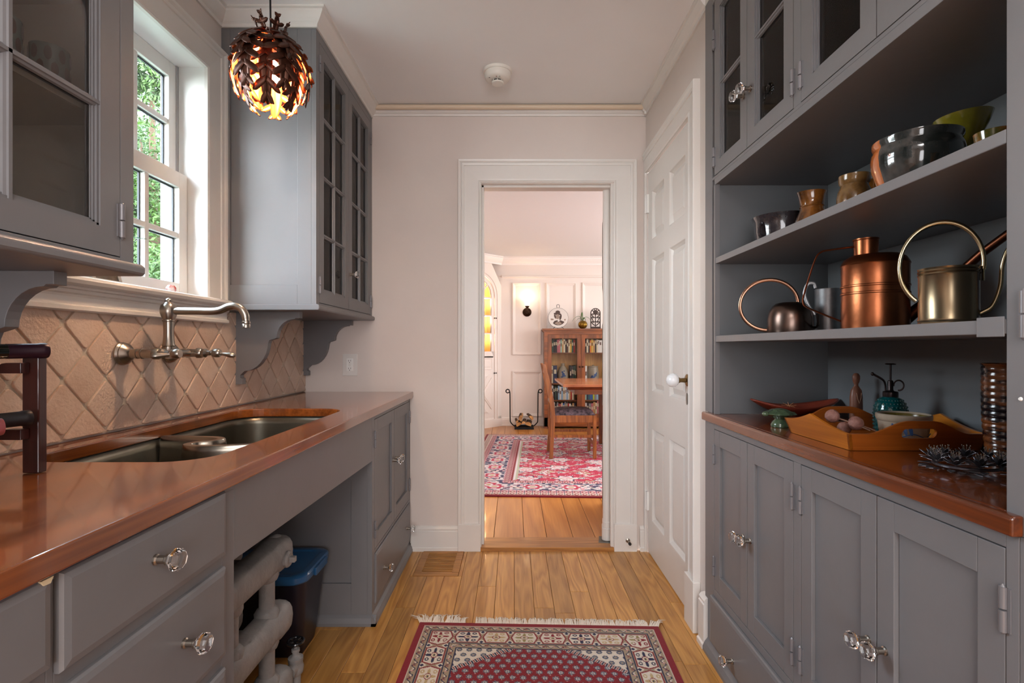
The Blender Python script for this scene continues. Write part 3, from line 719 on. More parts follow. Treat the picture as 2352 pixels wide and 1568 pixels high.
# wall-hung upper cabinets, left
def upper_left(name_label, y0, y1, ys_doors, near):
    X = -0.783; zb_, zt_ = 1.290, 2.384
    u = thing('wall_cabinet', name_label, 'cabinet', (-0.97, (y0+y1)/2, zb_-0.02))
    g = MB(); t = 0.016
    g.box(XL, XL+0.01, y0+t, y1-t, zb_, zt_); g.box(XL, X-0.02, y0+t, y1-t, zb_, zb_+t); g.box(XL, X-0.02, y0+t, y1-t, zt_-t, zt_)
    g.box(XL, X-0.02, y1-t, y1, zb_, zt_)
    if near: g.box(XL, X-0.02, y0, y0+t, zb_, zt_)
    g.build('carcass', M_cup, u)
    for z_ in (1.585, 1.83, 2.07):
        g = MB(); g.box(XL+0.01, X-0.035, y0+t, y1-t, z_-0.016, z_); g.mi = 1; g.box(X-0.0352, X-0.033, y0+t, y1-t, z_-0.016, z_); g.build('shelf', [M_cup, mat('shelf_edge_cream', '#b5a898', 0.5)], u)
    g = MB(); e0, e1 = ys_doors[0][0], ys_doors[-1][1]
    g.box(X-0.02, X, y0, e0-0.002, zb_, zt_); g.box(X-0.02, X, e1+0.002, y1, zb_, zt_); g.box(X-0.02, X, e0-0.002, e1+0.002, 2.348, zt_)
    g.box(X-0.02, X, e0-0.002, e1+0.002, zb_, zb_+0.007)
    g.build('face_frame', M_grey, u, bevel=0.001)
    g = MB()     # bottom board with a rounded nose
    xs = X+0.016; pr = [(XL, zb_-0.006), (XL, zb_-0.024), (xs-0.004, zb_-0.024), (xs, zb_-0.018), (xs, zb_-0.006), (xs-0.006, zb_), (XL, zb_)]
    g.prism(pr, 'Y', y0-(0.012 if not near else 0), y1+(0.012 if near else 0)); g.build('bottom_board', M_grey, u, bevel=0.003)
    for (a, b) in ys_doors: glazed(u, X, 1, a, b, 1.299, 2.346, cols=2, rows=4)
    return u
ul = upper_left('grey glass-fronted wall cabinet over the near end of the left counter', -0.35, 1.055, [(0.135, 0.575), (0.578, 1.018)], True)
dds = [c for c in ul.children if c.name.startswith('door')]
hinge(dds[1], -0.783, 1, 1.020, 1.370); hinge(dds[1], -0.783, 1, 1.020, 2.22); knob(dds[1], -0.783, 1, 0.60, 1.45)
bracket(ul, 0.985, 1.015, 1.266, XL, 1)
ur = upper_left('grey glass-fronted wall cabinet in the far left corner, with a flat panelled end', 2.03, D-0.002, [(2.064, 2.428), (2.431, 2.797)], False)
dds = [c for c in ur.children if c.name.startswith('door')]
hinge(dds[0], -0.783, 1, 2.063, 1.37); hinge(dds[0], -0.783, 1, 2.063, 2.26); hinge(dds[1], -0.783, 1, 2.798, 1.37); hinge(dds[1], -0.783, 1, 2.798, 2.26); knob(dds[1], -0.783, 1, 2.452, 1.467)
g = MB(); yf = 2.03; X = -0.783; zb_, zt_ = 1.290, 2.384      # panelled end
g.box(XL, XL+0.035, yf, yf+0.016, zb_, zt_); g.box(X-0.075, X-0.02, yf, yf+0.016, zb_, zt_); g.box(XL+0.035, X-0.075, yf, yf+0.016, zb_, 1.367)
g.box(XL+0.035, X-0.075, yf, yf+0.016, 2.31, zt_); g.box(XL+0.035, X-0.075, yf+0.007, yf+0.016, 1.367, 2.31); g.build('end_panel', M_grey, ur, bevel=0.0012)
bracket(ur, 2.115, 2.145, 1.266, XL, 1); bracket(ur, 2.795, 2.825, 1.266, XL, 1)

# ------------------------------------------------------------ right built-in: base, open shelves, glass uppers
XG = 0.72; YE = 1.858; YN = 0.749; XBK = 1.14
rb = thing('base_cabinet', 'long grey base cabinet under the right-hand counter, four panelled doors over drawers', 'cabinet', (0.93, 1.2, 0))
g = MB(); T = XG+0.02
g.box(XG, T, 1.839, 1.925, 0, 0.848); g.box(XG, T, 1.285, 1.318, 0.052, 0.226); g.box(XG, T, 1.285, 1.318, 0.252, 0.826); g.box(XG, T, YN-0.0199, YN, 0, 0.848)
g.box(XG, T, YN, 1.839, 0.826, 0.848); g.box(XG, T, YN, 1.839, 0.226, 0.252); g.box(XG, T, YN, 1.839, 0, 0.052)
g.build('face_frame', M_grey, rb, bevel=0.001)
g = MB(); g.box(T, XBK, 1.88, 1.90, 0, 0.848); g.box(T, XBK, YN-0.0199, YN, 0, 0.848); g.box(T, XBK, YN, 1.88, 0.20, 0.22); g.box(XBK-0.01, XBK, YN, 1.88, 0, 0.848)
g.build('carcass', M_greyin, rb)
sp = [(1.582, 1.837, 'a'), (1.320, 1.579, 'b'), (1.018, 1.283, 'a'), (0.7505, 1.015, 'b')]
zk = [0.545, 0.545, 0.50, 0.50]
for (a, b, k), z_ in zip(sp, zk):
    d = shaker(rb, XG, -1, a, b, 0.254, 0.824, 0.045, 0.055, 0.06)
    hy = b if k == 'a' else a
    for hz in (0.735, 0.335): hinge(d, XG, -1, hy, hz)
    knob(d, XG, -1, (a+0.022) if k == 'a' else (b-0.022), z_ if False else (0.525 if k == 'a' else 0.53))
drawer(rb, XG, -1, 1.320, 1.855, 0.056, 0.224, [(1.655, 0.105), (1.45, 0.105)]); drawer(rb, XG, -1, 0.7505, 1.283, 0.056, 0.224, [(1.10, 0.105), (0.9, 0.105)])
g = MB(); g.prism([(XG, 0), (XG-0.020, 0), (XG-0.020, 0.012), (XG-0.012, 0.030), (XG, 0.045)], 'Y', 0.73, 1.925); g.build('shoe_moulding', M_grey, rb)
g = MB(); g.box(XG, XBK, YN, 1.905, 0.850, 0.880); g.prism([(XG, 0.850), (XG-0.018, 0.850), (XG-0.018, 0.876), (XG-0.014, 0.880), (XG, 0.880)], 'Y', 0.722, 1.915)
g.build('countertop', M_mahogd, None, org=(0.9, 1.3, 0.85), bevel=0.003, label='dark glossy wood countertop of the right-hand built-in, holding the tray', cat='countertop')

hu = thing('shelving_unit', 'grey built-in hutch on the right with two open shelves and glass doors above', 'cabinet', (0.93, 1.2, 0.88))
g = MB(); g.box(XG, T, YE, 1.925, 0.880, 2.40); g.build('stile', M_grey, hu, bevel=0.001)
g = MB(); g.box(T, XBK, 1.838, YE, 0.8805, 1.711); g.mi = 1; g.box(T, XBK, 1.838, YE, 1.711, 2.40); g.build('side_panel', [M_greyin, M_cup], hu)
g = MB(); g.box(XBK-0.012, XBK, YN, 1.838, 0.8805, 1.711); g.mi = 1; g.box(XBK-0.012, XBK, YN, 1.838, 1.711, 2.40); g.build('back_panel', [M_greyin, M_cup], hu)
g = MB(); g.box(XG-0.002, 0.735, 1.826, 1.838, 0.8805, 1.70); g.build('scribe_strip', M_grey, hu)
# the near pilaster, full height
pil = thing('pilaster', 'tall grey post cut by the right edge of the picture, beside the hutch', 'post', (0.93, 0.62, 0))
g = MB(); g.box(XG, XBK, 0.45, 0.7285, 0.0, 0.849); g.box(XG, XBK, 0.45, 0.7485, 0.8495, 2.40)
g.build('post', M_grey, pil, bevel=0.0012)
hinge(pil, XG, -1, 0.7195, 1.165)
g = MB(); g.lathe([(0, 0), (0.003, 0), (0.002, 0.002), (0, 0.002)], (XG, 0.727, 1.045), '-X', 10); g.build('nail_head', M_white, pil)
for i, (z0, z1, lab) in enumerate(((1.138, 1.160, 'lower'), (1.417, 1.438, 'upper'))):
    g = MB(); g.box(XG, XBK-0.012, YN, 1.838, z0, z1); g.build('shelf', M_grey, hu, bevel=0.0015)
g = MB(); g.box(XG-0.002, XG+0.0, YN+.001, 0.795, 1.134, 1.164); g.build('shelf_patch', M_grey, hu, bevel=0.001)
g = MB(); g.box(XG, XBK-0.012, YN, 1.838, 1.700, 1.722); g.build('upper_floor', M_grey, hu, bevel=0.001)
g = MB(); g.box(XG, T, YN, YE, 2.36, 2.40); g.box(XG, T, 1.285, 1.318, 1.732, 2.36)
g.box(XG, T, 0.749, YE, 1.722, 1.732)
g.build('face_frame', M_grey, hu, bevel=0.001)
for z_ in (2.04,):
    g = MB(); g.box(T+0.012, XBK-0.012, YN, 1.838, z_-0.020, z_); g.mi = 1; g.box(T+0.010, T+0.0122, YN, 1.838, z_-0.020, z_); g.build('inner_shelf', [M_cup, mat('shelf_edge_cream', '#b5a898', 0.5)], hu)
for (a, b, k) in sp:
    d = glazed(hu, XG, -1, a, b, 1.734, 2.358, st=0.046, br=0.045, tr=0.045, cols=1, rows=2)
    hy = b if k == 'a' else a
    for hz in (1.80, 2.22): hinge(d, XG, -1, hy, hz)
    knob(d, XG, -1, (a+0.022) if k == 'a' else (b-0.022), 1.905)
g = MB(); g.box(XG-0.0, XBK+0.2, 0.30, 1.925, 2.40, H); g.build('soffit', M_trim, None, org=(0.9, 1.2, 2.40), kind='structure').name = 'trim_7'

# ------------------------------------------------------------ wall outlet, smoke detector, floor vent, doorstop
ot = thing('wall_outlet', 'white duplex outlet with plate, low on the far wall above the counter', 'outlet', (-0.904, D, 1.022))
g = MB(); g.box(-0.945, -0.863, D-0.006, D, 0.962, 1.083); g.build('plate', M_trim, ot, bevel=0.0025)
g = MB(); g.box(-0.922, -0.886, D-0.0085, D-0.006, 0.988, 1.058); g.build('socket_face', M_white, ot, bevel=0.001)
M_slot = mat('dark_slot', '#2a2624', 0.6)
for zc in (1.044, 1.002):
    g = MB(); g.box(-0.911, -0.909, D-0.0089, D-0.0084, zc-0.003, zc+0.006); g.box(-0.900, -0.898, D-0.0089, D-0.0084, zc-0.002, zc+0.006)
    g.lathe([(0, 0), (0.0024, 0), (0.0024, 0.0004), (0, 0.0004)], (-0.9045, D-0.0085, zc-0.008), '-Y', 8); g.build('socket_slots', M_slot, ot)
for k in (-1, 1):
    g = MB(); g.box(-0.911, -0.897, D-0.0098, D-0.0084, 1.023+k*0.0045-0.0025, 1.023+k*0.0045+0.0025); g.build('button', M_trim, ot)
    g = MB(); g.lathe([(0, 0), (0.003, 0), (0.0025, 0.001), (0, 0.001)], (-0.904, D-0.006, 1.0225+k*0.047), '-Y', 10); g.build('screw', M_trim, ot)
sd = thing('smoke_detector', 'round white smoke detector on the ceiling, with a red and a green light', 'smoke detector', (-0.078, 2.46, H))
M_plas = mat('cream_plastic', '#e6e1d8', 0.4)
g = MB(); g.lathe([(0, 0), (0.070, 0), (0.070, 0.006), (0.067, 0.012), (0.0645, 0.013)], (-0.078, 2.46, H), '-Z', 40); g.build('mounting_ring', M_plas, sd, smooth=True)
g = MB(); g.lathe([(0.0, 0.012), (0.0625, 0.012), (0.063, 0.026), (0.058, 0.040), (0.050, 0.046), (0.030, 0.047), (0, 0.047)], (-0.078, 2.46, H), '-Z', 40); g.build('housing', M_plas, sd, smooth=True)
g = MB(); g.lathe([(0, 0.056), (0.030, 0.056), (0.030, 0.060), (0.027, 0.063), (0, 0.063)], (-0.078, 2.46, H), '-Z', 32)
for a in range(0, 360, 45): g.box(-0.078+0.026*math.cos(math.radians(a))-0.0015, -0.078+0.026*math.cos(math.radians(a))+0.0015, 2.46+0.026*math.sin(math.radians(a))-0.003, 2.46+0.026*math.sin(math.radians(a))+0.003, H-0.058, H-0.046)
g.build('sensor_cage', M_plas, sd, smooth=True)
g = MB(); g.lathe([(0, 0.0465), (0.021, 0.0465), (0.021, 0.057), (0, 0.057)], (-0.078, 2.46, H), '-Z', 20); g.build('sensor_core', M_slot, sd)
for dx_, c_ in ((-0.004, '#8a1f1a'), (0.012, '#1f6a34')):
    g = MB(); g.ball((-0.078+dx_, 2.46-0.043, H-0.0475), 0.0022, 8, 5); g.build('indicator_light', mat('ind'+c_, c_, 0.3), sd)
g = MB(); g.box(-0.118, -0.112, 2.428, 2.431, H-0.0478, H-0.0468); g.build('side_slot', M_slot, sd)
fv = thing('floor_vent', 'wooden louvred floor vent set flush in the oak floor by the far wall', 'vent', (-0.383, 2.655, 0))
g = MB(); v0, v1, w0, w1 = -0.494, -0.273, 2.506, 2.822; fw = 0.035
g.box(v0, v1, w0, w0+fw, -0.008, 0.003); g.box(v0, v1, w1-fw, w1, -0.008, 0.003); g.box(v0, v0+fw, w0+fw, w1-fw, -0.008, 0.003); g.box(v1-fw, v1, w0+fw, w1-fw, -0.008, 0.003)
g.build('frame', M_oakv, fv, bevel=0.0015)
g = MB(); g.box(v0+fw, v1-fw, w0+fw, w1-fw, -0.0075, -0.0065); g.build('duct', M_slot, fv)
for i in range(13):
    yy = w0+fw+0.008+i*(w1-w0-2*fw-0.016)/12; g = MB(); g.box(v0+fw, v1-fw, yy-0.0045, yy+0.0045, -0.006, 0.001); g.build('slat', M_oakv, fv)
ds = thing('doorstop', 'small metal doorstop with a black tip on the doorway plinth block', 'doorstop', (0.625, D-0.026, 0.062))
g = MB(); g.lathe([(0, 0), (0.012, 0), (0.012, 0.003), (0.005, 0.006), (0.0045, 0.045)], (0.625, D-0.026, 0.062), '-Y', 14); g.build('rod', M_nickel, ds, smooth=True)
g = MB(); g.lathe([(0, 0.044), (0.008, 0.044), (0.008, 0.054), (0.006, 0.057), (0, 0.057)], (0.625, D-0.026, 0.062), '-Y', 14); g.build('tip', mat('black_rubber', '#26201d', 0.6), ds, smooth=True)

# ------------------------------------------------------------ dining room beyond the doorway
FZ = 0.02; DH = 2.385; DY0, DY1 = D+0.13, 7.20; DXL, DXR = -0.80, 3.0
M_dwall = mat('dining_wall_paint', '#e6ddd6', 0.5, var=0.02, vscale=3)
M_dceil = mat('dining_ceiling_paint', '#dcdedf', 0.7)
MB().box(DXL-0.1, DXR+0.1, DY1, DY1+0.1, 0, DH+0.1).build('wall_dining_far', M_dwall, kind='structure')
MB().box(DXL-0.1, DXL, DY0, DY1, 0, DH+0.1).build('wall_dining_left', M_dwall, kind='structure')
MB().box(DXR, DXR+0.1, DY0, DY1, 0, DH+0.1).build('wall_dining_right', M_dwall, kind='structure')
MB().box(1.63, DXR+0.1, D, DY0, 0, DH+0.1).build('wall_dining_near', M_dwall, kind='structure')
MB().box(DXL-0.1, DXR+0.1, DY0, DY1+0.1, DH, DH+0.1).build('ceiling', M_dceil, kind='structure')
fl2 = struct_root('floor', (0, 0, 0))
MB().box(DXL, DXR, DY0-0.02, DY1, -0.05, FZ-0.006).build('subfloor', M_gap, fl2)
xs = [DXL, -0.62, -0.44, -0.285, -0.115, 0.060, 0.192, 0.345, 0.473, 0.63, 0.80, 0.95, 1.12, 1.28, 1.45, 1.63, 1.8, 1.97, 2.13, 2.3, 2.5, 2.68, 2.84, DXR]
random.seed(5)
for a, b in zip(xs[:-1], xs[1:]):
    yb = random.uniform(5.0, 6.3)
    plank(a, b-0.0015, DY0-0.001, yb, FZ, fl2, M_pine); plank(a, b-0.0015, yb, DY1, FZ, fl2, M_pine)
# panelled far wall: rails, panel mouldings
def frame_mould(x0, x1, z0, z1, yw, m=M_dwall, name='wall_moulding', wd=0.045, dp=0.022):
    g = MB(); rs = [(0, 0), (0.003, dp), (0.014, dp), (0.020, dp*0.6), (wd-0.008, dp*0.3), (wd-0.006, dp*0.15), (wd, 0)]
    vs = []
    for i_, o in rs: vs += [(x0+i_, yw-o, z0+i_), (x1-i_, yw-o, z0+i_), (x1-i_, yw-o, z1-i_), (x0+i_, yw-o, z1-i_)]
    fs = [(r*4+k, r*4+(k+1) % 4, (r+1)*4+(k+1) % 4, (r+1)*4+k) for r in range(len(rs)-1) for k in range(4)]
    g.add(vs, fs); return g
tp = struct_root('trim_8', (0.2, DY1, 0))
frame_mould(-0.02, 0.385, 1.015, 2.03, DY1).build('panel_moulding', M_dwall, tp)
frame_mould(-0.02, 0.40, 0.15, 0.79, DY1).build('panel_moulding', M_dwall, tp)
frame_mould(0.455, 0.88, 1.10, 2.03, DY1).build('panel_moulding', M_dwall, tp)
frame_mould(0.96, 1.40, 1.10, 2.03, DY1).build('panel_moulding', M_dwall, tp)
frame_mould(1.48, 1.92, 1.10, 2.03, DY1).build('panel_moulding', M_dwall, tp)
g = MB(); g.prism([(DY1, 2.10), (DY1-0.022, 2.104), (DY1-0.022, 2.118), (DY1-0.010, 2.125), (DY1-0.006, 2.14), (DY1, 2.142)], 'X', -0.17, DXR); g.build('top_rail', M_dwall, tp)
g = MB(); g.prism([(DY1-a, b+FZ) for a, b in base_prof(0.018, 0.12)], 'X', -0.17, DXR); g.build('baseboard_dining_far', M_dwall, kind='structure')
g = MB(); mitred(g, [(a*1.7, o*1.75) for a, o in crown_prof()], [(DXR, DY1), (-0.176, DY1), (-0.766, 6.61)][::-1], lambda a, b, o: (a, b, DH-0.1085+o)) if False else mitred(g, [(-a*1.7, o*1.75) for a, o in crown_prof()], [(-0.80, 6.576), (-0.176, DY1), (DXR, DY1)], lambda a, b, o: (a, b, DH-0.1085+o))
g.build('trim_9', mat('crown_white', '#efeae6', 0.4), kind='structure')

# corner cabinet, face turned 45 degrees
ccab = thing('corner_cabinet', 'white built-in corner cupboard with a lit arched glass door', 'cabinet', (-0.176, DY1, FZ), rotz=math.radians(225))
WL[ccab.name] = Vector((0, 0, 0))
W_ = 0.835; M_cw = M_dwall
def arch_outline(r, cx, zs, z0, n=14):   # open path right foot -> over -> left foot
    return [(cx-r, z0)]+[(cx-r*math.cos(PI*i/n), zs+r*math.sin(PI*i/n)) for i in range(n+1)]+[(cx+r, z0)]
cxm, rr, zs = W_/2, 0.233, 1.80
g = MB()
top = DH-FZ
def prismLy(mbx, poly, y0_, y1_): mbx.prism(poly, 'Y', y0_, y1_)
ap = arch_outline(rr+0.035, cxm, zs, 0.14)
# surround with arched opening: quads between the arch and an outer rectangle
outer = []
for (px_, pz_) in ap:
    if pz_ <= 0.1401: outer.append((0.0 if px_ < cxm else W_, 0.0))
    elif px_ <= cxm-rr*0.75: outer.append((0.0, pz_ if pz_ < 2.1 else top))
    elif px_ >= cxm+rr*0.75: outer.append((W_, pz_ if pz_ < 2.1 else top))
    else: outer.append((px_, top))
n_ = len(ap)
vs = [(p[0], 0.0, p[1]) for p in ap]+[(p[0], 0.0, p[1]) for p in outer]+[(p[0], -0.03, p[1]) for p in ap]
fs = [(i, i+1, n_+i+1, n_+i) for i in range(n_-1)]+[(i+1, i, 2*n_+i, 2*n_+i+1) for i in range(n_-1)]
g.add(vs, fs); g.add([(0, 0, 0), (W_, 0, 0), (W_, 0, 0.14), (0, 0, 0.14)], [(0, 1, 2, 3)])
g.box(0, W_, -0.0, 0.02, 0, 0.11); g.build('surround', M_cw, ccab)
# arched casing moulding
g = MB(); k_ = [(0, 0), (0.004, 0.016), (0.018, 0.020), (0.026, 0.012), (0.045, 0.010), (0.050, 0.022), (0.062, 0.022), (0.066, 0)]
mitred(g, k_, arch_outline(rr+0.045, cxm, zs, 0.11, 20)[::1], lambda a, b, o: (a, o, b)) ; g.build('arch_casing', M_cw, ccab)
# upper door: arched frame, muntins, panes
g = MB(); A = arch_outline(rr+0.033, cxm, zs, 0.98, 20); Bq = arch_outline(rr-0.008, cxm, zs, 1.045, 20); n_ = len(A)
vs = [(p[0], 0.006, p[1]) for p in A]+[(p[0], 0.006, p[1]) for p in Bq]+[(p[0], -0.02, p[1]) for p in Bq]
fs = [(i, i+1, n_+i+1, n_+i) for i in range(n_-1)]+[(n_+i, n_+i+1, 2*n_+i+1, 2*n_+i) for i in range(n_-1)]
g.add(vs, fs); g.box(cxm-rr-0.033, cxm+rr+0.033, -0.02, 0.006, 0.98, 1.045)
ud = g.build('door', M_cw, ccab)
for z_ in (1.29, 1.535, 1.78): B(cxm-rr, cxm+rr, -0.016, 0.004, z_-0.009, z_+0.009).build('muntin', M_cw, ud)
g = MB(); g.box(cxm-0.008, cxm+0.008, -0.016, 0.004, 1.045, zs+rr)
for a in (45, 135):
    ca, sa = math.cos(math.radians(a)), math.sin(math.radians(a)); nx, nz = -sa*0.008, ca*0.008
    g.prism([(cxm+nx, zs-0.02+nz), (cxm-nx, zs-0.02-nz), (cxm+rr*ca-nx, zs+rr*sa-nz), (cxm+rr*ca+nx, zs+rr*sa+nz)], 'Y', -0.014, 0.003)
g.build('muntin', M_cw, ud)
g = MB(); g.prism(arch_outline(rr-0.004, cxm, zs, 1.04, 16), 'Y', -0.010, -0.008); g.build('pane', M_pane, ud)
for xk in (0.118, 0.148):
    g = MB(); g.lathe([(0, 0), (0.004, 0), (0.004, 0.012), (0.009, 0.016), (0.009, 0.022), (0, 0.026)], (xk, 0.006, 1.505), 'Y', 12); g.build('knob', M_black, ud, smooth=True)
# interior: lit amber niche, shelves
M_amber = mat('amber_niche_paint', '#e2b878', 0.6)
g = MB(); wp = [(cxm-rr-0.03, 0.02), (cxm-rr-0.03, -0.10), (cxm-0.12, -0.30), (cxm+0.12, -0.30), (cxm+rr+0.03, -0.10), (cxm+rr+0.03, 0.02)]
vs = [(p[0], p[1]-0.025, z_) for z_ in (1.0, 2.1) for p in wp]; n_ = 6
fs = [(i+1, i, n_+i, n_+i+1) for i in range(n_-1)]+[tuple(range(n_))[::-1], tuple(range(n_, 2*n_))]
g.add(vs, fs); g.build('niche', M_amber, ccab)
for z_ in (1.29, 1.535, 1.78): MB().prism([(p[0]*0.995+cxm*0.005, p[1]-0.03) for p in wp], 'Z', z_-0.007, z_+0.007).build('shelf', M_cw, ccab)
# lower doors: small raised panel and a cross-buck
g = MB(); g.box(cxm-rr-0.033, cxm+rr+0.033, -0.015, 0.004, 0.14, 0.96); ld = g.build('door', M_cw, ccab)
def rect_panel(x0, x1, z0, z1): 
    g = MB(); raised(g, lambda a, b, o: (a, 0.0045+0.010+o if False else 0.012+o, b), x0, x1, z0, z1, 0.012, 0.012, 0.025); return g
rect_panel(cxm-rr, cxm+rr, 0.80, 0.95).build('panel', M_cw, ld)
xa, xb, za, zb_ = cxm-rr+0.0, cxm+rr, 0.19, 0.74; xm, zm = (xa+xb)/2, (za+zb_)/2; q = 0.035
for tri in ([(xa+q*1.5, zb_-0.01), (xb-q*1.5, zb_-0.01), (xm, zm+q*1.4)], [(xa+q*1.5, za+0.01), (xb-q*1.5, za+0.01), (xm, zm-q*1.4)], [(xa+0.01, za+q*1.6), (xa+0.01, zb_-q*1.6), (xm-q, zm)], [(xb-0.01, za+q*1.6), (xb-0.01, zb_-q*1.6), (xm+q, zm)]):
    cx_, cz_ = sum(p[0] for p in tri)/3, sum(p[1] for p in tri)/3
    g = MB(); vs = []
    for sc_, o in ((1.0, 0.0045), (0.98, 0.014), (0.88, 0.014), (0.72, 0.022)): vs += [(cx_+(p[0]-cx_)*sc_, o, cz_+(p[1]-cz_)*sc_) for p in tri]
    g.add(vs, [(r*3+k, r*3+(k+1) % 3, (r+1)*3+(k+1) % 3, (r+1)*3+k) for r in range(3) for k in range(3)]+[(9, 10, 11)]); g.build('panel', M_cw, ld)
for xk in (0.118, 0.148):
    g = MB(); g.lathe([(0, 0), (0.004, 0), (0.004, 0.012), (0.009, 0.016), (0.009, 0.022), (0, 0.026)], (xk, 0.004, 0.745), 'Y', 12); g.build('knob', M_black, ld, smooth=True)
def ccpos(d, n, z): return (-0.176-0.7071*d+0.7071*n, DY1-0.7071*d-0.7071*n, z+FZ)
lb = light('cupboard_light', 'POINT', ccpos(cxm, -0.06, 1.98), (0, 0, 0), 5.0, (1, 0.66, 0.34), shadow_soft_size=0.02)
for zb__ in (1.73, 1.49, 1.25): light('cupboard_light', 'POINT', ccpos(cxm-0.16, -0.07, zb__), (0, 0, 0), 1.6, (1, 0.66, 0.34), shadow_soft_size=0.015)  # added fill in each lower bay, which the shelves leave dark
M_pot = mat('amber_stoneware', '#a8742e', 0.3, var=0.4, vscale=20)
M_pot2 = mat('brown_stoneware', '#6e4a28', 0.35, var=0.4, vscale=20)
def lathe_thing(name, label, cat, loc, prof, m, n=28, group=None, sx=1, sy=1, fn=None, smooth=True, rot=None):
    g = MB(); g.lathe(prof, (0, 0, 0), 'Z', n, sx, sy, fn); me = g.mesh(name, m, smooth=smooth)
    o = put(name, me, None, loc, rot or (0, 0, 0)); return setp(o, label, cat, group)
lathe_thing('lidded_pot', 'small amber lidded pot on the lowest lit shelf of the corner cupboard', 'pot', ccpos(0.30, -0.13, 1.001), [(0, 0), (0.04, 0), (0.075, 0.03), (0.078, 0.06), (0.05, 0.085), (0.055, 0.09), (0.03, 0.105), (0.008, 0.11), (0.016, 0.12), (0.012, 0.13), (0, 0.132)], M_pot)
lathe_thing('pot', 'round amber pot on the second lit shelf of the corner cupboard', 'pot', ccpos(0.32, -0.14, 1.2975), [(0, 0), (0.05, 0), (0.082, 0.045), (0.085, 0.09), (0.06, 0.13), (0.045, 0.15), (0.05, 0.16), (0.044, 0.16), (0.04, 0.14), (0, 0.13)], M_pot2)
brd = thing('bird_figurine', 'small brown bird figurine on the third lit shelf of the corner cupboard', 'figurine', ccpos(0.275, -0.12, 1.5425)); g = MB()
g.ball((0, 0, 0.065), 0.033, 14, 8, (0.8, 1.2, 1.0)); g.ball((0, -0.012, 0.108), 0.020); g.build('body', M_pot2, brd, org=WL[brd.name]-Vector((0, 0, 0)) if False else None, smooth=True) if False else None
me = g.mesh('body', M_pot2, smooth=True); put('body', me, brd, WL[brd.name])
g = MB(); g.tube([(0, -0.03, 0.106), (0, -0.043, 0.102)], [0.006, 0.001], 8); put('beak', g.mesh('beak', M_pot, smooth=True), brd, WL[brd.name])
g = MB(); g.lathe([(0, 0), (0.028, 0), (0.024, 0.012), (0.006, 0.016), (0.006, 0.035), (0, 0.036)], n=12); put('stand', g.mesh('stand', M_pot, smooth=True), brd, WL[brd.name])
lathe_thing('vase', 'small ochre vase on the top lit shelf of the corner cupboard', 'vase', ccpos(0.36, -0.12, 1.7875), [(0, 0), (0.03, 0), (0.05, 0.05), (0.045, 0.10), (0.022, 0.14), (0.028, 0.17), (0.022, 0.17), (0, 0.10)], M_pot)

# wall sconce
sc = thing('wall_sconce', 'bronze wall sconce with a glowing frosted glass shade on the white panelling', 'lamp', (0.187, DY1, 1.615))
M_bronze = mat('dark_bronze', '#3c2a1e', 0.35, metal=0.9, var=0.3, vscale=30)
g = MB(); g.lathe([(0, 0), (0.062, 0), (0.062, 0.006), (0.05, 0.012), (0.045, 0.018), (0.028, 0.024), (0.022, 0.034), (0, 0.036)], (0.187, DY1, 1.615), '-Y', 28); g.build('back_plate', M_bronze, sc, smooth=True)
g = MB(); g.tube(spline([(0.187, DY1-0.03, 1.615), (0.187, DY1-0.075, 1.60), (0.187, DY1-0.10, 1.63), (0.187, DY1-0.10, 1.665)]), 0.008, 10)
g.lathe([(0, 0), (0.012, 0), (0.022, 0.02), (0.030, 0.028), (0.030, 0.036), (0, 0.036)], (0.187, DY1-0.10, 1.66), 'Z', 20); g.build('arm', M_bronze, sc, smooth=True)
g = MB(); g.lathe([(0.026, 0), (0.034, 0.02), (0.036, 0.05), (0.046, 0.08), (0.052, 0.095), (0.050, 0.095), (0.044, 0.08), (0.034, 0.05), (0.032, 0.02)], (0.187, DY1-0.10, 1.697), 'Z', 28)
g.build('shade', mat('lit_frosted_glass', '#fff0dc', 0.4, emit=(1, 0.78, 0.52), estr=2.4), sc, smooth=True)
light('sconce_bulb', 'POINT', (0.187, DY1-0.10, 1.80), (0, 0, 0), 0.8, (1, 0.68, 0.42), shadow_soft_size=0.03)

# bookcase
M_qoak = wood('quartered_oak', '#4f2810', '#8a4c22', 'Z', rough=0.35, coat=0.2, objrand=0.05, scale=1.0, figure=0.2)
M_qoakx = wood('quartered_oak_rail', '#552b12', '#8f5024', 'X', rough=0.35, coat=0.2, objrand=0.05, figure=0.2)
BX0, BX1, BY, BYB = 0.414, 1.412, 6.93, 7.17; BZT = 1.375
bk = thing('bookcase', 'brown oak bookcase with two glass doors against the panelled dining room wall', 'bookcase', ((BX0+BX1)/2, (BY+BYB)/2, FZ))
g = MB(); g.box(BX0, BX0+0.025, BY+0.02, BYB, FZ, BZT-0.03); g.box(BX1-0.025, BX1, BY+0.02, BYB, FZ, BZT-0.03); g.box(0.90, 0.926, BY+0.04, BYB-0.01, 0.17, BZT-0.03); g.build('side', M_qoak, bk)
MB().box(BX0, BX1, BYB-0.01, BYB, 0.1, BZT-0.03).build('back', wood('pine_back', '#a8773c', '#cf9f5c', 'Z', objrand=0), bk)
g = MB(); g.prism([(BX0-0.022, BZT-0.024), (BX0-0.030, BZT-0.012), (BX0-0.028, BZT), (BX1+0.028, BZT), (BX1+0.030, BZT-0.012), (BX1+0.022, BZT-0.024)], 'Y', BY-0.03, BYB)
g.prism([(BX0-0.008, BZT-0.045), (BX0-0.022, BZT-0.024), (BX1+0.022, BZT-0.024), (BX1+0.008, BZT-0.045)], 'Y', BY-0.01, BYB); g.build('top', M_qoakx, bk)
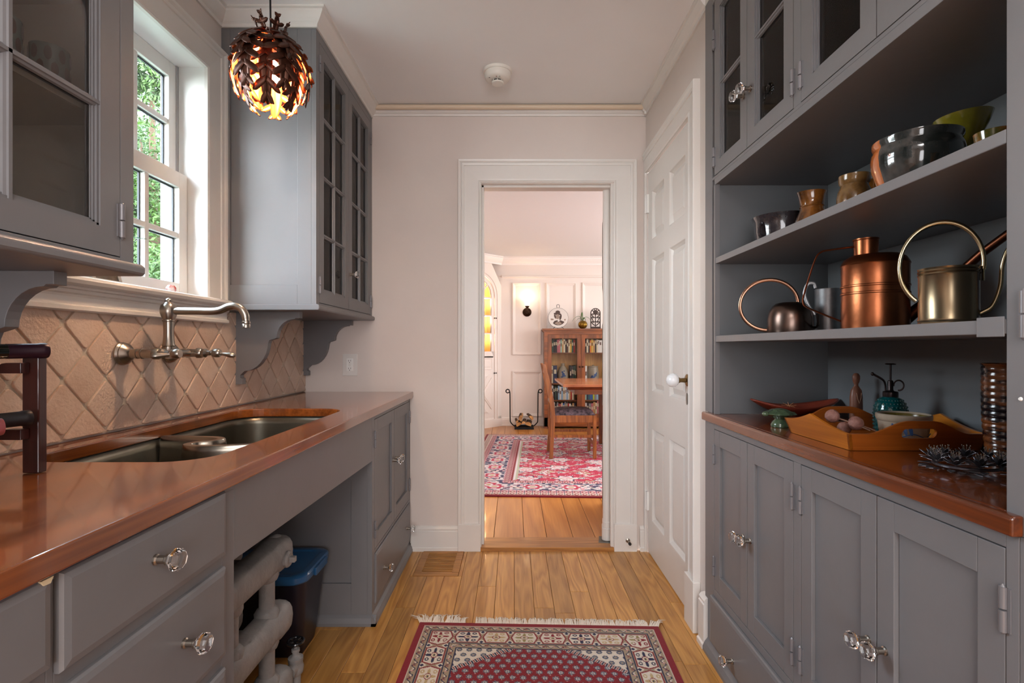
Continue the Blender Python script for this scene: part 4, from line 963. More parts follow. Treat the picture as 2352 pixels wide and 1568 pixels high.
g = MB(); g.box(BX0, BX0+0.045, BY, BY+0.02, FZ, BZT-0.04); g.box(BX1-0.045, BX1, BY, BY+0.02, FZ, BZT-0.04); g.box(BX0+0.045, BX1-0.045, BY, BY+0.02, BZT-0.08, BZT-0.04)
g.box(BX0, BX1, BY, BY+0.02, FZ+0.03, 0.17); g.build('face_frame', M_qoakx, bk)
SHZ = [0.185, 0.405, 0.632, 1.050]
for z_ in SHZ: MB().box(BX0+0.025, BX1-0.025, BY+0.045, BYB-0.01, z_-0.014, z_).build('shelf', M_qoakx, bk)
for a, b in ((0.461, 0.911), (0.915, 1.366)):
    g = MB(); f = 0.052; z0, z1 = 0.172, BZT-0.083
    g.box(a, a+f, BY-0.001, BY+0.02, z0, z1); g.box(b-f, b, BY-0.001, BY+0.02, z0, z1); g.box(a+f, b-f, BY, BY+0.02, z0, z0+0.05); g.box(a+f, b-f, BY, BY+0.02, z1-0.05, z1)
    d = g.build('door', M_qoak, bk); B(a+f, b-f, BY+0.008, BY+0.011, z0+0.05, z1-0.05).build('pane', M_pane, d)
    xk = b-0.02 if a < 0.8 else a+0.02; g = MB(); g.lathe([(0, 0), (0.006, 0), (0.006, 0.01), (0.012, 0.014), (0.010, 0.024), (0, 0.026)], (xk, BY, 0.86), '-Y', 12); g.build('knob', M_bronze, d, smooth=True)
# books
BC = {'black': '#1e1c20', 'dark green': '#27473c', 'pink': '#b86a70', 'pale green': '#9cc4b0', 'cream': '#d6c8a8', 'yellow': '#c9a23e', 'tan': '#b98f5c', 'white': '#dedad2', 'red': '#a32a24',
      'navy': '#25304e', 'orange': '#d0742a', 'brown': '#5a3a26', 'blue': '#2f5f9e', 'grey': '#87878a', 'light blue': '#92b4cf', 'lime': '#b9c030', 'teal': '#2e6a6e'}
BM = {k: mat('book_'+k.replace(' ', '_'), v, 0.55) for k, v in BC.items()}; M_page = mat('book_pages', '#e4dcc8', 0.8)
M_spine = mat('spine_print', '#cfc6a8', 0.6)
ORD = ['first', 'second', 'third', 'fourth', 'fifth', 'sixth', 'seventh', 'eighth', 'ninth', 'tenth', 'eleventh', 'twelfth', 'thirteenth', 'fourteenth', 'fifteenth', 'sixteenth', 'seventeenth', 'eighteenth', 'nineteenth']
random.seed(9)
def book(x0, w_, h_, zs_, colr, label, lean=0.0, dep=0.14, group=None):
    yf = BY+0.062; t = thing('book', label, 'book', (x0+w_/2, yf+dep/2, zs_+0.0008), group)
    hx = w_/2-0.0004
    g = MB(); g.box(-hx, hx, -dep/2, -dep/2+0.003, 0, h_); g.box(-hx, -hx+0.002, -dep/2+0.003, dep/2, 0, h_); g.box(hx-0.002, hx, -dep/2+0.003, dep/2, 0, h_)
    put('cover', g.mesh('cover', BM[colr]), t, WL[t.name])
    g = MB(); g.box(-hx+0.002, hx-0.002, -dep/2+0.003, dep/2-0.004, 0.003, h_-0.004); put('pages', g.mesh('pages', M_page), t, WL[t.name])
    g = MB(); z_ = h_*random.uniform(0.55, 0.8); g.box(-hx*0.6, hx*0.6, -dep/2-0.0004, -dep/2, z_-h_*0.12, z_+h_*0.12)
    put('spine_label', g.mesh('spine_label', M_spine if colr not in ('white', 'cream', 'yellow', 'pale green', 'light blue') else BM['brown']), t, WL[t.name])
    t.rotation_euler = (0, lean, 0); return t
def row(x0, x1, cols, zs_, hmin, hmax, where, grp, minw=0.018, maxw=0.03):
    x = x0; k = 0
    for c_ in cols:
        w_ = random.uniform(minw, maxw)
        if x+w_ > x1: break
        book(x, w_, random.uniform(hmin, hmax), zs_, c_, f'{c_} book, {ORD[k]} from the left {where}', group=grp); x += w_+0.001; k += 1
g1 = 'books in the oak bookcase'
LX0, LX1, RX0, RX1 = 0.52, 0.852, 0.975, 1.31
row(LX0, LX1, ['dark green', 'black', 'black', 'pink', 'pink', 'pale green', 'tan', 'cream', 'black', 'brown', 'cream', 'yellow', 'dark green', 'red', 'black'], SHZ[3], 0.175, 0.195, "on the top shelf of the bookcase's left bay", g1, 0.017, 0.025)
row(RX0, RX1, ['black', 'cream', 'black', 'orange', 'yellow', 'tan', 'black', 'cream', 'white', 'white', 'white', 'black', 'red', 'navy'], SHZ[3], 0.165, 0.19, "on the top shelf of the bookcase's right bay", g1, 0.018, 0.027)
book(0.515, 0.022, 0.235, SHZ[2], 'cream', 'tall cream book beside the left stoneware jug in the bookcase', group=g1); book(0.54, 0.052, 0.24, SHZ[2], 'navy', 'wide navy book left of the stoneware jug in the bookcase', group=g1)
row(0.765, 0.872, ['black', 'black', 'dark green', 'dark green', 'black'], SHZ[2], 0.23, 0.25, 'right of the stoneware jug in the bookcase', g1, 0.018, 0.023)
book(0.972, 0.030, 0.235, SHZ[2], 'white', 'white book left of the blue-birded crock in the bookcase', group=g1)
row(LX0-0.003, LX1, ['white', 'black', 'dark green', 'black', 'light blue', 'white', 'light blue', 'cream', 'white', 'light blue', 'white', 'tan', 'red', 'cream', 'brown', 'black'], SHZ[1], 0.17, 0.2, "on the third shelf of the bookcase's left bay", g1, 0.017, 0.024)
row(RX0-0.003, RX1, ['pale green', 'navy', 'teal', 'blue', 'blue', 'lime', 'grey', 'light blue', 'blue', 'yellow', 'light blue', 'yellow', 'navy'], SHZ[1], 0.15, 0.19, "on the third shelf of the bookcase's right bay", g1, 0.018, 0.026)
row(LX0-0.003, LX1, ['pink', 'white', 'black', 'grey', 'red', 'pink', 'cream', 'blue', 'grey', 'black', 'red', 'white', 'black', 'tan', 'navy'], SHZ[0], 0.16, 0.195, "on the bottom shelf of the bookcase's left bay", g1, 0.017, 0.025)
row(RX0-0.003, RX1, ['white', 'black', 'grey', 'pink', 'tan', 'cream', 'pink', 'red', 'brown', 'black', 'brown', 'tan'], SHZ[0], 0.17, 0.2, "on the bottom shelf of the bookcase's right bay", g1, 0.02, 0.03)
# stoneware with blue brushwork
M_stone = mat('salt_glaze', '#9b917f', 0.35, var=0.12, vscale=15); M_cobalt = mat('cobalt_brushwork', '#34507c', 0.35)
def blob(mbx, c, r, yf, rx, rz, n=10):
    """a small brushed patch lying on a jar of radius r (front side, facing -y)"""
    vs = []; cc_ = []
    for k in range(n):
        a = 2*PI*k/n; dx, dz = rx*math.cos(a), rz*math.sin(a); x_ = c[0]+dx; vs.append((x_, -math.sqrt(max(r*r-x_*x_, 1e-6))-0.0012, c[1]+dz))
    mbx.add(vs, [tuple(range(n))])
jg = thing('stoneware_jug', 'grey stoneware jug with a blue painted figure, in the bookcase left bay', 'jug', (0.678, BY+0.135, SHZ[2]))
def L2(parent, mbx, name, m, smooth=True): return put(name, mbx.mesh(name, m, smooth=smooth), parent, WL[parent.name])
g = MB(); g.lathe([(0, 0), (0.055, 0), (0.070, 0.03), (0.077, 0.09), (0.076, 0.13), (0.062, 0.18), (0.036, 0.22), (0.022, 0.235), (0.024, 0.262), (0.028, 0.268), (0.022, 0.270), (0.015, 0.262), (0, 0.25)]); L2(jg, g, 'body', M_stone)
g = MB(); g.tube(arc((0.0, 0.045, 0.225), 0.03, -60, 120, 8, 'YZ'), 0.007, 8); L2(jg, g, 'handle', M_stone)
g = MB()
for c, rx, rz in (((0.0, 0.115), 0.02, 0.03), ((-0.014, 0.15), 0.012, 0.014), ((0.02, 0.10), 0.015, 0.012), ((-0.02, 0.085), 0.015, 0.01), ((0.01, 0.165), 0.008, 0.01)): blob(g, c, 0.0765, 0, rx, rz)
L2(jg, g, 'painted_figure', M_cobalt, False)
cr = thing('stoneware_crock', 'grey stoneware crock with a blue painted bird, in the bookcase right bay', 'crock', (1.094, BY+0.138, SHZ[2]))
g = MB(); g.lathe([(0, 0), (0.062, 0), (0.074, 0.04), (0.080, 0.10), (0.078, 0.16), (0.068, 0.20), (0.066, 0.215), (0.072, 0.222), (0.070, 0.232), (0.060, 0.232), (0.058, 0.21), (0, 0.20)]); L2(cr, g, 'body', M_stone)
g = MB(); g.lathe([(0, 0.212), (0.058, 0.212), (0.056, 0.226), (0.03, 0.236), (0.008, 0.238), (0.012, 0.248), (0, 0.252)]); L2(cr, g, 'lid', M_stone)
g = MB()
for c, rx, rz in (((-0.01, 0.09), 0.03, 0.02), ((0.02, 0.11), 0.02, 0.02), ((0.035, 0.135), 0.01, 0.014), ((-0.035, 0.075), 0.015, 0.008), ((0.0, 0.055), 0.02, 0.006)): blob(g, c, 0.0795, 0, rx, rz)
L2(cr, g, 'painted_bird', M_cobalt, False)
# on top of the bookcase
pl = thing('decorative_plate', 'round white plate with a dark painted portrait, on a black stand atop the bookcase', 'plate', (0.609, 7.02, BZT))
g = MB(); zc = 0.149
g.lathe([(0, 0.004), (0.095, 0.004), (0.132, 0.012), (0.136, 0.012), (0.136, 0.006), (0.09, -0.006), (0, -0.006)], (0, 0, zc), '-Y', 48); L2(pl, g, 'plate_disc', mat('plate_white', '#cfcac4', 0.3))
g = MB(); g.tube(arc((0, -0.008, zc), 0.136, 0, 350, 48, 'XZ'), 0.0035, 6, closed=True); L2(pl, g, 'rim_band', M_black)
M_sep = mat('sepia_glaze', '#3f2c24', 0.4); M_sep2 = mat('sepia_glaze_light', '#8c7a6c', 0.4)
def patch(mbx, pts, y=-0.0052): mbx.prism([(p[0], zc+p[1]) for p in pts], 'Y', y, y+0.001)
def ell(cx, cz, rx, rz, n=18, rot=0.0): return [(cx+rx*math.cos(t)*math.cos(rot)-rz*math.sin(t)*math.sin(rot), cz+rx*math.cos(t)*math.sin(rot)+rz*math.sin(t)*math.cos(rot)) for t in [2*PI*k/n for k in range(n)]]
g = MB(); patch(g, ell(-0.01, 0.055, 0.052, 0.016, rot=-0.1), -0.0062); patch(g, ell(-0.005, 0.078, 0.032, 0.024, rot=-0.1), -0.0063); patch(g, ell(-0.042, 0.02, 0.012, 0.03, rot=0.3), -0.006); patch(g, ell(0.032, 0.01, 0.014, 0.04, rot=-0.2), -0.006)
patch(g, [(-0.085, -0.085), (-0.05, -0.04), (-0.01, -0.03), (0.0, -0.06), (0.03, -0.03), (0.08, -0.05), (0.095, -0.075), (0.05, -0.11), (-0.04, -0.115)], -0.0055); L2(pl, g, 'portrait', M_sep, False)
g = MB(); patch(g, ell(-0.008, 0.018, 0.026, 0.034), -0.0068); patch(g, [(-0.05, -0.075), (-0.01, -0.045), (0.0, -0.07), (0.02, -0.045), (0.05, -0.08), (0.0, -0.10)], -0.0065); patch(g, ell(-0.09, -0.02, 0.03, 0.012), -0.006); patch(g, ell(0.10, -0.025, 0.02, 0.012), -0.006); L2(pl, g, 'portrait_light', M_sep2, False)
g = MB()
for s_ in (-1, 1):
    g.tube(spline([(s_*0.07, -0.05, 0.003), (s_*0.05, -0.025, 0.022), (s_*0.035, 0.02, 0.05), (s_*0.012, 0.03, 0.20), (s_*0.012, 0.02, 0.29)]), 0.0035, 6)
g.tube([(-0.012, 0.02, 0.29)]+arc((0, 0.02, 0.315), 0.02, 200, -20, 10, 'XZ')+[(0.012, 0.02, 0.29)], 0.0035, 6); g.tube([(0.0, 0.02, 0.25), (0, 0.06, 0.005)], 0.0035, 6); L2(pl, g, 'stand', M_black)
gd = thing('brass_gourd', 'ribbed brass gourd with curling green leaves, atop the bookcase', 'ornament', (0.948, 7.03, BZT))
g = MB(); g.ball((0, 0, 0.058), 0.064, 48, 14, (1, 1, 0.90), fn=lambda t, h: 0.90+0.10*abs(math.cos(4.5*t))); L2(gd, g, 'gourd', mat('brass_stripe', '#8f6e2a', 0.3, metal=0.8, var=0.5, vscale=9))
g = MB()
for a, l_, h_ in ((200, 0.16, 0.05), (330, 0.13, 0.04), (110, 0.07, 0.10), (60, 0.09, 0.03), (160, 0.10, 0.02)):
    ca, sa = math.cos(math.radians(a)), math.sin(math.radians(a))*0.4
    pts = spline([(0, 0, 0.11), (ca*l_*0.3, sa*l_*0.3, 0.12+h_), (ca*l_*0.7, sa*l_*0.7, 0.125+h_*0.6), (ca*l_, sa*l_, 0.10)], 5); k = len(pts); g.tube(pts, [0.004+0.006*math.sin(PI*i/(k-1)) for i in range(k)], 6, flat=(0.25, 1))
L2(gd, g, 'leaves', mat('leaf_dark', '#4c6a3c', 0.5))
cv_ = thing('carved_panel', 'dark carved wooden panel with pierced scrollwork and a rounded top, atop the bookcase', 'carving', (1.122, 7.03, BZT))
g = MB(); h0, r0 = 0.215, 0.070
ring = [(-r0, 0.0)]+[(-r0*math.cos(PI*k/16), h0+r0*math.sin(PI*k/16)) for k in range(17)]+[(r0, 0.0)]
mitred(g, [(0, -0.008), (0, 0.008), (-0.012, 0.008), (-0.012, -0.008)], ring, lambda a, b, o: (a, o, b)); g.box(-r0, r0, -0.012, 0.012, 0, 0.03)
g.lathe([(0.012, -0.006), (0.030, -0.006), (0.034, 0.0), (0.030, 0.006), (0.012, 0.006)], (0, 0, h0+0.01), 'Y', 20)
for s_ in (-1, 1):
    for z_, sc_ in ((0.045, 1.0), (0.105, -1.0), (0.15, 1.0)):
        g.tube(spline([(0, 0, z_), (s_*0.022, 0, z_+0.010*sc_), (s_*0.045, 0, z_+0.032), (s_*0.052, 0, z_+0.05), (s_*0.036, 0, z_+0.055), (s_*0.03, 0, z_+0.038)], 5), 0.0065, 6)
g.tube([(0, 0, 0.02), (0, 0, h0-0.02)], 0.007, 6)
for a in range(0, 180, 36): g.tube([(0.03*math.cos(math.radians(a)), 0, h0+0.01+0.03*math.sin(math.radians(a))), (r0*0.9*math.cos(math.radians(a)), 0, h0+r0*0.9*math.sin(math.radians(a)))], 0.006, 6)
L2(cv_, g, 'scrollwork', mat('dark_carved_wood', '#2e1c14', 0.45))
# log holder
lh = thing('log_holder', 'black iron log holder with tall looped ends beside the bookcase', 'log holder', (0.14, 6.98, FZ))
g = MB()
for s_ in (-1, 1):
    for yo in (0,):
        pts = [(s_*0.085, yo, 0.022), (s_*0.13, yo, 0.03), (s_*0.178, yo, 0.075), (s_*0.188, yo, 0.12), (s_*0.190, yo, 0.30), (s_*0.192, yo, 0.47), (s_*0.198, yo, 0.505)]
        pts = spline(pts, 5)+[Vector(p) for p in arc((s_*0.222, yo, 0.505), 0.024, 180 if s_ > 0 else 0, -150 if s_ > 0 else 330, 14, 'XZ')]
        g.tube(pts, 0.0075, 8)
L2(lh, g, 'uprights', M_black); g = MB(); g.box(-0.13, 0.13, -0.12, -0.105, 0, 0.03); g.box(-0.13, 0.13, 0.105, 0.12, 0, 0.03)
for x_ in (-0.115, 0.10): g.box(x_, x_+0.015, -0.105, 0.105, 0.008, 0.022)
L2(lh, g, 'base', M_black, False)
M_bark = mat('bark', '#4a3320', 0.9, var=0.4, vscale=20, bump=0.8, bscale=40); M_split = wood('split_log', '#9c6b3c', '#c99a62', 'Y', rough=0.8, objrand=0.2, figure=0.2)
random.seed(21)
LOGS = [((-0.06, 0, 0.052), 0.045, 20, 'lowest left split log'), ((0.065, 0.0, 0.055), 0.048, -25, 'lowest right split log'), ((-0.03, 0.01, 0.140), 0.050, 70, 'upright split log at the top of the pile'), ((0.075, 0.01, 0.140), 0.040, -60, 'split log lying on the right of the pile'), ((0.0, -0.06, 0.085), 0.03, 10, 'small split log at the front of the pile'), ((-0.10, -0.05, 0.10), 0.022, 45, 'thin split stick at the left of the pile')]
for c, r_, a, lab in LOGS:
    g = MB(); n_ = 9; ph = math.radians(a); sec = []
    for k in range(n_):
        t = PI*1.15*k/(n_-1)-0.1; rr_ = r_*random.uniform(0.76, 0.92); sec.append((rr_*math.cos(t+ph), rr_*math.sin(t+ph)))
    sec.append((random.uniform(-.01, .01), -r_*0.25))
    g.prism([(p[0], p[1]) for p in sec], 'Y', -0.14, 0.10+random.uniform(0, .04)); g.m = [1 if (i not in (n_+1, n_+2) and i < n_-1) else 0 for i in range(len(g.f))]
    o = put('firewood_log', g.mesh('firewood_log', [M_split, M_bark]), None, (0.14+c[0], 6.98+c[1], FZ+c[2]+0.012), (0, 0, random.uniform(-0.25, 0.25))); setp(o, lab+' in the black iron holder', 'log', 'firewood in the log holder')

# dining table end and chair
M_tbl = wood('table_top_wood', '#8c4a24', '#b9744a', 'X', rough=0.25, coat=0.5, objrand=0)
tb = thing('dining_table', 'brown wooden dining table whose end shows through the doorway', 'table', (1.3, 5.45, FZ))
g = MB(); g.box(0.478, 2.2, 4.95, 5.98, 0.735, 0.760); g.build('tabletop', M_tbl, tb, bevel=0.004)
g = MB(); g.box(0.60, 2.05, 5.05, 5.07, 0.655, 0.735); g.box(0.60, 2.05, 5.86, 5.88, 0.655, 0.735); g.box(0.60, 0.62, 5.07, 5.86, 0.655, 0.735); g.box(2.03, 2.05, 5.07, 5.86, 0.655, 0.735)
g.prism([(5.05, 0.735), (4.99, 0.735), (5.05, 0.70)], 'X', 0.53, 2.1); g.build('apron', M_qoakx, tb, bevel=0.002)
for x_ in (1.0, 1.95):
    for y_ in (5.12, 5.80): g = MB(); g.box(x_-0.035, x_+0.035, y_-0.035, y_+0.035, FZ+0.014, 0.655); g.build('leg', M_qoak, tb, bevel=0.004)
M_chw = wood('chair_oak', '#6e3d1c', '#a8672f', 'Z', rough=0.4, coat=0.1, objrand=0.05)
ch = thing('dining_chair', 'oak dining chair with a dark flowered seat at the end of the table', 'chair', (0.575, 5.20, FZ+0.012))
Z0 = FZ+0.012; ya, yb = 5.02, 5.38
for yy in (ya, yb):
    pr = [(0.345, Z0), (0.385, Z0), (0.395, 0.25), (0.408, 0.44), (0.390, 0.62), (0.350, 0.80), (0.308, 0.955), (0.278, 0.955), (0.315, 0.78), (0.350, 0.60), (0.365, 0.44), (0.362, 0.25)]
    g = MB(); g.prism(pr, 'Y', yy-0.014, yy+0.014); g.build('back_leg', M_chw, ch, bevel=0.003)
for yy in (ya-0.01, yb+0.01):
    g = MB(); g.box(0.775, 0.808, yy-0.016, yy+0.016, Z0, 0.455); g.build('leg', M_chw, ch, bevel=0.003)
g = MB(); g.box(0.405, 0.775, ya-0.016, ya+0.004, 0.385, 0.455); g.box(0.405, 0.775, yb-0.004, yb+0.016, 0.385, 0.455); g.box(0.778, 0.80, ya+0.006, yb-0.006, 0.385, 0.455); g.box(0.38, 0.40, ya+0.014, yb-0.014, 0.385, 0.455); g.build('seat_rail', M_chw, ch, bevel=0.002)
g = MB(); g.box(0.39, 0.775, ya-0.005, ya+0.010, 0.235, 0.262); g.box(0.39, 0.775, yb-0.01, yb+0.005, 0.235, 0.262); g.box(0.775, 0.79, ya+0.005, yb-0.005, 0.16, 0.19); g.box(0.372, 0.386, ya+0.014, yb-0.014, 0.16, 0.19); g.build('stretcher', M_chw, ch, bevel=0.002)
g = MB()
for z0, z1, x_ in ((0.86, 0.94, 0.312), (0.56, 0.60, 0.368)): g.box(x_-0.010, x_+0.010, ya+0.014, yb-0.014, z0, z1)
g.build('back_rail', M_chw, ch, bevel=0.003)
for k in range(4): yy = ya+0.07+k*0.073; g = MB(); g.prism([(0.360, 0.60), (0.374, 0.60), (0.322, 0.86), (0.308, 0.86)], 'Y', yy-0.014, yy+0.014); g.build('back_slat', M_chw, ch)
g = MB(); vs = []; nx, ny = 14, 10
for i in range(nx+1):
    for j in range(ny+1):
        u, v = 2*i/nx-1, 2*j/ny-1; e = (1-abs(u)**4)*(1-abs(v)**4); vs.append((0.60+u*0.205, 5.20+v*0.195, 0.456+0.055*max(e, 0)**0.4))
fs = [(i*(ny+1)+j, (i+1)*(ny+1)+j, (i+1)*(ny+1)+j+1, i*(ny+1)+j+1) for i in range(nx) for j in range(ny)]
g.add(vs, fs); g.box(0.397, 0.803, 5.007, 5.393, 0.4555, 0.458)
g.build('seat', mat('dark_flowered_fabric', '#241e28', 0.8, col2='#6a5a64', vscale=28, sharp=0.08), ch, smooth=True)

# ------------------------------------------------------------ pendant lamp of bronze oak leaves
PX_, PY_ = -0.73, 1.54
pd = thing('pendant_lamp', 'hanging lamp with a shade of dark bronze oak leaves, copper inside, over the sink', 'lamp', (PX_, PY_, H))
M_leafo = mat('leaf_bronze', '#4a2c20', 0.38, metal=0.75, var=0.35, vscale=25)
M_leafi = mat('leaf_copper_inside', '#a04a1e', 0.35, metal=0.55, var=0.25, vscale=20)
def leaf(phi0, prof, halfw, pairs, seed=0):
    """oak leaf of a midrib and paired finger lobes, lying on the surface of revolution prof (R, z)"""
    rn = random.Random(seed); P = spline([Vector((p[0], p[1], 0)) for p in prof], 6); cum = [0.0]
    for a, b in zip(P[:-1], P[1:]): cum.append(cum[-1]+(b-a).length)
    def at(t):
        d = max(0, min(t, 1))*cum[-1]
        for i in range(len(cum)-1):
            if d <= cum[i+1]: f = (d-cum[i])/(cum[i+1]-cum[i]+1e-9); return P[i]*(1-f)+P[i+1]*f
        return P[-1]
    def S(a, t, off=0.0):                      # a: arc distance from the midrib
        p = at(t); R = max(p.x, 0.012)+off; q = phi0+a/max(p.x, 0.02); return (R*math.cos(q), R*math.sin(q), p.y)
    g = MB(); N = 26; vs = []; Lm = cum[-1]
    for i in range(N+1):                       # blade along the midrib
        t = i/N; w_ = halfw*(0.17+0.26*math.sin(PI*min(1, t*1.02)))*(1 if t < 0.9 else (1.05-t)/0.15+0.02)
        for j in (-2, -1, 0, 1, 2): vs.append(S(w_*j/2, t, 0.0035*(0 if j else -1)+0.001*abs(j)))
    g.add(vs, [(i*5+j, i*5+j+1, (i+1)*5+j+1, (i+1)*5+j) for i in range(N) for j in range(4)])
    for k in range(pairs):
        t0 = 0.10+0.78*k/(pairs-1); env = math.sin(PI*(0.18+0.74*(k/(pairs-1))))**0.7
        for sd in (-1, 1):
            ln = halfw*env*rn.uniform(0.88, 1.1); vs = []; M_ = 7; fw = 0.13*Lm/ (pairs*0.21)*0.37
            cup = rn.uniform(0.001, 0.008)
            for i in range(M_+1):
                u = i/M_; c_a = sd*ln*u; c_t = t0+0.085*u**0.8+0.05*u*u; hw = (fw*(0.62+0.5*math.sin(PI*min(1, u*0.85))))*(1 if u < 0.8 else max(0.06, (1-u)/0.2)**0.6)/Lm
                for j in (-1, 0, 1): vs.append(S(c_a+sd*0.25*hw*Lm*j*-1, c_t+hw*j, 0.0015+cup*u*u+(0.0022 if j else 0)))
            fs = [(i*3+j, i*3+j+1, (i+1)*3+j+1, (i+1)*3+j) for i in range(M_) for j in range(2)]
            if sd > 0: pass
            g.add(vs, [f if sd < 0 else f[::-1] for f in fs])
    return g
ZP = 2.056-H
outer = [(0.022, ZP-0.004), (0.052, ZP-0.016), (0.082, ZP-0.045), (0.104, ZP-0.085), (0.114, ZP-0.125), (0.108, ZP-0.165), (0.096, ZP-0.196)]
inner = [(0.020, ZP-0.012), (0.048, ZP-0.030), (0.074, ZP-0.066), (0.092, ZP-0.110), (0.092, ZP-0.155), (0.076, ZP-0.200), (0.054, ZP-0.230)]
short = [(0.020, ZP+0.002), (0.055, ZP-0.008), (0.088, ZP-0.032), (0.112, ZP-0.070), (0.122, ZP-0.100), (0.126, ZP-0.116)]
crown_ = [(0.016, ZP-0.006), (0.030, ZP+0.006), (0.042, ZP+0.022), (0.046, ZP+0.036), (0.050, ZP+0.046)]
def addleaf(g, both=False):
    import bmesh
    me = g.mesh('leaf', [M_leafo, M_leafo if both else M_leafi], smooth=True)
    bm = bmesh.new(); bm.from_mesh(me)
    for f in bm.faces:                          # every face looks away from the lamp's axis
        c = f.calc_center_median(); rad = Vector((c.x, c.y, (c.z-(ZP-0.14))))
        if f.normal.dot(rad) < 0: f.normal_flip()
    bm.to_mesh(me); bm.free()
    o = put('leaf', me, pd, (PX_, PY_, H)); md = o.modifiers.new('solid', 'SOLIDIFY'); md.thickness = 0.0012; md.offset = -1; md.material_offset = 1; md.material_offset_rim = 0; o.scale = (0.93, 0.93, 1.0); return o
for k in range(6): addleaf(leaf(2*PI*k/6+0.28, outer, 0.056, 6, seed=k))
for k in range(6): addleaf(leaf(2*PI*k/6+0.28+PI/6, inner, 0.048, 6, seed=k+20))
for k in range(5): addleaf(leaf(2*PI*k/5+0.6, short, 0.046, 5, seed=k+40))
for k in range(6): addleaf(leaf(2*PI*k/6+0.3, crown_, 0.020, 3, seed=k+60), True)
g = MB(); g.tube(spline([(PX_, PY_, H-0.02), (PX_+0.004, PY_, H-0.15), (PX_-0.002, PY_, H-0.26), (PX_, PY_, 2.03)]), 0.0028, 8); g.build('cord', M_black, pd, smooth=True)
g = MB(); g.lathe([(0, 0), (0.055, 0), (0.055, 0.006), (0.03, 0.022), (0, 0.025)], (PX_, PY_, H), '-Z', 24); g.build('ceiling_canopy', M_leafo, pd, smooth=True)
g = MB(); g.lathe([(0, 2.050), (0.010, 2.050), (0.018, 2.040), (0.018, 2.006), (0.014, 2.0), (0, 2.0)], (PX_, PY_, 0), 'Z', 16); g.build('socket', M_black, pd, smooth=True)
g = MB(); g.lathe([(0.0, 1.903), (0.014, 1.906), (0.026, 1.920), (0.030, 1.938), (0.026, 1.958), (0.015, 1.98), (0.012, 1.999)], (PX_, PY_, 0), 'Z', 20)
g.build('bulb', mat('glowing_bulb', '#ffffff', 0.3, emit=(1.0, 0.68, 0.42), estr=440.0), pd, smooth=True)

# ------------------------------------------------------------ wall-mounted faucet
fc = thing('faucet', 'brushed nickel wall-mounted bridge faucet with a curved spout over the sink', 'faucet', (XL+0.014, 1.598, 1.10))
Y1f, Y2f, ZF, XB, XW = 1.496, 1.70, 1.100, -1.077, XL+0.0145
M_n = M_nickel
for yy in (Y1f, Y2f):
    g = MB(); g.lathe([(0, 0), (0.033, 0), (0.034, 0.005), (0.030, 0.010), (0.031, 0.014), (0.026, 0.020), (0.018, 0.027), (0.014, 0.030), (0, 0.030)], (XW, yy, ZF), 'X', 28); g.build('escutcheon', M_n, fc, smooth=True)
    g = MB(); L_ = -1.02-XW
    g.lathe([(0.0135, 0.026), (0.0135, 0.045), (0.0152, 0.046), (0.0152, 0.049), (0.0135, 0.050), (0.0135, 0.058), (0.0155, 0.059), (0.0155, 0.062), (0.0135, 0.063), (0.0135, 0.092), (0.0168, 0.095), (0.0168, 0.108), (0.0140, 0.112), (0.0150, 0.122), (0.0085, 0.128), (0.0085, 0.140), (0, 0.141)], (XW, yy, ZF), 'X', 18)
    g.build('valve_arm', M_n, fc, smooth=True)
    g = MB(); g.tube([(XW+0.141, yy, ZF), (XW+0.150, yy, ZF)], 0.006, 10); g.lathe([(0, 0.146), (0.013, 0.148), (0.0145, 0.154), (0.0145, 0.166), (0.012, 0.171), (0, 0.172)], (XW, yy, ZF), 'X', 16)
    d = Vector((0.45, -0.80, -0.25)) if yy == Y1f else Vector((0.95, 0.10, -0.14)); d.normalize(); p0 = Vector((XW+0.158, yy, ZF))
    if yy == Y1f: d = Vector((-0.75, -0.55, -0.12)).normalized()
    g.tube([p0+d*s_ for s_ in (0.008, 0.018, 0.030, 0.045, 0.056, 0.062)], [0.0055, 0.0052, 0.0065, 0.0095, 0.0085, 0.003], 12); g.build('lever_handle', M_n, fc, smooth=True)
g = MB(); g.tube([(XB, Y1f-0.002, ZF), (XB, Y2f+0.002, ZF)], 0.0125, 16); g.lathe([(0.014, -0.016), (0.017, 0.0), (0.014, 0.016)], (XB, 1.598, ZF), 'Y', 18); g.build('bridge', M_n, fc, smooth=True)
g = MB(); yc = 1.598
g.lathe([(0, -0.018), (0.016, -0.014), (0.0185, -0.002), (0.0185, 0.020), (0.0165, 0.022), (0.0185, 0.024), (0.0165, 0.030), (0.0145, 0.050), (0.0140, 0.070), (0.0160, 0.098), (0.0182, 0.100), (0.0182, 0.104), (0.0165, 0.106), (0.0200, 0.114), (0.0235, 0.126), (0.0240, 0.138), (0.0210, 0.150), (0.0130, 0.157), (0.0105, 0.160), (0.0115, 0.163), (0.0100, 0.168), (0.004, 0.172), (0, 0.173)], (XB, yc, ZF), 'Z', 26)
g.build('column', M_n, fc, smooth=True)
sp_ = spline([(XB+0.012, yc, 1.232), (-0.99, yc, 1.232), (-0.95, yc, 1.231), (-0.918, yc, 1.234), (-0.89, yc, 1.2455), (-0.868, yc, 1.2475), (-0.849, yc, 1.238), (-0.838, yc, 1.218), (-0.835, yc, 1.200)], 7)
g = MB(); g.tube(sp_, [0.0115 if p.z > 1.21 or p.x < -0.9 else 0.0105 for p in sp_], 16); g.build('spout', M_n, fc, smooth=True)
g = MB(); g.lathe([(0.0, 0), (0.011, 0), (0.0125, -0.001), (0.0125, -0.006), (0.0105, -0.008), (0.0120, -0.010), (0.0120, -0.020), (0.010, -0.021), (0, -0.019)], (-0.835, yc, 1.200), 'Z', 18); g.build('aerator', M_n, fc, smooth=True)

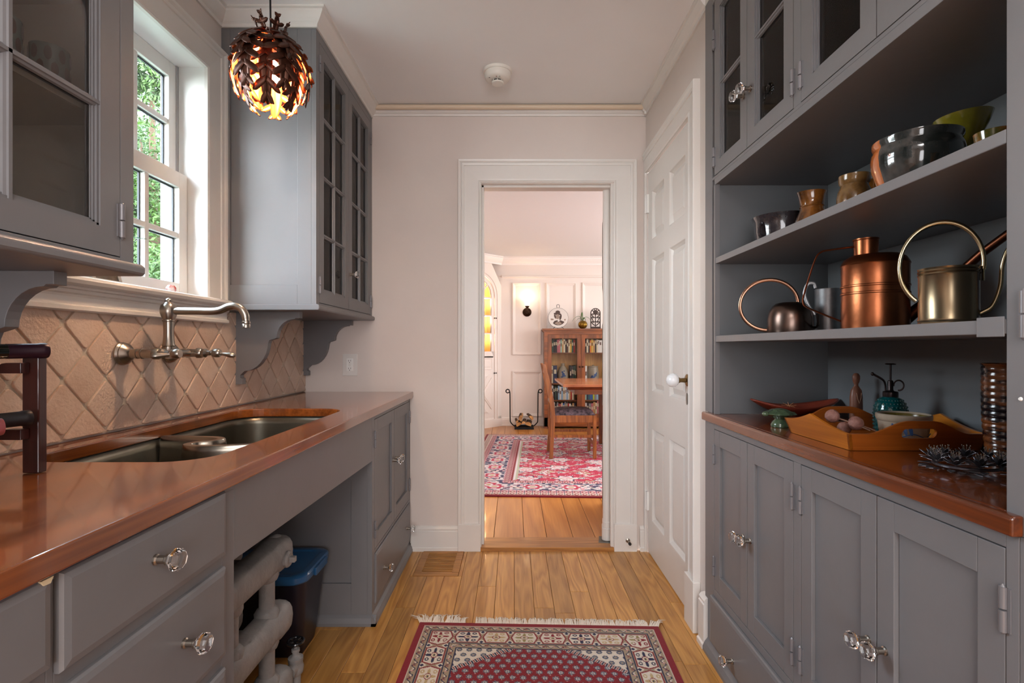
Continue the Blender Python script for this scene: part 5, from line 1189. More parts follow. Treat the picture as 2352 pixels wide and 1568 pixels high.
# ------------------------------------------------------------ wine rack and bottles
M_rack = wood('rack_wood', '#2a100c', '#4a201a', 'Z', rough=0.3, coat=0.3, objrand=0, figure=0.2)
wr = thing('wine_rack', 'dark reddish wooden wine rack at the left edge of the counter', 'wine rack', (-1.02, 0.93, ZC+0.001))
for x0 in (-0.947, -1.13):
    g = MB(); g.box(x0, x0+0.032, 0.986, 1.004, ZC+0.001, 1.10); g.build('post', M_rack, wr, bevel=0.002)
    xq = x0 if x0 < -1 else -0.845; g = MB(); g.box(xq, xq+0.032, 0.742, 0.7595, ZC+0.001, 1.10); g.build('post', M_rack, wr, bevel=0.002)
for zr_ in (1.071, 0.945):
    for yy in (0.968, 0.76):
        z_ = zr_ if yy > 0.9 else zr_-0.020; g = MB(); pts = [(-1.145, z_+0.018)]
        for cx_ in (-1.09, -0.985):
            pts += [(cx_-0.024, z_+0.018)]+[(cx_-0.016*math.cos(t), z_+0.018-0.006*math.sin(t)) for t in np.linspace(0.2, PI-0.2, 6)]+[(cx_+0.024, z_+0.018)]
        xe = -0.932 if yy > 0.9 else -0.815
        pts += [(xe, z_+0.018), (xe, z_-0.002), (-1.145, z_-0.002)]
        g.prism(pts, 'Y', yy, yy+0.017); g.build('rail', M_rack, wr, bevel=0.001)
def bottle(lab, tip, d, mglass, mcap, seed, endm=None):
    d = Vector(d).normalized(); t = thing('wine_bottle', lab, 'bottle', tip, 'wine bottles in the rack')
    rot = d.to_track_quat('X', 'Z').to_euler()
    g = MB(); g.lathe([(0, 0), (0.0140, 0), (0.0148, 0.003), (0.0148, 0.012), (0.0138, 0.014), (0.0138, 0.060)], (0, 0, 0), '-X', 20); put('capsule', g.mesh('capsule', mcap, smooth=True), t, WL[t.name])
    g = MB(); g.lathe([(0.0134, 0.060), (0.0140, 0.085), (0.022, 0.110), (0.033, 0.128), (0.0365, 0.145), (0.0368, 0.25), (0.0350, 0.262), (0.012, 0.258), (0, 0.250)], (0, 0, 0), '-X', 24); put('glass_body', g.mesh('glass_body', mglass, smooth=True), t, WL[t.name])
    g = MB(); g.lathe([(0.0371, 0.165), (0.0371, 0.235)], (0, 0, 0), '-X', 24); g.f = g.f[:24]; g.m = g.m[:24]; put('paper_label', g.mesh('paper_label', mat('bottle_paper', '#c9c6bd', 0.7), smooth=True), t, WL[t.name])
    if endm:
        g = MB(); g.lathe([(0.0095, -0.0006), (0.0118, -0.0006), (0.0118, 0.0004), (0.0095, 0.0004)], (0, 0, 0), '-X', 20)
        for k in range(12): a = 2*PI*k/12; g.box(-0.0002, 0.0006, 0.0075*math.cos(a)-0.001, 0.0075*math.cos(a)+0.001, 0.0075*math.sin(a)-0.001, 0.0075*math.sin(a)+0.001)
        g.ball((0.0004, 0, 0), 0.0032, 8, 5, (0.3, 1, 1)); put('gold_emblem', g.mesh('gold_emblem', endm), t, WL[t.name])
    t.rotation_euler = rot; return t
M_cap1 = mat('purple_foil', '#2a1420', 0.35, metal=0.3); M_cap2 = mat('black_foil', '#1c1b1f', 0.4, metal=0.2); M_gl = mat('dark_bottle_glass', '#101410', 0.06, coat=0.5); M_gold = mat('gold_foil', '#c7a468', 0.35, metal=0.8)
bottle('wine bottle with purple foil and gold emblem on top of the rack, neck pointing out', (-0.898, 0.985, 1.112), (0.42, 0.905, 0.015), M_gl, M_cap1, 1, M_gold)
bottle('wine bottle with plain black foil on the lower rail of the rack', (-0.912, 0.966, 0.986), (0.42, 0.905, 0.02), M_gl, M_cap2, 2)
bottle('wine bottle with rosy foil, cut by the left edge, before the black-foiled one', (-0.862, 0.862, 0.985), (0.42, 0.905, 0.02), M_gl, mat('rosy_foil', '#a35a5c', 0.35, metal=0.3), 3)

# ------------------------------------------------------------ items inside the glass cupboards and on the window sill
def crock_patterned(label, loc, h_=0.105, r_=0.038):
    t = thing('patterned_crock', label, 'crock', loc, 'patterned crocks behind glass')
    g = MB(); g.lathe([(0, 0), (r_, 0), (r_*1.04, 0.01), (r_, h_*0.5), (r_*1.02, h_), (r_*0.92, h_), (r_*0.9, 0.02), (0, 0.01)], n=28); L2(t, g, 'body', mat('grey_green_glaze', '#69706c', 0.25))
    g = MB()
    for row_ in (0.25, 0.55, 0.82):
        for k in range(9):
            a = 2*PI*k/9+row_*4; vs = []; 
            for q in range(8):
                b = 2*PI*q/8; aa = a+0.2*math.cos(b); vs.append(((r_*1.045+0.0006)*math.cos(aa), (r_*1.045+0.0006)*math.sin(aa), h_*row_+0.014*math.sin(b)))
            g.add(vs, [tuple(range(8))])
    L2(t, g, 'painted_leaves', mat('brown_slip', '#4a3428', 0.35), False); return t
crock_patterned('grey-green crock with brown leaf pattern nearest the door edge of the near left cupboard', (-0.893, 0.985, 1.586))
crock_patterned('second grey-green patterned crock, left of the other in the near left cupboard', (-0.893, 0.888, 1.586))
M_china = mat('white_china', '#d9d6d0', 0.2)
def plate_stack(lab, loc, n, r):
    for k in range(n):
        lathe_thing('plate', f'white plate, {ORD[k]} from the bottom of the stack {lab}', 'plate', (loc[0], loc[1], loc[2]+0.0006+k*0.009), [(0, 0), (r*0.6, 0), (r*0.65, 0.004), (r, 0.012), (r, 0.015), (r*0.62, 0.006), (0, 0.005)], M_china, 28, group='stacked plates behind glass '+lab)
plate_stack('in the far left cupboard, middle shelf', (-0.96, 2.25, 1.83), 6, 0.115)
plate_stack('in the far left cupboard, lowest shelf', (-0.96, 2.62, 1.585), 5, 0.11)
lathe_thing('bowl', 'white bowl on the bottom of the far left cupboard', 'bowl', (-0.96, 2.24, 1.3066), [(0, 0), (0.04, 0), (0.045, 0.01), (0.09, 0.05), (0.105, 0.075), (0.10, 0.075), (0.085, 0.05), (0, 0.012)], M_china)
# right-hand upper cupboard
pv = lathe_thing('vase', 'cream speckled vase with a waist behind the far right glass doors', 'vase', (0.86, 1.70, 1.7226), [(0, 0), (0.05, 0), (0.058, 0.04), (0.052, 0.10), (0.040, 0.15), (0.046, 0.19), (0.060, 0.22), (0.056, 0.22), (0.04, 0.19), (0.036, 0.15), (0, 0.02)], mat('speckled_cream', '#cfc4b2', 0.3, var=0.3, vscale=90))
lathe_thing('vase', 'tall pale vase seen through the far right glass door, behind the speckled one', 'vase', (0.98, 1.745, 1.7226), [(0, 0), (0.05, 0), (0.065, 0.06), (0.06, 0.12), (0.035, 0.18), (0.045, 0.22), (0.04, 0.22), (0, 0.02)], M_china)
lathe_thing('pitcher', 'pale blue pitcher behind the second glass door on the right', 'pitcher', (0.85, 1.375, 1.7226), [(0, 0), (0.045, 0), (0.055, 0.06), (0.05, 0.12), (0.04, 0.17), (0.05, 0.21), (0.045, 0.21), (0.035, 0.17), (0, 0.02)], mat('pale_blue_glaze', '#a9bccb', 0.25))
lathe_thing('platter', 'dark oval platter standing behind the third glass door on the right', 'platter', (1.06, 1.10, 1.905), [(0, 0), (0.10, 0.002), (0.13, 0.012), (0.135, 0.012), (0.10, -0.006), (0, -0.006)], mat('dark_platter', '#4e4a50', 0.3), 36, sx=1.0, sy=1.3, rot=(0, -PI/2+0.12, 0)).location.z = 1.7226+0.135*1.0+0.0
# sill
pf = thing('picture_card', 'small framed picture card standing on the window sill', 'picture', (-1.190, 1.50, 1.3046)); pf.rotation_euler = (0, math.radians(-14), 0)
g = MB(); g.box(-0.004, 0.004, -0.055, 0.055, 0.0, 0.012); g.box(-0.004, 0.004, -0.055, 0.055, 0.088, 0.10); g.box(-0.004, 0.004, -0.055, -0.043, 0.012, 0.088); g.box(-0.004, 0.004, 0.043, 0.055, 0.012, 0.088); L2(pf, g, 'frame', mat('grey_card_frame', '#a7a29a', 0.6), False)
g = MB(); g.box(-0.003, 0.001, -0.043, 0.043, 0.012, 0.088); L2(pf, g, 'print', mat('brown_print', '#5c5347', 0.5, var=0.6, vscale=40), False)
g = MB()
for k in range(4): g.box(0.004, 0.0046, -0.045+k*0.024, -0.042+k*0.024, 0.002, 0.010)
L2(pf, g, 'gold_bars', mat('gold_print', '#d0a94e', 0.4), False)
rb_ = lathe_thing('berry_ornament', 'small shiny red ball on the window sill below the sash', 'ornament', (-1.175, 1.755, 1.3046), [(0, 0), (0.010, 0.002), (0.016, 0.010), (0.016, 0.018), (0.010, 0.027), (0.003, 0.029), (0, 0.029)], mat('red_ornament', '#c02a1c', 0.2, col2='#e8d8d0', vscale=60, sharp=0.1), 18)
pt = thing('sill_plant', 'small potted plant with long green blades on the window sill', 'plant', (-1.195, 1.33, 1.3046))
g = MB(); g.lathe([(0, 0), (0.022, 0), (0.030, 0.045), (0.032, 0.05), (0.028, 0.05), (0.025, 0.04), (0, 0.04)]); L2(pt, g, 'pot', mat('terracotta', '#9c5a3a', 0.7))
for a, l_, h_ in ((89, 0.33, 0.10), (80, 0.13, 0.16), (120, 0.08, 0.14), (-80, 0.12, 0.12), (-95, 0.18, 0.08), (60, 0.10, 0.05)):
    ca, sa = math.cos(math.radians(a))*0.5, math.sin(math.radians(a)); pts = spline([(0, 0, 0.038), (ca*l_*0.2, sa*l_*0.2, 0.05+h_*0.6), (ca*l_*0.6, sa*l_*0.6, 0.05+h_), (ca*l_, sa*l_, 0.05+h_*1.15)], 5); k = len(pts)
    g = MB(); g.tube(pts, [0.003+0.004*math.sin(PI*i/(k-1)) for i in range(k)], 6, flat=(0.3, 1)); L2(pt, g, 'leaf', mat('blade_green', '#2f7a55', 0.35))

# ------------------------------------------------------------ radiator, valve, bin
rd = thing('radiator', 'old grey cast-iron radiator of thick horizontal pipes under the sink', 'radiator', (-0.80, 1.35, 0.0))
RX, RXB = -0.745, -0.90
def header(x_, z_, y0_, y1_, r_=0.046):
    g = MB(); n_ = 16; pr = [(r_*0.92*math.copysign(abs(math.cos(2*PI*k/n_))**0.75, math.cos(2*PI*k/n_)), r_*math.copysign(abs(math.sin(2*PI*k/n_))**0.75, math.sin(2*PI*k/n_))) for k in range(n_)]
    ysr = [(y0_, 0.8), (y0_+0.015, 1.0), (y0_+0.10, 1.0), (y0_+0.105, 1.08), (y0_+0.125, 1.08), (y0_+0.13, 1.0), (y1_-0.09, 1.0), (y1_-0.075, 1.12), (y1_-0.02, 1.14), (y1_-0.004, 1.02), (y1_, 0.7)]
    vs = [(x_+p[0]*s_, yy, z_+p[1]*s_) for yy, s_ in ysr for p in pr]
    fs = [(i*n_+j, (i+1)*n_+j, (i+1)*n_+(j+1) % n_, i*n_+(j+1) % n_) for i in range(len(ysr)-1) for j in range(n_)]+[tuple(range(n_)), tuple(range((len(ysr)-1)*n_, len(ysr)*n_))[::-1]]
    g.add(vs, fs); return g.build('header_pipe', M_rad, rd, smooth=True)
for z_ in (0.478, 0.272, 0.066): header(RX, z_, 1.075, 1.632); header(RXB, z_-0.004, 1.075, 1.632, 0.042)
for z0_ in (0.272, 0.066):
    for yy in (1.545, 1.34, 1.155):
        for x_ in (RX, RXB):
            g = MB(); z1_ = z0_+0.206
            g.lathe([(0.034, z0_+0.030), (0.036, z0_+0.048), (0.030, z0_+0.058), (0.0225, z0_+0.064), (0.0225, z1_-0.066), (0.030, z1_-0.060), (0.034, z1_-0.048), (0.034, z1_-0.030)], (x_, yy, 0), 'Z', 16); g.build('column_pipe', M_rad, rd, smooth=True)
        g = MB(); zz_ = z0_+0.206 if z0_ > 0.2 else z0_+0.206
        g.tube([(RX, yy-0.06, z0_+0.206), (RXB, yy-0.06, z0_+0.204)], 0.024, 12); g.build('cross_pipe', M_rad, rd, smooth=True)
for z_ in (0.066,): g = MB(); g.tube([(RX, 1.25, z_), (RXB, 1.25, z_)], 0.024, 12); g.build('cross_pipe', M_rad, rd, smooth=True)
g = MB(); g.lathe([(0, 0.040), (0.024, 0.040), (0.025, 0.052), (0.020, 0.058), (0, 0.058)], (RX, 1.575, 0.468), 'X', 16); g.box(RX+0.056, RX+0.074, 1.567, 1.583, 0.460, 0.476); g.build('plug', M_rad, rd, bevel=0.001)
g = MB(); g.ball((RX, 1.60, 0.522), 0.016, 12, 8, (1.3, 1.3, 0.8)); g.build('lug', M_rad, rd, smooth=True)
for yy in (1.12, 1.54):
    g = MB(); g.prism([(RX-0.04, 0), (RX+0.04, 0), (RX+0.025, 0.026), (RX-0.025, 0.026)], 'Y', yy-0.02, yy+0.02); g.build('foot', M_rad, rd, bevel=0.003)
vl = thing('radiator_valve', 'grey radiator valve with a black handwheel beside the dark bin', 'valve', (-0.722, 1.695, 0.0))
g = MB(); g.tube([(-0.722, 1.695, 0.0), (-0.722, 1.695, 0.05)], 0.016, 12); g.lathe([(0.016, 0.035), (0.024, 0.045), (0.026, 0.062), (0.022, 0.078), (0.024, 0.082), (0.024, 0.094), (0.014, 0.098), (0.010, 0.104), (0.010, 0.112), (0.013, 0.113), (0.013, 0.122), (0.005, 0.124), (0.004, 0.142), (0, 0.142)], (-0.722, 1.695, 0), 'Z', 14)
g.tube([(-0.722, 1.695, 0.066), (-0.722, 1.650, 0.066)], 0.017, 12); g.build('body', M_rad, vl, smooth=True)
g = MB(); g.tube(arc((-0.722, 1.695, 0.146), 0.024, 0, 345, 23, 'XY'), 0.0055, 8, closed=True); g.lathe([(0, 0.138), (0.008, 0.138), (0.008, 0.152), (0, 0.153)], (-0.722, 1.695, 0), 'Z', 10)
for a in (0, 60, 120): ca, sa = math.cos(math.radians(a)), math.sin(math.radians(a)); g.tube([(-0.722-0.022*ca, 1.695-0.022*sa, 0.146), (-0.722+0.022*ca, 1.695+0.022*sa, 0.146)], 0.0035, 6)
g.build('handwheel', mat('black_enamel', '#1b1a1c', 0.2, coat=0.5), vl, smooth=True)
bn = thing('waste_bin', 'dark plastic waste bin with a blue lid in the knee space under the sink', 'bin', (-0.88, 1.93, 0.0))
g = MB()
def rr_ring(x0, x1, y0, y1, r, z_): return [(p[0], p[1], z_) for p in roundrect(x0, x1, y0, y1, r, 5)]
rs = [rr_ring(-1.010, -0.772, 1.845, 2.000, 0.03, 0.001), rr_ring(-1.014, -0.768, 1.842, 2.003, 0.032, 0.01), rr_ring(-1.045, -0.738, 1.790, 2.040, 0.04, 0.30)]
n_ = len(rs[0]); g.add([p for r in rs for p in r], [(r*n_+k, r*n_+(k+1) % n_, (r+1)*n_+(k+1) % n_, (r+1)*n_+k) for r in range(2) for k in range(n_)]+[tuple(range(n_))[::-1]]); g.build('body', mat('dark_bin_plastic', '#221e28', 0.35), bn, smooth=True)
g = MB(); rs = [rr_ring(-1.052, -0.730, 1.778, 2.046, 0.05, 0.290), rr_ring(-1.056, -0.726, 1.774, 2.050, 0.05, 0.296), rr_ring(-1.056, -0.726, 1.774, 2.050, 0.05, 0.314), rr_ring(-1.050, -0.732, 1.780, 2.044, 0.048, 0.320), rr_ring(-1.030, -0.752, 1.800, 2.024, 0.04, 0.320), rr_ring(-1.024, -0.758, 1.806, 2.018, 0.04, 0.314)]
g.add([p for r in rs for p in r], [(r*n_+k, r*n_+(k+1) % n_, (r+1)*n_+(k+1) % n_, (r+1)*n_+k) for r in range(5) for k in range(n_)]+[tuple(range(5*n_, 6*n_)), tuple(range(n_))[::-1]]); M_blue = mat('blue_lid_plastic', '#2b5a86', 0.28, coat=0.3); ld_ = g.build('lid', M_blue, bn, smooth=True)
g = MB(); g.box(-0.727, -0.716, 1.86, 1.97, 0.290, 0.318); g.build('lid_clip', M_blue, ld_, bevel=0.003)
# ------------------------------------------------------------ things on the right shelves
M_copper = mat('brushed_copper', '#a0603f', 0.30, metal=1.0, var=0.25, vscale=14, bump=0.02, bscale=90); M_copd = mat('dark_copper', '#6c3f2c', 0.32, metal=1.0, var=0.3, vscale=12)
M_brass = mat('antique_brass', '#8f7f66', 0.27, metal=1.0, var=0.15, vscale=10); M_pewt = mat('antique_pewter', '#6b5a52', 0.28, metal=1.0, var=0.15, vscale=10); M_galv = mat('galvanised', '#a6a8ab', 0.4, metal=0.9, var=0.25, vscale=25)
S1, S2 = 1.1606, 1.4386
def loc2(tn, p):                 # world offset -> local offset of a root turned to face the room and narrowed
    th = math.atan(tn); k = math.cos(th); return ((math.cos(th)*p[0]-math.sin(th)*p[1])/k, (math.sin(th)*p[0]+math.cos(th)*p[1])/k, p[2])
# small dome can
t = thing('watering_can', 'small dome-shaped pewter watering can with a ring handle, leftmost on the middle shelf', 'watering can', (0.862, 1.598, S1))
g = MB(); g.lathe([(0, 0), (0.072, 0), (0.0735, 0.004), (0.0735, 0.045), (0.070, 0.066), (0.060, 0.084), (0.046, 0.095), (0.030, 0.098), (0.026, 0.094), (0, 0.09)], n=40); L2(t, g, 'body', M_pewt)
g = MB(); g.tube(arc((-0.068, -0.005, 0.092), 0.094, -78, -363, 40, 'XZ', 0.080), 0.0036, 8, flat=(1.6, 0.6)); L2(t, g, 'handle', mat('rosy_metal', '#94705c', 0.25, metal=1.0))
g = MB(); g.tube(spline([(0.070, -0.01, 0.018), (0.080, -0.022, 0.020), (0.084, -0.05, 0.030), (0.080, -0.085, 0.055)]), 0.004, 8); L2(t, g, 'spout', M_pewt)
t = thing('tin_mug', 'tall galvanised mug with a looped handle, behind the copper can', 'mug', (0.985, 1.602, S1))
g = MB(); g.lathe([(0, 0), (0.044, 0), (0.0445, 0.003), (0.0445, 0.137), (0.0455, 0.140), (0.043, 0.140), (0.0425, 0.01), (0, 0.006)], n=32); L2(t, g, 'body', M_galv)
g = MB(); g.tube(spline([(-0.040, -0.012, 0.145), (-0.046, -0.012, 0.160), (-0.066, -0.012, 0.158), (-0.076, -0.012, 0.125), (-0.060, -0.012, 0.085), (-0.042, -0.012, 0.060)]), 0.0045, 8, flat=(0.4, 1.3)); L2(t, g, 'handle', M_galv)
t = thing('watering_can', 'large copper watering can with an angular handle and long spout, middle shelf', 'watering can', (0.90, 1.277, S1))
g = MB(); g.lathe([(0, 0), (0.087, 0), (0.0875, 0.002), (0.0875, 0.088), (0.0895, 0.0895), (0.0895, 0.0925), (0.0875, 0.094), (0.0875, 0.106), (0.0895, 0.1075), (0.0895, 0.1105), (0.0875, 0.112), (0.0875, 0.160), (0.0895, 0.163), (0.0875, 0.167), (0.080, 0.178), (0.066, 0.186), (0.033, 0.190), (0.020, 0.190)], n=48); L2(t, g, 'body', M_copper)
g = MB(); g.lathe([(0.0315, 0.186), (0.032, 0.190), (0.0330, 0.224), (0.0350, 0.226), (0.0350, 0.229), (0.0320, 0.229), (0.0310, 0.20)], (-0.022, -0.005, 0), 'Z', 32); L2(t, g, 'neck', M_copper)
g = MB(); g.tube(spline([(-0.053, -0.01, 0.212), (-0.11, -0.01, 0.210), (-0.140, -0.01, 0.206), (-0.157, -0.01, 0.185), (-0.185, -0.01, 0.105), (-0.190, -0.01, 0.078), (-0.175, -0.01, 0.062), (-0.10, -0.01, 0.030), (-0.078, -0.01, 0.022)], 6), 0.0052, 8, flat=(0.5, 1.3)); L2(t, g, 'handle', M_copper)
g = MB(); g.tube([loc2(0.705, p) for p in ((0.062, -0.020, 0.028), (0.095, -0.075, 0.085), (0.130, -0.150, 0.165), (0.165, -0.235, 0.232))], [0.017, 0.0125, 0.010, 0.009], 14); WLDIR = None; L2(t, g, 'spout', M_copd)
t = thing('watering_can', 'antique brass watering can with a large round handle, rightmost on the middle shelf', 'watering can', (0.84, 0.99, S1))
g = MB(); g.lathe([(0, 0), (0.061, 0), (0.0625, 0.003), (0.0605, 0.006), (0.0625, 0.010), (0.0605, 0.014), (0.0605, 0.095), (0.0625, 0.098), (0.0605, 0.101), (0.0625, 0.104), (0.0605, 0.107), (0.0620, 0.1105), (0.058, 0.1105), (0.056, 0.04), (0, 0.03)], n=44); L2(t, g, 'body', M_brass)
g = MB(); g.tube(arc((-0.016, 0.0, 0.118), 0.083, -125, -370, 40, 'XZ'), 0.0050, 10)
g.tube([(0.0655, 0, 0.105), (0.0655, 0, 0.083)], [0.006, 0.006], 8, flat=(1, .5)); L2(t, g, 'handle', mat('pale_brass', '#b5a888', 0.22, metal=1.0))
g = MB(); g.tube(spline([(0.058, 0.0, 0.020), (0.082, 0.0, 0.034), (0.096, 0.0, 0.070), (0.100, 0.0, 0.110), (0.112, 0.0, 0.140), (0.135, 0.0, 0.158), (0.16, 0.0, 0.162)], 6), 0.0048, 10); L2(t, g, 'spout', mat('pale_brass', '#b5a888', 0.22, metal=1.0))
o = lathe_thing('enamel_pan_lid', 'dark blue enamel pan lid leaning at the back, cut by the grey post', 'lid', (1.06, 0.98, S1+0.052), [(0, 0.012), (0.03, 0.010), (0.05, 0.0), (0.052, 0.0), (0.03, 0.007), (0, 0.009)], mat('blue_enamel', '#2c3a52', 0.2, coat=0.5), 32, rot=(0, -PI/2+0.12, 0))
# top shelf pottery
M_brn = mat('brown_drip_glaze', '#8a5420', 0.12, coat=0.6, col2='#2c180c', vscale=14, sharp=0.05); M_brn2 = mat('tan_glaze', '#8c6a3e', 0.15, coat=0.5, col2='#3c2412', vscale=18)
M_blk = mat('black_glaze', '#17151a', 0.10, coat=0.7, col2='#3a3436', vscale=20)
t = thing('pottery_dish', 'black glazed pottery dish, leftmost on the top open shelf', 'dish', (0.862, 1.655, S2))
g = MB(); g.lathe([(0, 0), (0.070, 0), (0.080, 0.006), (0.086, 0.05), (0.088, 0.085), (0.094, 0.095), (0.096, 0.100), (0.090, 0.101), (0.082, 0.085), (0.078, 0.015), (0, 0.010)], n=36); L2(t, g, 'body', M_blk)
g = MB(); g.tube(spline([(-0.084, -0.03, 0.075), (-0.094, -0.035, 0.062), (-0.094, -0.037, 0.040), (-0.083, -0.034, 0.030)]), 0.006, 8); L2(t, g, 'handle', M_blk)
t = thing('pottery_pitcher', 'orange-brown glazed pitcher with a pinched waist on the top open shelf', 'pitcher', (0.868, 1.49, S2))
g = MB(); g.lathe([(0, 0), (0.042, 0), (0.052, 0.015), (0.054, 0.035), (0.046, 0.060), (0.037, 0.078), (0.036, 0.085), (0.038, 0.088), (0.036, 0.092), (0.038, 0.115), (0.043, 0.130), (0.040, 0.130), (0.033, 0.10), (0, 0.05)], n=32, fn=lambda a, h: 1+(0.16*max(0, math.cos(a-PI*1.05))**6 if h > 0.1 else 0)); L2(t, g, 'body', M_brn)
t = thing('pottery_jar', 'small brown and cream jar with a grooved rim, between the pitcher and the big bowl', 'jar', (0.875, 1.315, S2))
g = MB(); g.lathe([(0, 0), (0.040, 0), (0.047, 0.02), (0.0475, 0.065), (0.044, 0.080), (0.0385, 0.090), (0.037, 0.096), (0.041, 0.102), (0.043, 0.112), (0.043, 0.120), (0.039, 0.120), (0.036, 0.09), (0, 0.02)], n=32); L2(t, g, 'body', M_brn2)
lathe_thing('pottery_bowl', 'low brown bowl half hidden behind the big bowl, on the top open shelf', 'bowl', (0.985, 1.40, S2), [(0, 0), (0.04, 0), (0.05, 0.04), (0.062, 0.115), (0.066, 0.128), (0.061, 0.128), (0.05, 0.05), (0, 0.02)], M_brn)
t = thing('pottery_bowl', 'big orange and black glazed bowl in the middle of the top open shelf', 'bowl', (0.880, 1.119, S2))
g = MB(); pr_ = [(0, 0), (0.060, 0), (0.066, 0.006), (0.088, 0.035), (0.1035, 0.075), (0.106, 0.095), (0.104, 0.108), (0.099, 0.116), (0.099, 0.120), (0.103, 0.126), (0.103, 0.133), (0.097, 0.134), (0.094, 0.11), (0.09, 0.06), (0.05, 0.015), (0, 0.01)]
g.lathe(pr_, n=48); g.m = [0]*len(g.f)
for i, f in enumerate(g.f[:15*48]):
    a = (i % 48)/48*360
    g.m[i] = 1 if 105 < a < 178 and i < 12*48 else 0
me = g.mesh('body', [mat('dark_green_glaze', '#1d2220', 0.08, coat=0.8, col2='#4c4a48', vscale=8, sharp=0.1), mat('orange_glaze', '#b5622c', 0.15, coat=0.6, var=0.25, vscale=16)], smooth=True); put('body', me, t, WL[t.name])
t = thing('pottery_bowl', 'olive green footed bowl behind the big bowl, highest on the top open shelf', 'bowl', (1.010, 1.140, S2)); t.rotation_euler = (0, math.radians(-3), 0)
g = MB(); g.lathe([(0, 0.004), (0.030, 0.004), (0.028, 0.012), (0.016, 0.04), (0.016, 0.115), (0.028, 0.135), (0.052, 0.150), (0.070, 0.172), (0.080, 0.188), (0.0825, 0.193), (0.079, 0.193), (0.06, 0.165), (0.03, 0.145), (0, 0.14)], n=40, sx=0.85, sy=0.85); L2(t, g, 'body', mat('olive_glaze', '#7d7420', 0.18, coat=0.5, var=0.25, vscale=20))
t = thing('pottery_dish', 'small orange and green glazed dish at the right end of the top open shelf', 'dish', (0.868, 0.925, S2))
g = MB(); g.lathe([(0, 0), (0.026, 0), (0.034, 0.025), (0.036, 0.05), (0.040, 0.068), (0.037, 0.069), (0.033, 0.05), (0, 0.012)], n=36); L2(t, g, 'body', mat('orange_green_glaze', '#a8602a', 0.12, coat=0.6, col2='#4a4a18', vscale=18, sharp=0.1))
# counter of the hutch
CZ = 0.8808
t = thing('wooden_boat_dish', 'long red wooden boat-shaped dish with a carved star at the far end of the counter', 'dish', (0.968, 1.765, CZ))
M_red = mat('red_painted_wood', '#7c3424', 0.35, var=0.2, vscale=10); g = MB(); vs = []; N, K = 28, 10
for i in range(N+1):
    u = 2*i/N-1; x_ = u*0.150; wmax = 0.062*(1-abs(u)**2.3)**0.75+0.0008; lift = 0.0265+0.022*abs(u)**2
    for j in range(K+1):
        v = 2*j/K-1; vs.append((x_, v*wmax, lift+0.014-(0.030*(1-abs(v)**2.0))*(1-abs(u)**2)*0.95-0.004*(1-abs(u))))
fs = [(i*(K+1)+j, (i+1)*(K+1)+j, (i+1)*(K+1)+j+1, i*(K+1)+j+1) for i in range(N) for j in range(K)]; g.add(vs, fs)
o = L2(t, g, 'hull', M_red); md = o.modifiers.new('solid', 'SOLIDIFY'); md.thickness = 0.005; md.offset = -1
g = MB(); g.box(-0.06, 0.06, -0.02, 0.02, 0, 0.004); L2(t, g, 'foot', M_red, False)
g = MB()
for k in range(8): a = 2*PI*k/8; g.tube([(0.0, 0.036, 0.0330), (0.026*math.cos(a), 0.036+0.008*math.sin(a), 0.0350+0.010*math.sin(a))], 0.0009, 5)
L2(t, g, 'carved_star', mat('carved_line', '#d29a70', 0.5), False)
t = thing('turtle_dish', 'small green glazed footed dish shaped like a turtle shell, left of the wooden tray', 'figurine', (0.797, 1.535, CZ)); M_grn = mat('green_glaze', '#55664c', 0.2, coat=0.4, col2='#2a3a2c', vscale=35)
g = MB(); g.lathe([(0, 0), (0.027, 0), (0.028, 0.006), (0.024, 0.014), (0.015, 0.022), (0.014, 0.026), (0, 0.026)], n=24); L2(t, g, 'foot', M_grn)
g = MB(); g.lathe([(0, 0.022), (0.016, 0.024), (0.040, 0.034), (0.050, 0.039), (0.050, 0.041), (0.040, 0.045), (0.024, 0.052), (0.008, 0.055), (0, 0.055)], n=40, fn=lambda a, h: 1+0.05*math.sin(8*a)); L2(t, g, 'shell', M_grn)
g = MB(); g.ball((-0.054, -0.012, 0.040), 0.009, 10, 6, (1.3, 0.9, 0.8)); g.ball((0.052, 0.012, 0.039), 0.006, 8, 5, (1.5, 0.8, 0.7)); L2(t, g, 'head_and_tail', M_grn)
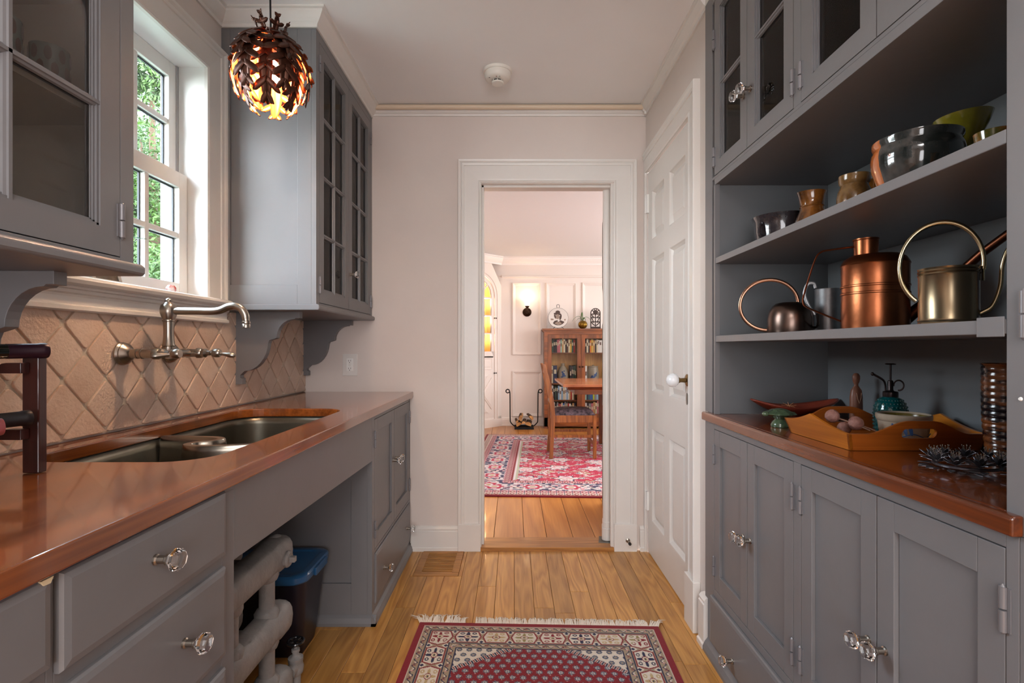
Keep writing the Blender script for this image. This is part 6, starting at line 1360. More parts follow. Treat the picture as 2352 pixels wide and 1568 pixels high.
# tray
M_tray = wood('tray_wood', '#9a5314', '#c97a22', 'Y', rough=0.3, coat=0.35, objrand=0.03, figure=0.15); M_trayx = wood('tray_wood_long', '#7a3c12', '#a85a1e', 'X', rough=0.3, coat=0.35, objrand=0.03, figure=0.15)
t = thing('wooden_tray', 'golden-brown wooden tray with splayed sides and cut-out handles on the dark counter', 'tray', (0.925, 1.307, CZ)); HXt, HYt = 0.149, 0.127
g = MB(); g.box(-HXt, HXt, -HYt, HYt, 0.0, 0.006); L2(t, g, 'base', M_trayx, False)
def tray_side(along, half, off, sgn, hc, hp, slot):
    """splayed board; s runs along, z up, leaning out by 0.35*z"""
    N = 40; top_ = []
    for i in range(N+1):
        s_ = -1+2*i/N; a = abs(s_)
        if slot: z_ = hc+(hp-hc)*(0.5+0.5*math.cos(PI*min(1, max(0, (a-0.12)/0.62))))
        else: z_ = hc+(hp-hc)*(1-a)**1.7*1.0 if a < 1 else hc
        top_.append((s_*(half+0.3*z_), z_))
    g = MB(); T_ = 0.007
    def P(s_, z_, o_):
        d_ = off*1.0+(0.30*z_+o_)*1.0; return (s_, sgn*d_, z_) if along == 'X' else (sgn*d_, s_, z_)
    if slot:
        hs = [(0.040*math.copysign(min(1, abs(math.cos(t_))*1.0), math.cos(t_)) if False else max(-0.028, min(0.028, 0.06*math.cos(t_)))+0.012*math.cos(t_), 0.041+0.012*math.sin(t_)) for t_ in [2*PI*k/24 for k in range(24)]]
        bot = [(-half, 0.0), (half, 0.0)]; outer_ = [(-half, 0.0)]+[(half*(-1+2*k/10), 0.0) for k in range(1, 10)]+[(half, 0.0)]+top_[::-1]
        import bmesh
        bm = bmesh.new(); ov = [bm.verts.new((p[0], p[1], 0)) for p in outer_]; hv = [bm.verts.new((p[0], p[1], 0)) for p in hs]
        es = [bm.edges.new((ov[i], ov[(i+1) % len(ov)])) for i in range(len(ov))]+[bm.edges.new((hv[i], hv[(i+1) % len(hv)])) for i in range(len(hv))]
        bmesh.ops.triangle_fill(bm, use_beauty=True, edges=es); bm.verts.index_update()
        V = [(v.co.x, v.co.y) for v in bm.verts]; Ft = [tuple(v.index for v in f.verts) for f in bm.faces]; bm.free(); k = len(V)
        n1, n2 = len(outer_), len(hs)
        vs = [P(a, b, 0) for a, b in V]+[P(a, b, T_) for a, b in V]
        fs = Ft+[tuple(q+k for q in f[::-1]) for f in Ft]+[(i, (i+1) % n1, k+(i+1) % n1, k+i) for i in range(n1)]+[(n1+i, n1+(i+1) % n2, k+n1+(i+1) % n2, k+n1+i) for i in range(n2)]
    else:
        vs = []; 
        for s_, z_ in top_:
            sb = max(-half, min(half, s_)); vs += [P(sb, 0, 0), P(s_, z_, 0), P(s_, z_, T_), P(sb, 0, T_)]
        fs = [(i*4+a, (i+1)*4+a, (i+1)*4+(a+1) % 4, i*4+(a+1) % 4) for i in range(N) for a in range(4)]+[(0, 1, 2, 3), (N*4+3, N*4+2, N*4+1, N*4)]
    g.add(vs, fs); me = g.mesh('side_board', M_trayx if along == 'X' else M_tray); 
    import bmesh
    bm = bmesh.new(); bm.from_mesh(me); bmesh.ops.recalc_face_normals(bm, faces=bm.faces[:]); bm.to_mesh(me); bm.free(); return me
for sg in (-1, 1):
    put('handle_board', tray_side('X', HXt, HYt-0.007, sg, 0.040, 0.071, True), t, WL[t.name]); put('side_board', tray_side('Y', HYt, HXt-0.007, sg, 0.040, 0.069, False), t, WL[t.name])
# crock bowl in the tray
t = thing('stoneware_bowl', 'grey stoneware bowl with blue leaf brushwork, standing in the wooden tray', 'bowl', (0.962, 1.264, CZ+0.0068))
g = MB(); g.lathe([(0, 0), (0.052, 0), (0.060, 0.006), (0.064, 0.030), (0.067, 0.050), (0.070, 0.052), (0.072, 0.058), (0.072, 0.066), (0.068, 0.068), (0.064, 0.064), (0.062, 0.05), (0.058, 0.012), (0, 0.008)], n=40); g.m = [1 if (i//40) in (9, 10, 11, 12) else 0 for i in range(len(g.f))]
me = g.mesh('body', [mat('salt_glaze_light', '#a39482', 0.3, var=0.1, vscale=20), mat('olive_inside', '#6a5a2a', 0.2, var=0.3, vscale=20)], smooth=True); put('body', me, t, WL[t.name])
g = MB()
for k in range(4):
    a0_ = math.radians(212+k*12); vs = []
    for q in range(10): b = 2*PI*q/10; aa = a0_+0.085*math.cos(b+0.6)*1.1; r_ = 0.0668+0.05*(0.030+0.014*math.sin(b)-0.03); vs.append((r_*math.cos(aa), r_*math.sin(aa), 0.034+0.014*math.sin(b)))
    g.add(vs, [tuple(range(10))])
g.tube([(0.0655*math.cos(math.radians(a)), 0.0655*math.sin(math.radians(a)), 0.020+0.004*math.sin(math.radians(a*6))) for a in range(215, 320, 6)], 0.0012, 5)
L2(t, g, 'blue_brushwork', M_cobalt, False)
# dried pods
M_pod = mat('dried_pod', '#a27468', 0.6, col2='#6e463c', vscale=30, bump=0.6, bscale=60); M_stem = mat('dry_stem', '#7a5a4a', 0.7)
for lab, c, r_, e in (('dried brown seed pod propped highest in the left end of the tray', (0.815, 1.310, 0.9430), 0.0195, (0.872, 1.235, 0.915)), ('dried brown seed pod lying on the tray floor next to its centre', (0.850, 1.272, 0.9300), 0.0200, (0.900, 1.225, 0.905)), ('dried brown seed pod low at the back of the other pods in the tray', (0.862, 1.335, 0.9080), 0.0190, (0.89, 1.375, 0.896)), ('small dried pod under the highest pod, in the left end of the tray', (0.806, 1.285, 0.9035), 0.0155, (0.86, 1.262, 0.893))):
    t = thing('seed_pod', lab, 'seed pod', c, 'dried seed pods in the tray')
    g = MB(); rn = random.Random(lab); ph_ = [rn.uniform(0, 6) for _ in range(3)]
    g.ball((0, 0, 0), r_, 20, 12, (1, 1, 0.92), fn=lambda a, h: 0.94+0.06*abs(math.cos(3.5*a+ph_[0]))+0.02*math.sin(5*h*3+ph_[1])); L2(t, g, 'pod', M_pod)
    g = MB(); d_ = Vector(e)-Vector(c); g.tube([d_.normalized()*r_*0.9, d_*0.5+Vector((0, 0, 0.002)), d_], [0.0022, 0.0016, 0.0014], 6); L2(t, g, 'stem', M_stem)
t = thing('peg_doll', 'carved brown wooden peg-like figure standing behind the tray', 'figurine', (1.06, 1.585, CZ)); M_fig = wood('figure_wood', '#5c3626', '#7f503c', 'Z', rough=0.4, objrand=0, figure=0.2)
g = MB(); g.lathe([(0, 0), (0.022, 0), (0.023, 0.01), (0.0225, 0.06), (0.022, 0.085), (0.019, 0.105), (0.012, 0.114), (0.008, 0.119), (0.0075, 0.124), (0.011, 0.131), (0.0135, 0.141), (0.013, 0.150), (0.008, 0.157), (0, 0.159)], n=28, sx=1.0, sy=0.75); L2(t, g, 'figure', M_fig)
g = MB(); g.tube([(0.0, -0.0178, 0.066), (-0.006, -0.0172, 0.082), (-0.009, -0.0158, 0.098)], 0.0008, 5); g.tube([(0.0, -0.0178, 0.066), (0.006, -0.0172, 0.082), (0.009, -0.0158, 0.098)], 0.0008, 5); L2(t, g, 'incised_lines', mat('incised', '#b08a70', 0.6), False)
# glass mister
M_teal = mat('teal_glass', '#0a5f62', 0.06, coat=0.5, var=0.2, vscale=30)
MATS['teal_glass'].node_tree.nodes['Principled BSDF'].inputs['Transmission Weight'].default_value = 0.45
t = thing('plant_mister', 'teal hobnail glass plant mister with a bronze pump, standing in the tray', 'mister', (1.008, 1.370, CZ+0.0068))
g = MB(); g.lathe([(0, 0), (0.036, 0), (0.043, 0.006), (0.046, 0.020), (0.047, 0.060), (0.043, 0.080), (0.032, 0.094), (0.022, 0.098), (0.020, 0.102), (0, 0.102)], n=36)
pf_ = [(0.0455, 0.014), (0.0468, 0.024), (0.0474, 0.034), (0.0474, 0.044), (0.0474, 0.054), (0.0466, 0.064), (0.0446, 0.073), (0.0405, 0.082), (0.034, 0.090)]
for i, (r_, z_) in enumerate(pf_):
    for k in range(26): a = 2*PI*(k+0.5*(i % 2))/26; g.ball((r_*math.cos(a), r_*math.sin(a), z_), 0.0028, 6, 4)
L2(t, g, 'bottle', M_teal)
M_gun = mat('gunmetal', '#3a3232', 0.3, metal=0.9)
g = MB(); g.lathe([(0, 0.098), (0.0215, 0.098), (0.022, 0.100), (0.022, 0.111), (0.020, 0.113), (0.010, 0.115), (0.008, 0.118), (0.008, 0.140), (0.006, 0.143), (0, 0.143)], n=20); L2(t, g, 'collar', M_gun)
g = MB(); g.tube([(0, 0, 0.140), (0, 0, 0.186)], 0.0032, 8); g.lathe([(0, 0.185), (0.014, 0.185), (0.016, 0.187), (0.008, 0.1885), (0, 0.1885)], n=18); L2(t, g, 'plunger', M_gun)
g = MB(); g.tube(spline([(-0.013, 0, 0.112), (-0.014, 0, 0.130), (-0.020, -0.002, 0.143), (-0.040, -0.006, 0.155), (-0.048, -0.008, 0.159)]), 0.003, 8); g.ball((-0.049, -0.008, 0.159), 0.005, 10, 6); L2(t, g, 'nozzle', M_gun)
g = MB(); g.tube(arc((0.022, 0, 0.130), 0.0135, -100, 190, 16, 'XZ'), 0.0022, 7); L2(t, g, 'finger_ring', M_gun)
# ridged vase
t = thing('ridged_vase', 'tall brown pottery vase with dark horizontal ridges, cut by the grey post', 'vase', (1.040, 1.085, CZ))
pr_ = [(0, 0), (0.034, 0), (0.038, 0.004)]; N = 14
for i in range(N):
    z_ = 0.008+i*0.0136; r_ = 0.040+0.012*math.sin(PI*min(1, (i+1)/9)*0.5); pr_ += [(r_-0.0008, z_), (r_+0.0010, z_+0.004), (r_+0.0010, z_+0.009), (r_-0.0008, z_+0.013)]
pr_ += [(0.053, 0.199), (0.055, 0.203), (0.052, 0.204), (0.046, 0.18), (0, 0.05)]
g = MB(); g.lathe(pr_, n=40); L2(t, g, 'body', mat('ridged_brown_glaze', '#7a4524', 0.2, coat=0.5, col2='#171216', vscale=16, sharp=0.14, stretch=(0.6, 0.6, 2.2)))
# flower candle ring
M_fl = mat('dark_metal_petals', '#6c6a70', 0.33, metal=0.8, var=0.4, vscale=40); M_tip = mat('stamen_tips', '#7c7268', 0.4, metal=0.6)
t = thing('flower_wreath', 'dark metal ring of flowers and leaves lying on the counter near the post', 'ornament', (0.872, 0.985, CZ))
g = MB(); g.tube(arc((0, 0, 0.012), 0.072, 0, 352, 44, 'XY', 0.062), 0.003, 6, closed=True); L2(t, g, 'ring', M_fl)
rn = random.Random(3)
def petal(mbx, c, a, tilt, l_, w_):
    ca, sa = math.cos(a), math.sin(a); vs = []
    for u, ww in ((0, 0.25), (0.3, 0.9), (0.6, 1.0), (0.85, 0.55), (1.0, 0.0)):
        for s_ in (-1, 0, 1):
            r_ = l_*u*math.cos(tilt); z_ = l_*u*math.sin(tilt)-0.25*l_*u*u*0.5+(0.12*w_ if s_ else 0); vs.append((c[0]+ca*r_-sa*s_*w_*ww, c[1]+sa*r_+ca*s_*w_*ww, c[2]+z_))
    mbx.add(vs, [(i*3+j, (i+1)*3+j, (i+1)*3+j+1, i*3+j+1) for i in range(4) for j in range(2)])
for k in range(9):
    a = 2*PI*k/9+0.25; c = (0.072*math.cos(a), 0.062*math.sin(a), 0.016); g = MB(); n_ = 8
    for q in range(n_): petal(g, c, 2*PI*q/n_+k, 0.35+0.25*(q % 2), 0.034+rn.uniform(-.003, .003), 0.0065)
    for q in range(6): petal(g, (c[0], c[1], c[2]+0.004), 2*PI*q/6+k+0.3, 0.9, 0.024, 0.005)
    fl = L2(t, g, 'flower', M_fl, False); md = fl.modifiers.new('s', 'SOLIDIFY'); md.thickness = 0.0007
    g = MB()
    for q in range(9): b = 2*PI*q/9; e_ = (c[0]+0.009*math.cos(b), c[1]+0.009*math.sin(b), c[2]+0.024+rn.uniform(-.003, .003)); g.tube([(c[0], c[1], c[2]+0.004), e_], 0.0005, 4); g.ball(e_, 0.0013, 6, 4)
    L2(fl, g, 'stamens', M_tip, False) if False else put('stamens', g.mesh('stamens', M_tip), fl, WL[fl.name])
for k in range(22):
    a = 2*PI*k/22; g = MB(); r_ = 1.0+rn.uniform(-0.1, 0.2); petal(g, (0.078*r_*math.cos(a), 0.066*r_*math.sin(a), 0.005+rn.uniform(0, .004)), a+rn.uniform(-0.8, 0.8), 0.12, 0.032, 0.008); lf_ = L2(t, g, 'leaf', M_fl, False); md = lf_.modifiers.new('s', 'SOLIDIFY'); md.thickness = 0.0007

# ------------------------------------------------------------ rugs (woven pattern as vertex colours)
def rug_mesh(name, us, vs_, colfn, m, z_=0.008):
    U, V = np.meshgrid(us, vs_, indexing='ij'); nu, nv = len(us), len(vs_)
    co = np.zeros((nu*nv, 3)); co[:, 0] = U.ravel(); co[:, 1] = V.ravel(); co[:, 2] = z_
    i, j = np.meshgrid(np.arange(nu-1), np.arange(nv-1), indexing='ij'); a = (i*nv+j).ravel()
    F4 = np.stack([a, a+nv, a+nv+1, a+1], 1)
    me = bpy.data.meshes.new(name); me.vertices.add(nu*nv); me.vertices.foreach_set('co', co.ravel())
    me.loops.add(F4.size); me.loops.foreach_set('vertex_index', F4.ravel()); me.polygons.add(len(F4)); me.polygons.foreach_set('loop_start', np.arange(len(F4))*4); me.update(calc_edges=True)
    col = colfn(U.ravel(), V.ravel()); at = me.color_attributes.new('weave', 'FLOAT_COLOR', 'POINT'); at.data.foreach_set('color', np.concatenate([col, np.ones((len(col), 1))], 1).ravel())
    me.materials.append(m); me.validate(); return me
def rug_mat(name):
    m = bpy.data.materials.new(name); m.use_nodes = True; n = m.node_tree.nodes; L = m.node_tree.links; b = n['Principled BSDF']; b.inputs['Roughness'].default_value = 0.95; b.inputs['Specular IOR Level'].default_value = 0.15
    b.inputs['Sheen Weight'].default_value = 0.15
    a = n.new('ShaderNodeVertexColor'); a.layer_name = 'weave'; tc = n.new('ShaderNodeTexCoord'); no = n.new('ShaderNodeTexNoise'); no.inputs['Scale'].default_value = 420; L.new(tc.outputs['Object'], no.inputs['Vector'])
    hs = n.new('ShaderNodeHueSaturation'); mr = n.new('ShaderNodeMapRange'); mr.inputs['To Min'].default_value = 0.75; mr.inputs['To Max'].default_value = 1.25; L.new(no.outputs['Fac'], mr.inputs[0]); L.new(mr.outputs[0], hs.inputs['Value']); L.new(a.outputs['Color'], hs.inputs['Color']); L.new(hs.outputs[0], b.inputs['Base Color'])
    bp = n.new('ShaderNodeBump'); bp.inputs['Strength'].default_value = 0.5; bp.inputs['Distance'].default_value = 0.003; L.new(no.outputs['Fac'], bp.inputs['Height']); L.new(bp.outputs[0], b.inputs['Normal']); return m
RC = {k: np.array(lin(v)) for k, v in dict(red='#7c0d1e', navy='#1f2444', cream='#cfc5b8', beige='#9a8872', tan='#b39a6e', olive='#8c8050', field='#7a101d', grey='#77808c', pink='#c08a86', crimson='#ac1440', white='#cdc5ca', lgreen='#a9b09a', dpurple='#2f2a52', rose='#c9929a').items()}
def paint(col, mask, c): col[mask] = RC[c]
def guard(col, mask, s, t, per=0.036):
    """narrow guard band: s along, t in 0..1 across"""
    paint(col, mask, 'beige'); q = (s/per) % 1.0; k = np.floor(s/per).astype(int)
    wav = 0.5+0.27*np.sin(2*PI*s/per*1.0); paint(col, mask & (np.abs(t-wav) < 0.085), 'navy'); paint(col, mask & (np.abs(t-wav-0.22*np.sign(0.5-wav)) < 0.09) & (np.abs(q-0.25) < 0.2), 'cream')
    paint(col, mask & (k % 2 == 0) & (np.abs(t-0.5) < 0.22) & (np.abs(((q*6) % 1)-0.5) < 0.22) & (q > 0.3) & (q < 0.8), 'red'); paint(col, mask & (k % 2 == 1) & ((q-0.55)**2*4+(t-0.45)**2 < 0.03), 'pink')
RW, RL = 0.955, 1.52
def rug1(u, v):
    n = len(u); col = np.zeros((n, 3)); col[:] = RC['red']; du = np.minimum(u, RW-u); dv = np.minimum(v, RL-v); d = np.minimum(du, dv); top = dv <= du
    s = np.where(top, u-RW/2, v-RL/2); e = [0.024, 0.0265, 0.054, 0.058, 0.139, 0.143, 0.168, 0.173]
    paint(col, (d > e[0]) & (d <= e[1]), 'cream'); guard(col, (d > e[1]) & (d <= e[2]), s, (d-e[1])/(e[2]-e[1])); paint(col, (d > e[2]) & (d <= e[3]), 'navy')
    bm = (d > e[3]) & (d <= e[4]); paint(col, bm, 'cream'); per = np.where(top, (RW-2*0.0985)/7.0, 0.1203); off = np.where(top, (RW/2-0.0985), RL/2-0.0985)
    ss = (s+off)/per; k = np.round(ss).astype(int); a = (ss-k)*2; b = ((d-e[3])/(e[4]-e[3])-0.5)*2
    hexd = np.maximum(np.abs(b)/0.90, np.abs(a)/0.97+np.abs(b)*0.28); paint(col, bm & (hexd > 1.0), 'beige'); di = np.abs(np.abs(a)-1)+np.abs(np.abs(b)-0.8)*0.8
    paint(col, bm & (hexd > 1.02) & (di < 0.30), 'cream'); paint(col, bm & (hexd > 1.02) & (di < 0.16), 'navy'); paint(col, bm & (np.abs(hexd-0.95) < 0.055), 'red')
    r = np.sqrt((a*1.05)**2+(b*1.0)**2); th = np.arctan2(b, a*1.05); rad = 0.46+0.22*np.cos(4*th)+0.10*np.cos(8*th); kk = (k+3) % 4
    for q, c in enumerate(('navy', 'tan', 'olive', 'red')): paint(col, bm & (kk == q) & (r < rad), c)
    paint(col, bm & (r < rad) & (r > rad-0.07) & (kk != 0), 'cream') ; hook = (np.abs(np.hypot(np.abs(a)-0.42, np.abs(b)-0.55)-0.13) < 0.045) & (hexd < 0.85)
    for q, c in enumerate(('navy', 'tan', 'olive', 'red')): paint(col, bm & (kk == q) & hook, c)
    paint(col, bm & (r < 0.30), 'red'); paint(col, bm & (r < 0.24), 'cream'); paint(col, bm & (r < 0.16), 'tan'); paint(col, bm & (r < 0.08), 'navy')
    paint(col, (d > e[4]) & (d <= e[5]), 'navy'); guard(col, (d > e[5]) & (d <= e[6]), s, (d-e[5])/(e[6]-e[5])); paint(col, (d > e[6]) & (d <= e[7]), 'navy')
    f = d > e[7]; x = du-e[7]; y = dv-e[7]; cham = x*0.62+y*1.0; zig = 0.006*np.abs(((x*60) % 1)-0.5)*2; lim = 0.118
    sp = f & (cham < lim+zig); fd = f & (cham >= lim+zig); paint(col, sp, 'cream'); paint(col, fd, 'field')
    pu, pv = 0.0365, 0.0305; row = np.floor(y/pv+0.15); sh = (row % 2)*0.5; cu = (u-RW/2)/pu+sh; cu = cu-np.round(cu); cvv = y/pv+0.15-row-0.5; X = cu*pu; Y = cvv*pv
    m2 = (X/0.0108)**2+((Y+0.001)/0.0108)**2; th2 = np.arctan2(Y, X); sc_ = 1+0.18*np.cos(7*th2); blob_ = m2 < sc_; 
    paint(col, fd & blob_, 'grey'); paint(col, fd & (np.abs(m2-sc_*0.62) < 0.16), 'navy'); paint(col, fd & (np.abs(m2-0.30) < 0.10) & (np.abs(X) > 0.002), 'cream'); paint(col, fd & (np.hypot(X, Y-0.0135) < 0.0022), 'pink')
    paint(col, sp & blob_, 'grey'); paint(col, sp & (np.abs(m2-sc_*0.62) < 0.22), 'navy'); paint(col, sp & (m2 < 0.15), 'beige')
    bz = f & (np.abs(cham-lim-0.006) < 0.011); paint(col, bz, 'navy'); paint(col, bz & (np.abs(((x-y*0.6)*55 % 1)-0.5) < 0.3), 'cream'); paint(col, bz & (np.abs(((x-y*0.6)*55 % 1)-0.5) < 0.14), 'red')
    return col
M_rug = rug_mat('woven_wool')
r1 = thing('rug', 'small red oriental rug with cream medallion border and white fringe on the oak floor', 'rug', (-0.379, 2.072, 0.0)); r1.rotation_euler = (0, 0, math.radians(-1.9))
us = np.linspace(0, RW, 383); vs_ = np.concatenate([np.linspace(0, 0.60, 241), np.linspace(0.604, RL, 184)])
me = rug_mesh('pile', us, vs_, rug1, M_rug); 
o = put('pile', me, r1, WL[r1.name], (0, 0, 0)); o.scale = (1, -1, 1)
g = MB(); g.box(0, RW, -RL, 0, 0.001, 0.0075); L2(r1, g, 'backing', mat('rug_edge_red', '#6f0f1c', 0.95), False)
g = MB(); rn = random.Random(8); x = 0.0
clumps = [(rn.uniform(-0.5, 0.5)) for _ in range(60)]
while x < RW:
    if 0.185 < x < 0.225: x += 0.004; continue
    l_ = rn.uniform(0.034, 0.062)*(1.25 if x < 0.15 else 0.95); lean = clumps[int(x/RW*59)]*0.5+rn.uniform(-.35, .35)+(0.9 if x > RW-0.04 else 0)+(-0.7 if x < 0.03 else 0)
    h_ = 0.006+rn.uniform(0, 0.010); g.tube([(x, -0.001, 0.006), (x+lean*l_*0.4, l_*0.5, h_+0.003), (x+lean*l_, l_, 0.0025)], [0.0022, 0.0018, 0.0006], 4); x += rn.uniform(0.0014, 0.0026)
L2(r1, g, 'fringe', mat('white_fringe', '#ddd3c6', 0.9), False)['kind'] = 'stuff'
DW, DL = 2.9, 2.66
def rug2(u, v):
    n = len(u); col = np.zeros((n, 3)); col[:] = RC['red']; dv = np.minimum(v, DL-v); du = np.minimum(u, DW-u); d = np.minimum(du, dv); top = dv <= du; s = np.where(top, u, v); rs_ = np.random.RandomState(3)
    def hashc(i, j, k): return (np.abs(np.sin(i*12.9898+j*78.233+k*37.7))*43758.5453) % 1.0
    def gd(mask, t, base):
        paint(col, mask, base); q = (s/0.06) % 1; paint(col, mask & (np.hypot(q-0.5, (t-0.5)*0.8) < 0.32), 'red'); paint(col, mask & (np.hypot(q-0.5, (t-0.5)*0.8) < 0.16), 'cream'); paint(col, mask & (np.abs(q) < 0.07), 'navy')
    m = (d > 0.03) & (d <= 0.085); gd(m, (d-0.03)/0.055, 'cream'); m = (d > 0.085) & (d <= 0.14); gd(m, (d-0.085)/0.055, 'rose')
    m = (d > 0.14) & (d <= 0.36); paint(col, m, 'dpurple'); t = (d-0.25)/0.11; q = s/0.30; k = np.round(q); a = (q-k)*2
    r = np.hypot(a*1.0, t*0.85); th = np.arctan2(t, a); paint(col, m & (np.abs(t-0.55*np.sin(q*2*PI)) < 0.12), 'cream'); paint(col, m & (np.abs(t+0.55*np.sin(q*2*PI+0.5)) < 0.07), 'rose')
    h = hashc(np.floor(s/0.025), np.floor(d/0.025), 1.0); paint(col, m & (h > 0.66), 'rose'); paint(col, m & (h > 0.76), 'white'); paint(col, m & (h < 0.1), 'grey')
    paint(col, m & (r < 0.62+0.1*np.cos(6*th)), 'white'); paint(col, m & (r < 0.48+0.08*np.cos(6*th)), 'crimson'); paint(col, m & (r < 0.28), 'white'); paint(col, m & (r < 0.15), 'tan')
    m = (d > 0.36) & (d <= 0.42); gd(m, (d-0.36)/0.06, 'rose'); m = (d > 0.42) & (d <= 0.436); paint(col, m, 'red'); m = (d > 0.436) & (d <= 0.456) & ~top; paint(col, m, 'white'); m = (d > 0.456) & (d <= 0.472) & ~top; paint(col, m, 'lgreen')
    f = (d > 0.436) & (top | (d > 0.472)); paint(col, f, 'crimson')
    for (P_, ofs, rad, c1, c2, c3, ph) in ((0.34, 0.0, 0.115, 'navy', 'white', 'rose', 0), (0.34, 0.17, 0.070, 'tan', 'lgreen', 'crimson', 2), (0.17, 0.085, 0.036, 'white', 'grey', 'navy', 4), (0.085, 0.02, 0.019, 'rose', 'white', 'crimson', 6), (0.085, 0.06, 0.012, 'white', 'white', 'dpurple', 7)):
        i = np.floor((u+ofs)/P_); j = np.floor((v+ofs*0.7)/P_); hx = hashc(i, j, ph+1.0); hy = hashc(j, i, ph+2.0); cx = (i+0.35+0.3*hx)*P_-ofs; cy = (j+0.35+0.3*hy)*P_-ofs*0.7; rr_ = np.hypot(u-cx, (v-cy)*1.2); th = np.arctan2(v-cy, u-cx); e = rad*(0.85+0.18*np.cos(6*th)); ok = f & (hashc(i, j, ph+3.3) > 0.12)
        paint(col, ok & (rr_ < e), c1); paint(col, ok & (rr_ < e*0.86), c2); paint(col, ok & (rr_ < e*0.55), c3); paint(col, ok & (rr_ < e*0.28), 'white')
    vine = np.abs(((u*3.1+0.35*np.sin(v*11)) % 1)-0.5) < 0.035; paint(col, f & vine & (hashc(np.floor(u/0.02), np.floor(v/0.02), 5.) > 0.35), 'white'); vine = np.abs(((v*4.3+0.35*np.sin(u*9)) % 1)-0.5) < 0.03; paint(col, f & vine, 'lgreen')
    return col
r2 = thing('rug', 'large crimson oriental rug with a navy flowered border in the dining room', 'rug', (-0.464, 3.785, FZ)); r2.rotation_euler = (0, 0, math.radians(-2.7))
o = put('pile', rug_mesh('pile', np.linspace(0, DW, 484), np.linspace(0, DL, 267), rug2, M_rug, 0.0095), r2, WL[r2.name]); g = MB(); g.box(0, DW, 0, DL, 0.0005, 0.009); L2(r2, g, 'backing', mat('rug_edge_crimson', '#7a0f2c', 0.95), False)

# ------------------------------------------------------------ garden outside the window
B(-26, -1.45, -8, 30, -0.62, -0.60).build('ground', mat('lawn', '#687062', 0.9, var=0.4, vscale=2), kind='structure')
M_leaf1 = mat('foliage_green', '#3e5a1c', 0.6, objrand=0.0, col2='#16280c', vscale=3.0); M_leaf2 = mat('foliage_blue_green', '#4c6438', 0.6, col2='#1c3020', vscale=3.0); M_trunk = mat('tree_bark', '#5a4636', 0.9, var=0.3, vscale=10)
for m_ in (M_leaf1, M_leaf2):
    b = m_.node_tree.nodes['Principled BSDF']; b.inputs['Subsurface Weight'].default_value = 0.0
def tree(label, loc, h_, crowns, m, n, lsz, seed):
    rs_ = np.random.RandomState(seed); t = thing('tree', label, 'tree', loc)
    g = MB(); g.tube([(0, 0, 0), (0.05, 0.03, h_*0.4), (0, 0.05, h_*0.8)], [0.16, 0.12, 0.05], 10)
    for c in crowns: g.tube([(0.03, 0.02, h_*0.35+c[2]*0.2), (c[0]*0.6, c[1]*0.6, c[2]*0.85), (c[0], c[1], c[2])], [0.06, 0.04, 0.015], 6)
    L2(t, g, 'trunk', M_trunk)
    ncr = len(crowns); ci = rs_.randint(0, ncr, n); cr = np.array(crowns)[ci]; d = rs_.normal(size=(n, 3)); d /= np.linalg.norm(d, axis=1)[:, None]; rad = rs_.uniform(0.45, 1.0, n)**0.6
    rad *= 1+0.25*np.sin(d[:, 0]*9+ci)*np.sin(d[:, 1]*8)*np.sin(d[:, 2]*9)
    p = cr[:, :3]+d*(rad*cr[:, 3])[:, None]*np.array([1, 1, 0.75]); a = rs_.normal(size=(n, 3)); a /= np.linalg.norm(a, axis=1)[:, None]; b = np.cross(a, rs_.normal(size=(n, 3))); b /= np.linalg.norm(b, axis=1)[:, None]
    sz = rs_.uniform(0.6, 1.3, n)[:, None]*lsz; V = np.stack([p-a*sz, p+b*sz*0.35, p+a*sz, p-b*sz*0.35], 1).reshape(-1, 3)
    me = bpy.data.meshes.new('foliage'); me.vertices.add(4*n); me.vertices.foreach_set('co', V.ravel()); me.loops.add(4*n); me.loops.foreach_set('vertex_index', np.arange(4*n)); me.polygons.add(n); me.polygons.foreach_set('loop_start', np.arange(n)*4); me.update(calc_edges=True); me.materials.append(m)
    put('foliage', me, t, WL[t.name])['kind'] = 'stuff'; return t
cr1 = [(-0.3, 0.2, 5.0, 1.5), (0.9, 0.4, 3.8, 1.3), (-1.1, -0.5, 3.9, 1.3), (0.2, 0.9, 2.7, 1.2), (-0.8, 0.8, 2.4, 1.1), (0.7, -0.8, 2.3, 1.1), (0.1, -0.1, 6.2, 1.0)]
tree('feathery bright green tree filling the upper window panes', (-5.6, 7.9, -0.6), 6.0, cr1, M_leaf1, 90000, 0.042, 1)
tree('darker green tree seen through the lower window panes, further left', (-10.3, 13.2, -0.6), 6.0, [(c[0]*1.2, c[1]*1.2, c[2]*1.1, c[3]*1.25) for c in cr1], M_leaf2, 40000, 0.075, 2)
tree('distant green tree behind the other two outside the window', (-15.5, 19.5, -0.6), 7.0, [(c[0]*1.6, c[1]*1.6, c[2]*1.2, c[3]*1.6) for c in cr1], M_leaf1, 20000, 0.10, 3)
rh = thing('shrub', 'shrub with long drooping green leaves just outside the lower window panes', 'shrub', (-2.15, 2.95, -0.6))
g = MB(); rn = random.Random(5); tips = []
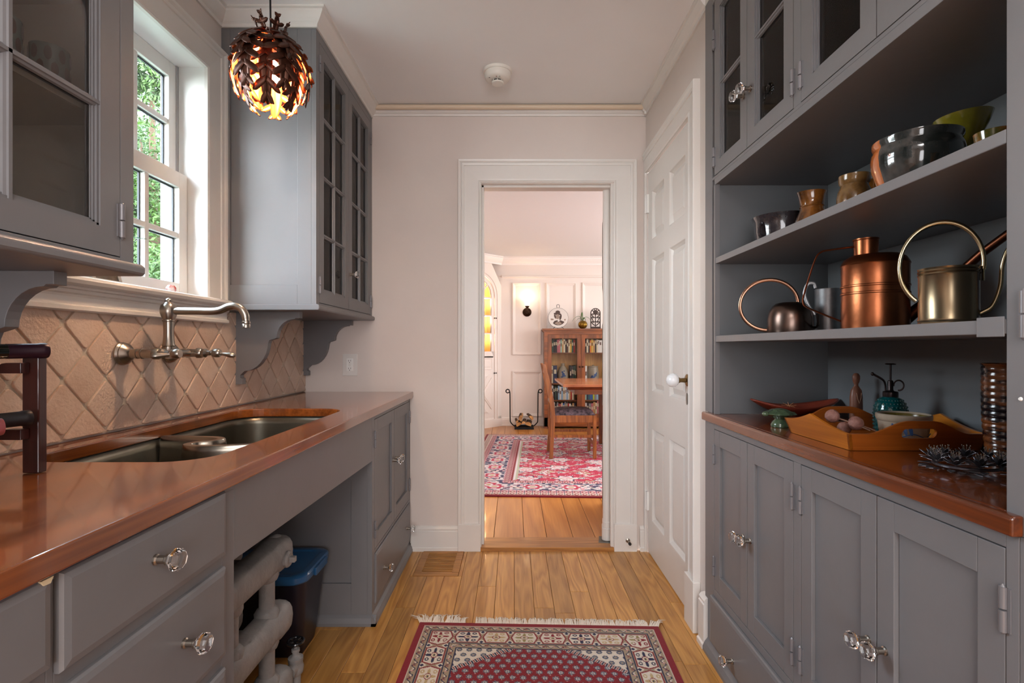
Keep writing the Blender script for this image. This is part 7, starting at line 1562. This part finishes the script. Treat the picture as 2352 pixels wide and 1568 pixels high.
for k in range(9):
    e_ = (rn.uniform(-0.35, 0.45), rn.uniform(-0.5, 0.4), rn.uniform(1.75, 2.12)); g.tube(spline([(0, 0, 0), (e_[0]*0.3, e_[1]*0.3, 0.9), (e_[0], e_[1], e_[2])], 5), 0.008, 6); tips.append(e_)
    for q in range(3): s_ = (e_[0]+rn.uniform(-.16, .16), e_[1]+rn.uniform(-.16, .16), e_[2]+rn.uniform(-0.22, -0.02)); g.tube([(e_[0]*0.9, e_[1]*0.9, e_[2]*0.88), s_], 0.004, 5); tips.append(s_)
L2(rh, g, 'branches', M_trunk)
M_rh = mat('drooping_leaf', '#3f6138', 0.4, var=0.3, vscale=12); g = MB()
def rleaf(l_):
    g = MB(); vs = []
    for u, ww in ((0, 0.15), (0.2, 0.7), (0.5, 1.0), (0.8, 0.7), (1.0, 0.05)):
        for s_ in (-1, 0, 1): vs.append((0.018*u+0.0, s_*0.014*ww, -l_*u+(0.004 if s_ else 0)))
    g.add(vs, [(i*3+j, i*3+j+1, (i+1)*3+j+1, (i+1)*3+j) for i in range(4) for j in range(2)]); return g.mesh('leaf', M_rh)
LM = [rleaf(0.10), rleaf(0.13)]
for e_ in tips:
    for q in range(6):
        a = q*2*PI/6+rn.uniform(-.3, .3); put('leaf', LM[q % 2], rh, WL[rh.name]+Vector(e_), (rn.uniform(-.2, .2), rn.uniform(-0.75, -0.25), a))

# round wares are sized by their true diameter; the ones with handles are turned towards the room
for o in [o for o in C.objects if o.parent is None and o.get('category')]:
    n_ = o.name.split('.')[0]
    if o.location.x > 0.75 and 0.85 < o.location.y < 1.80 and o.location.z > 0.875 and n_ in ('watering_can', 'tin_mug', 'pottery_dish', 'pottery_pitcher', 'pottery_jar', 'pottery_bowl', 'stoneware_bowl', 'plant_mister', 'ridged_vase', 'peg_doll', 'turtle_dish', 'flower_wreath', 'seed_pod', 'vase', 'pitcher'):
        th = math.atan2(o.location.x, o.location.y); k = math.cos(th)
        o.scale = (k, k, 1.0) if n_ not in ('seed_pod',) else (k*1.05, k*1.05, 0.95)
        if n_ in ('watering_can', 'tin_mug', 'plant_mister'): o.rotation_euler = (o.rotation_euler[0], o.rotation_euler[1], -th)
    if n_ == 'patterned_crock': o.scale = (0.78, 0.78, 1.0)
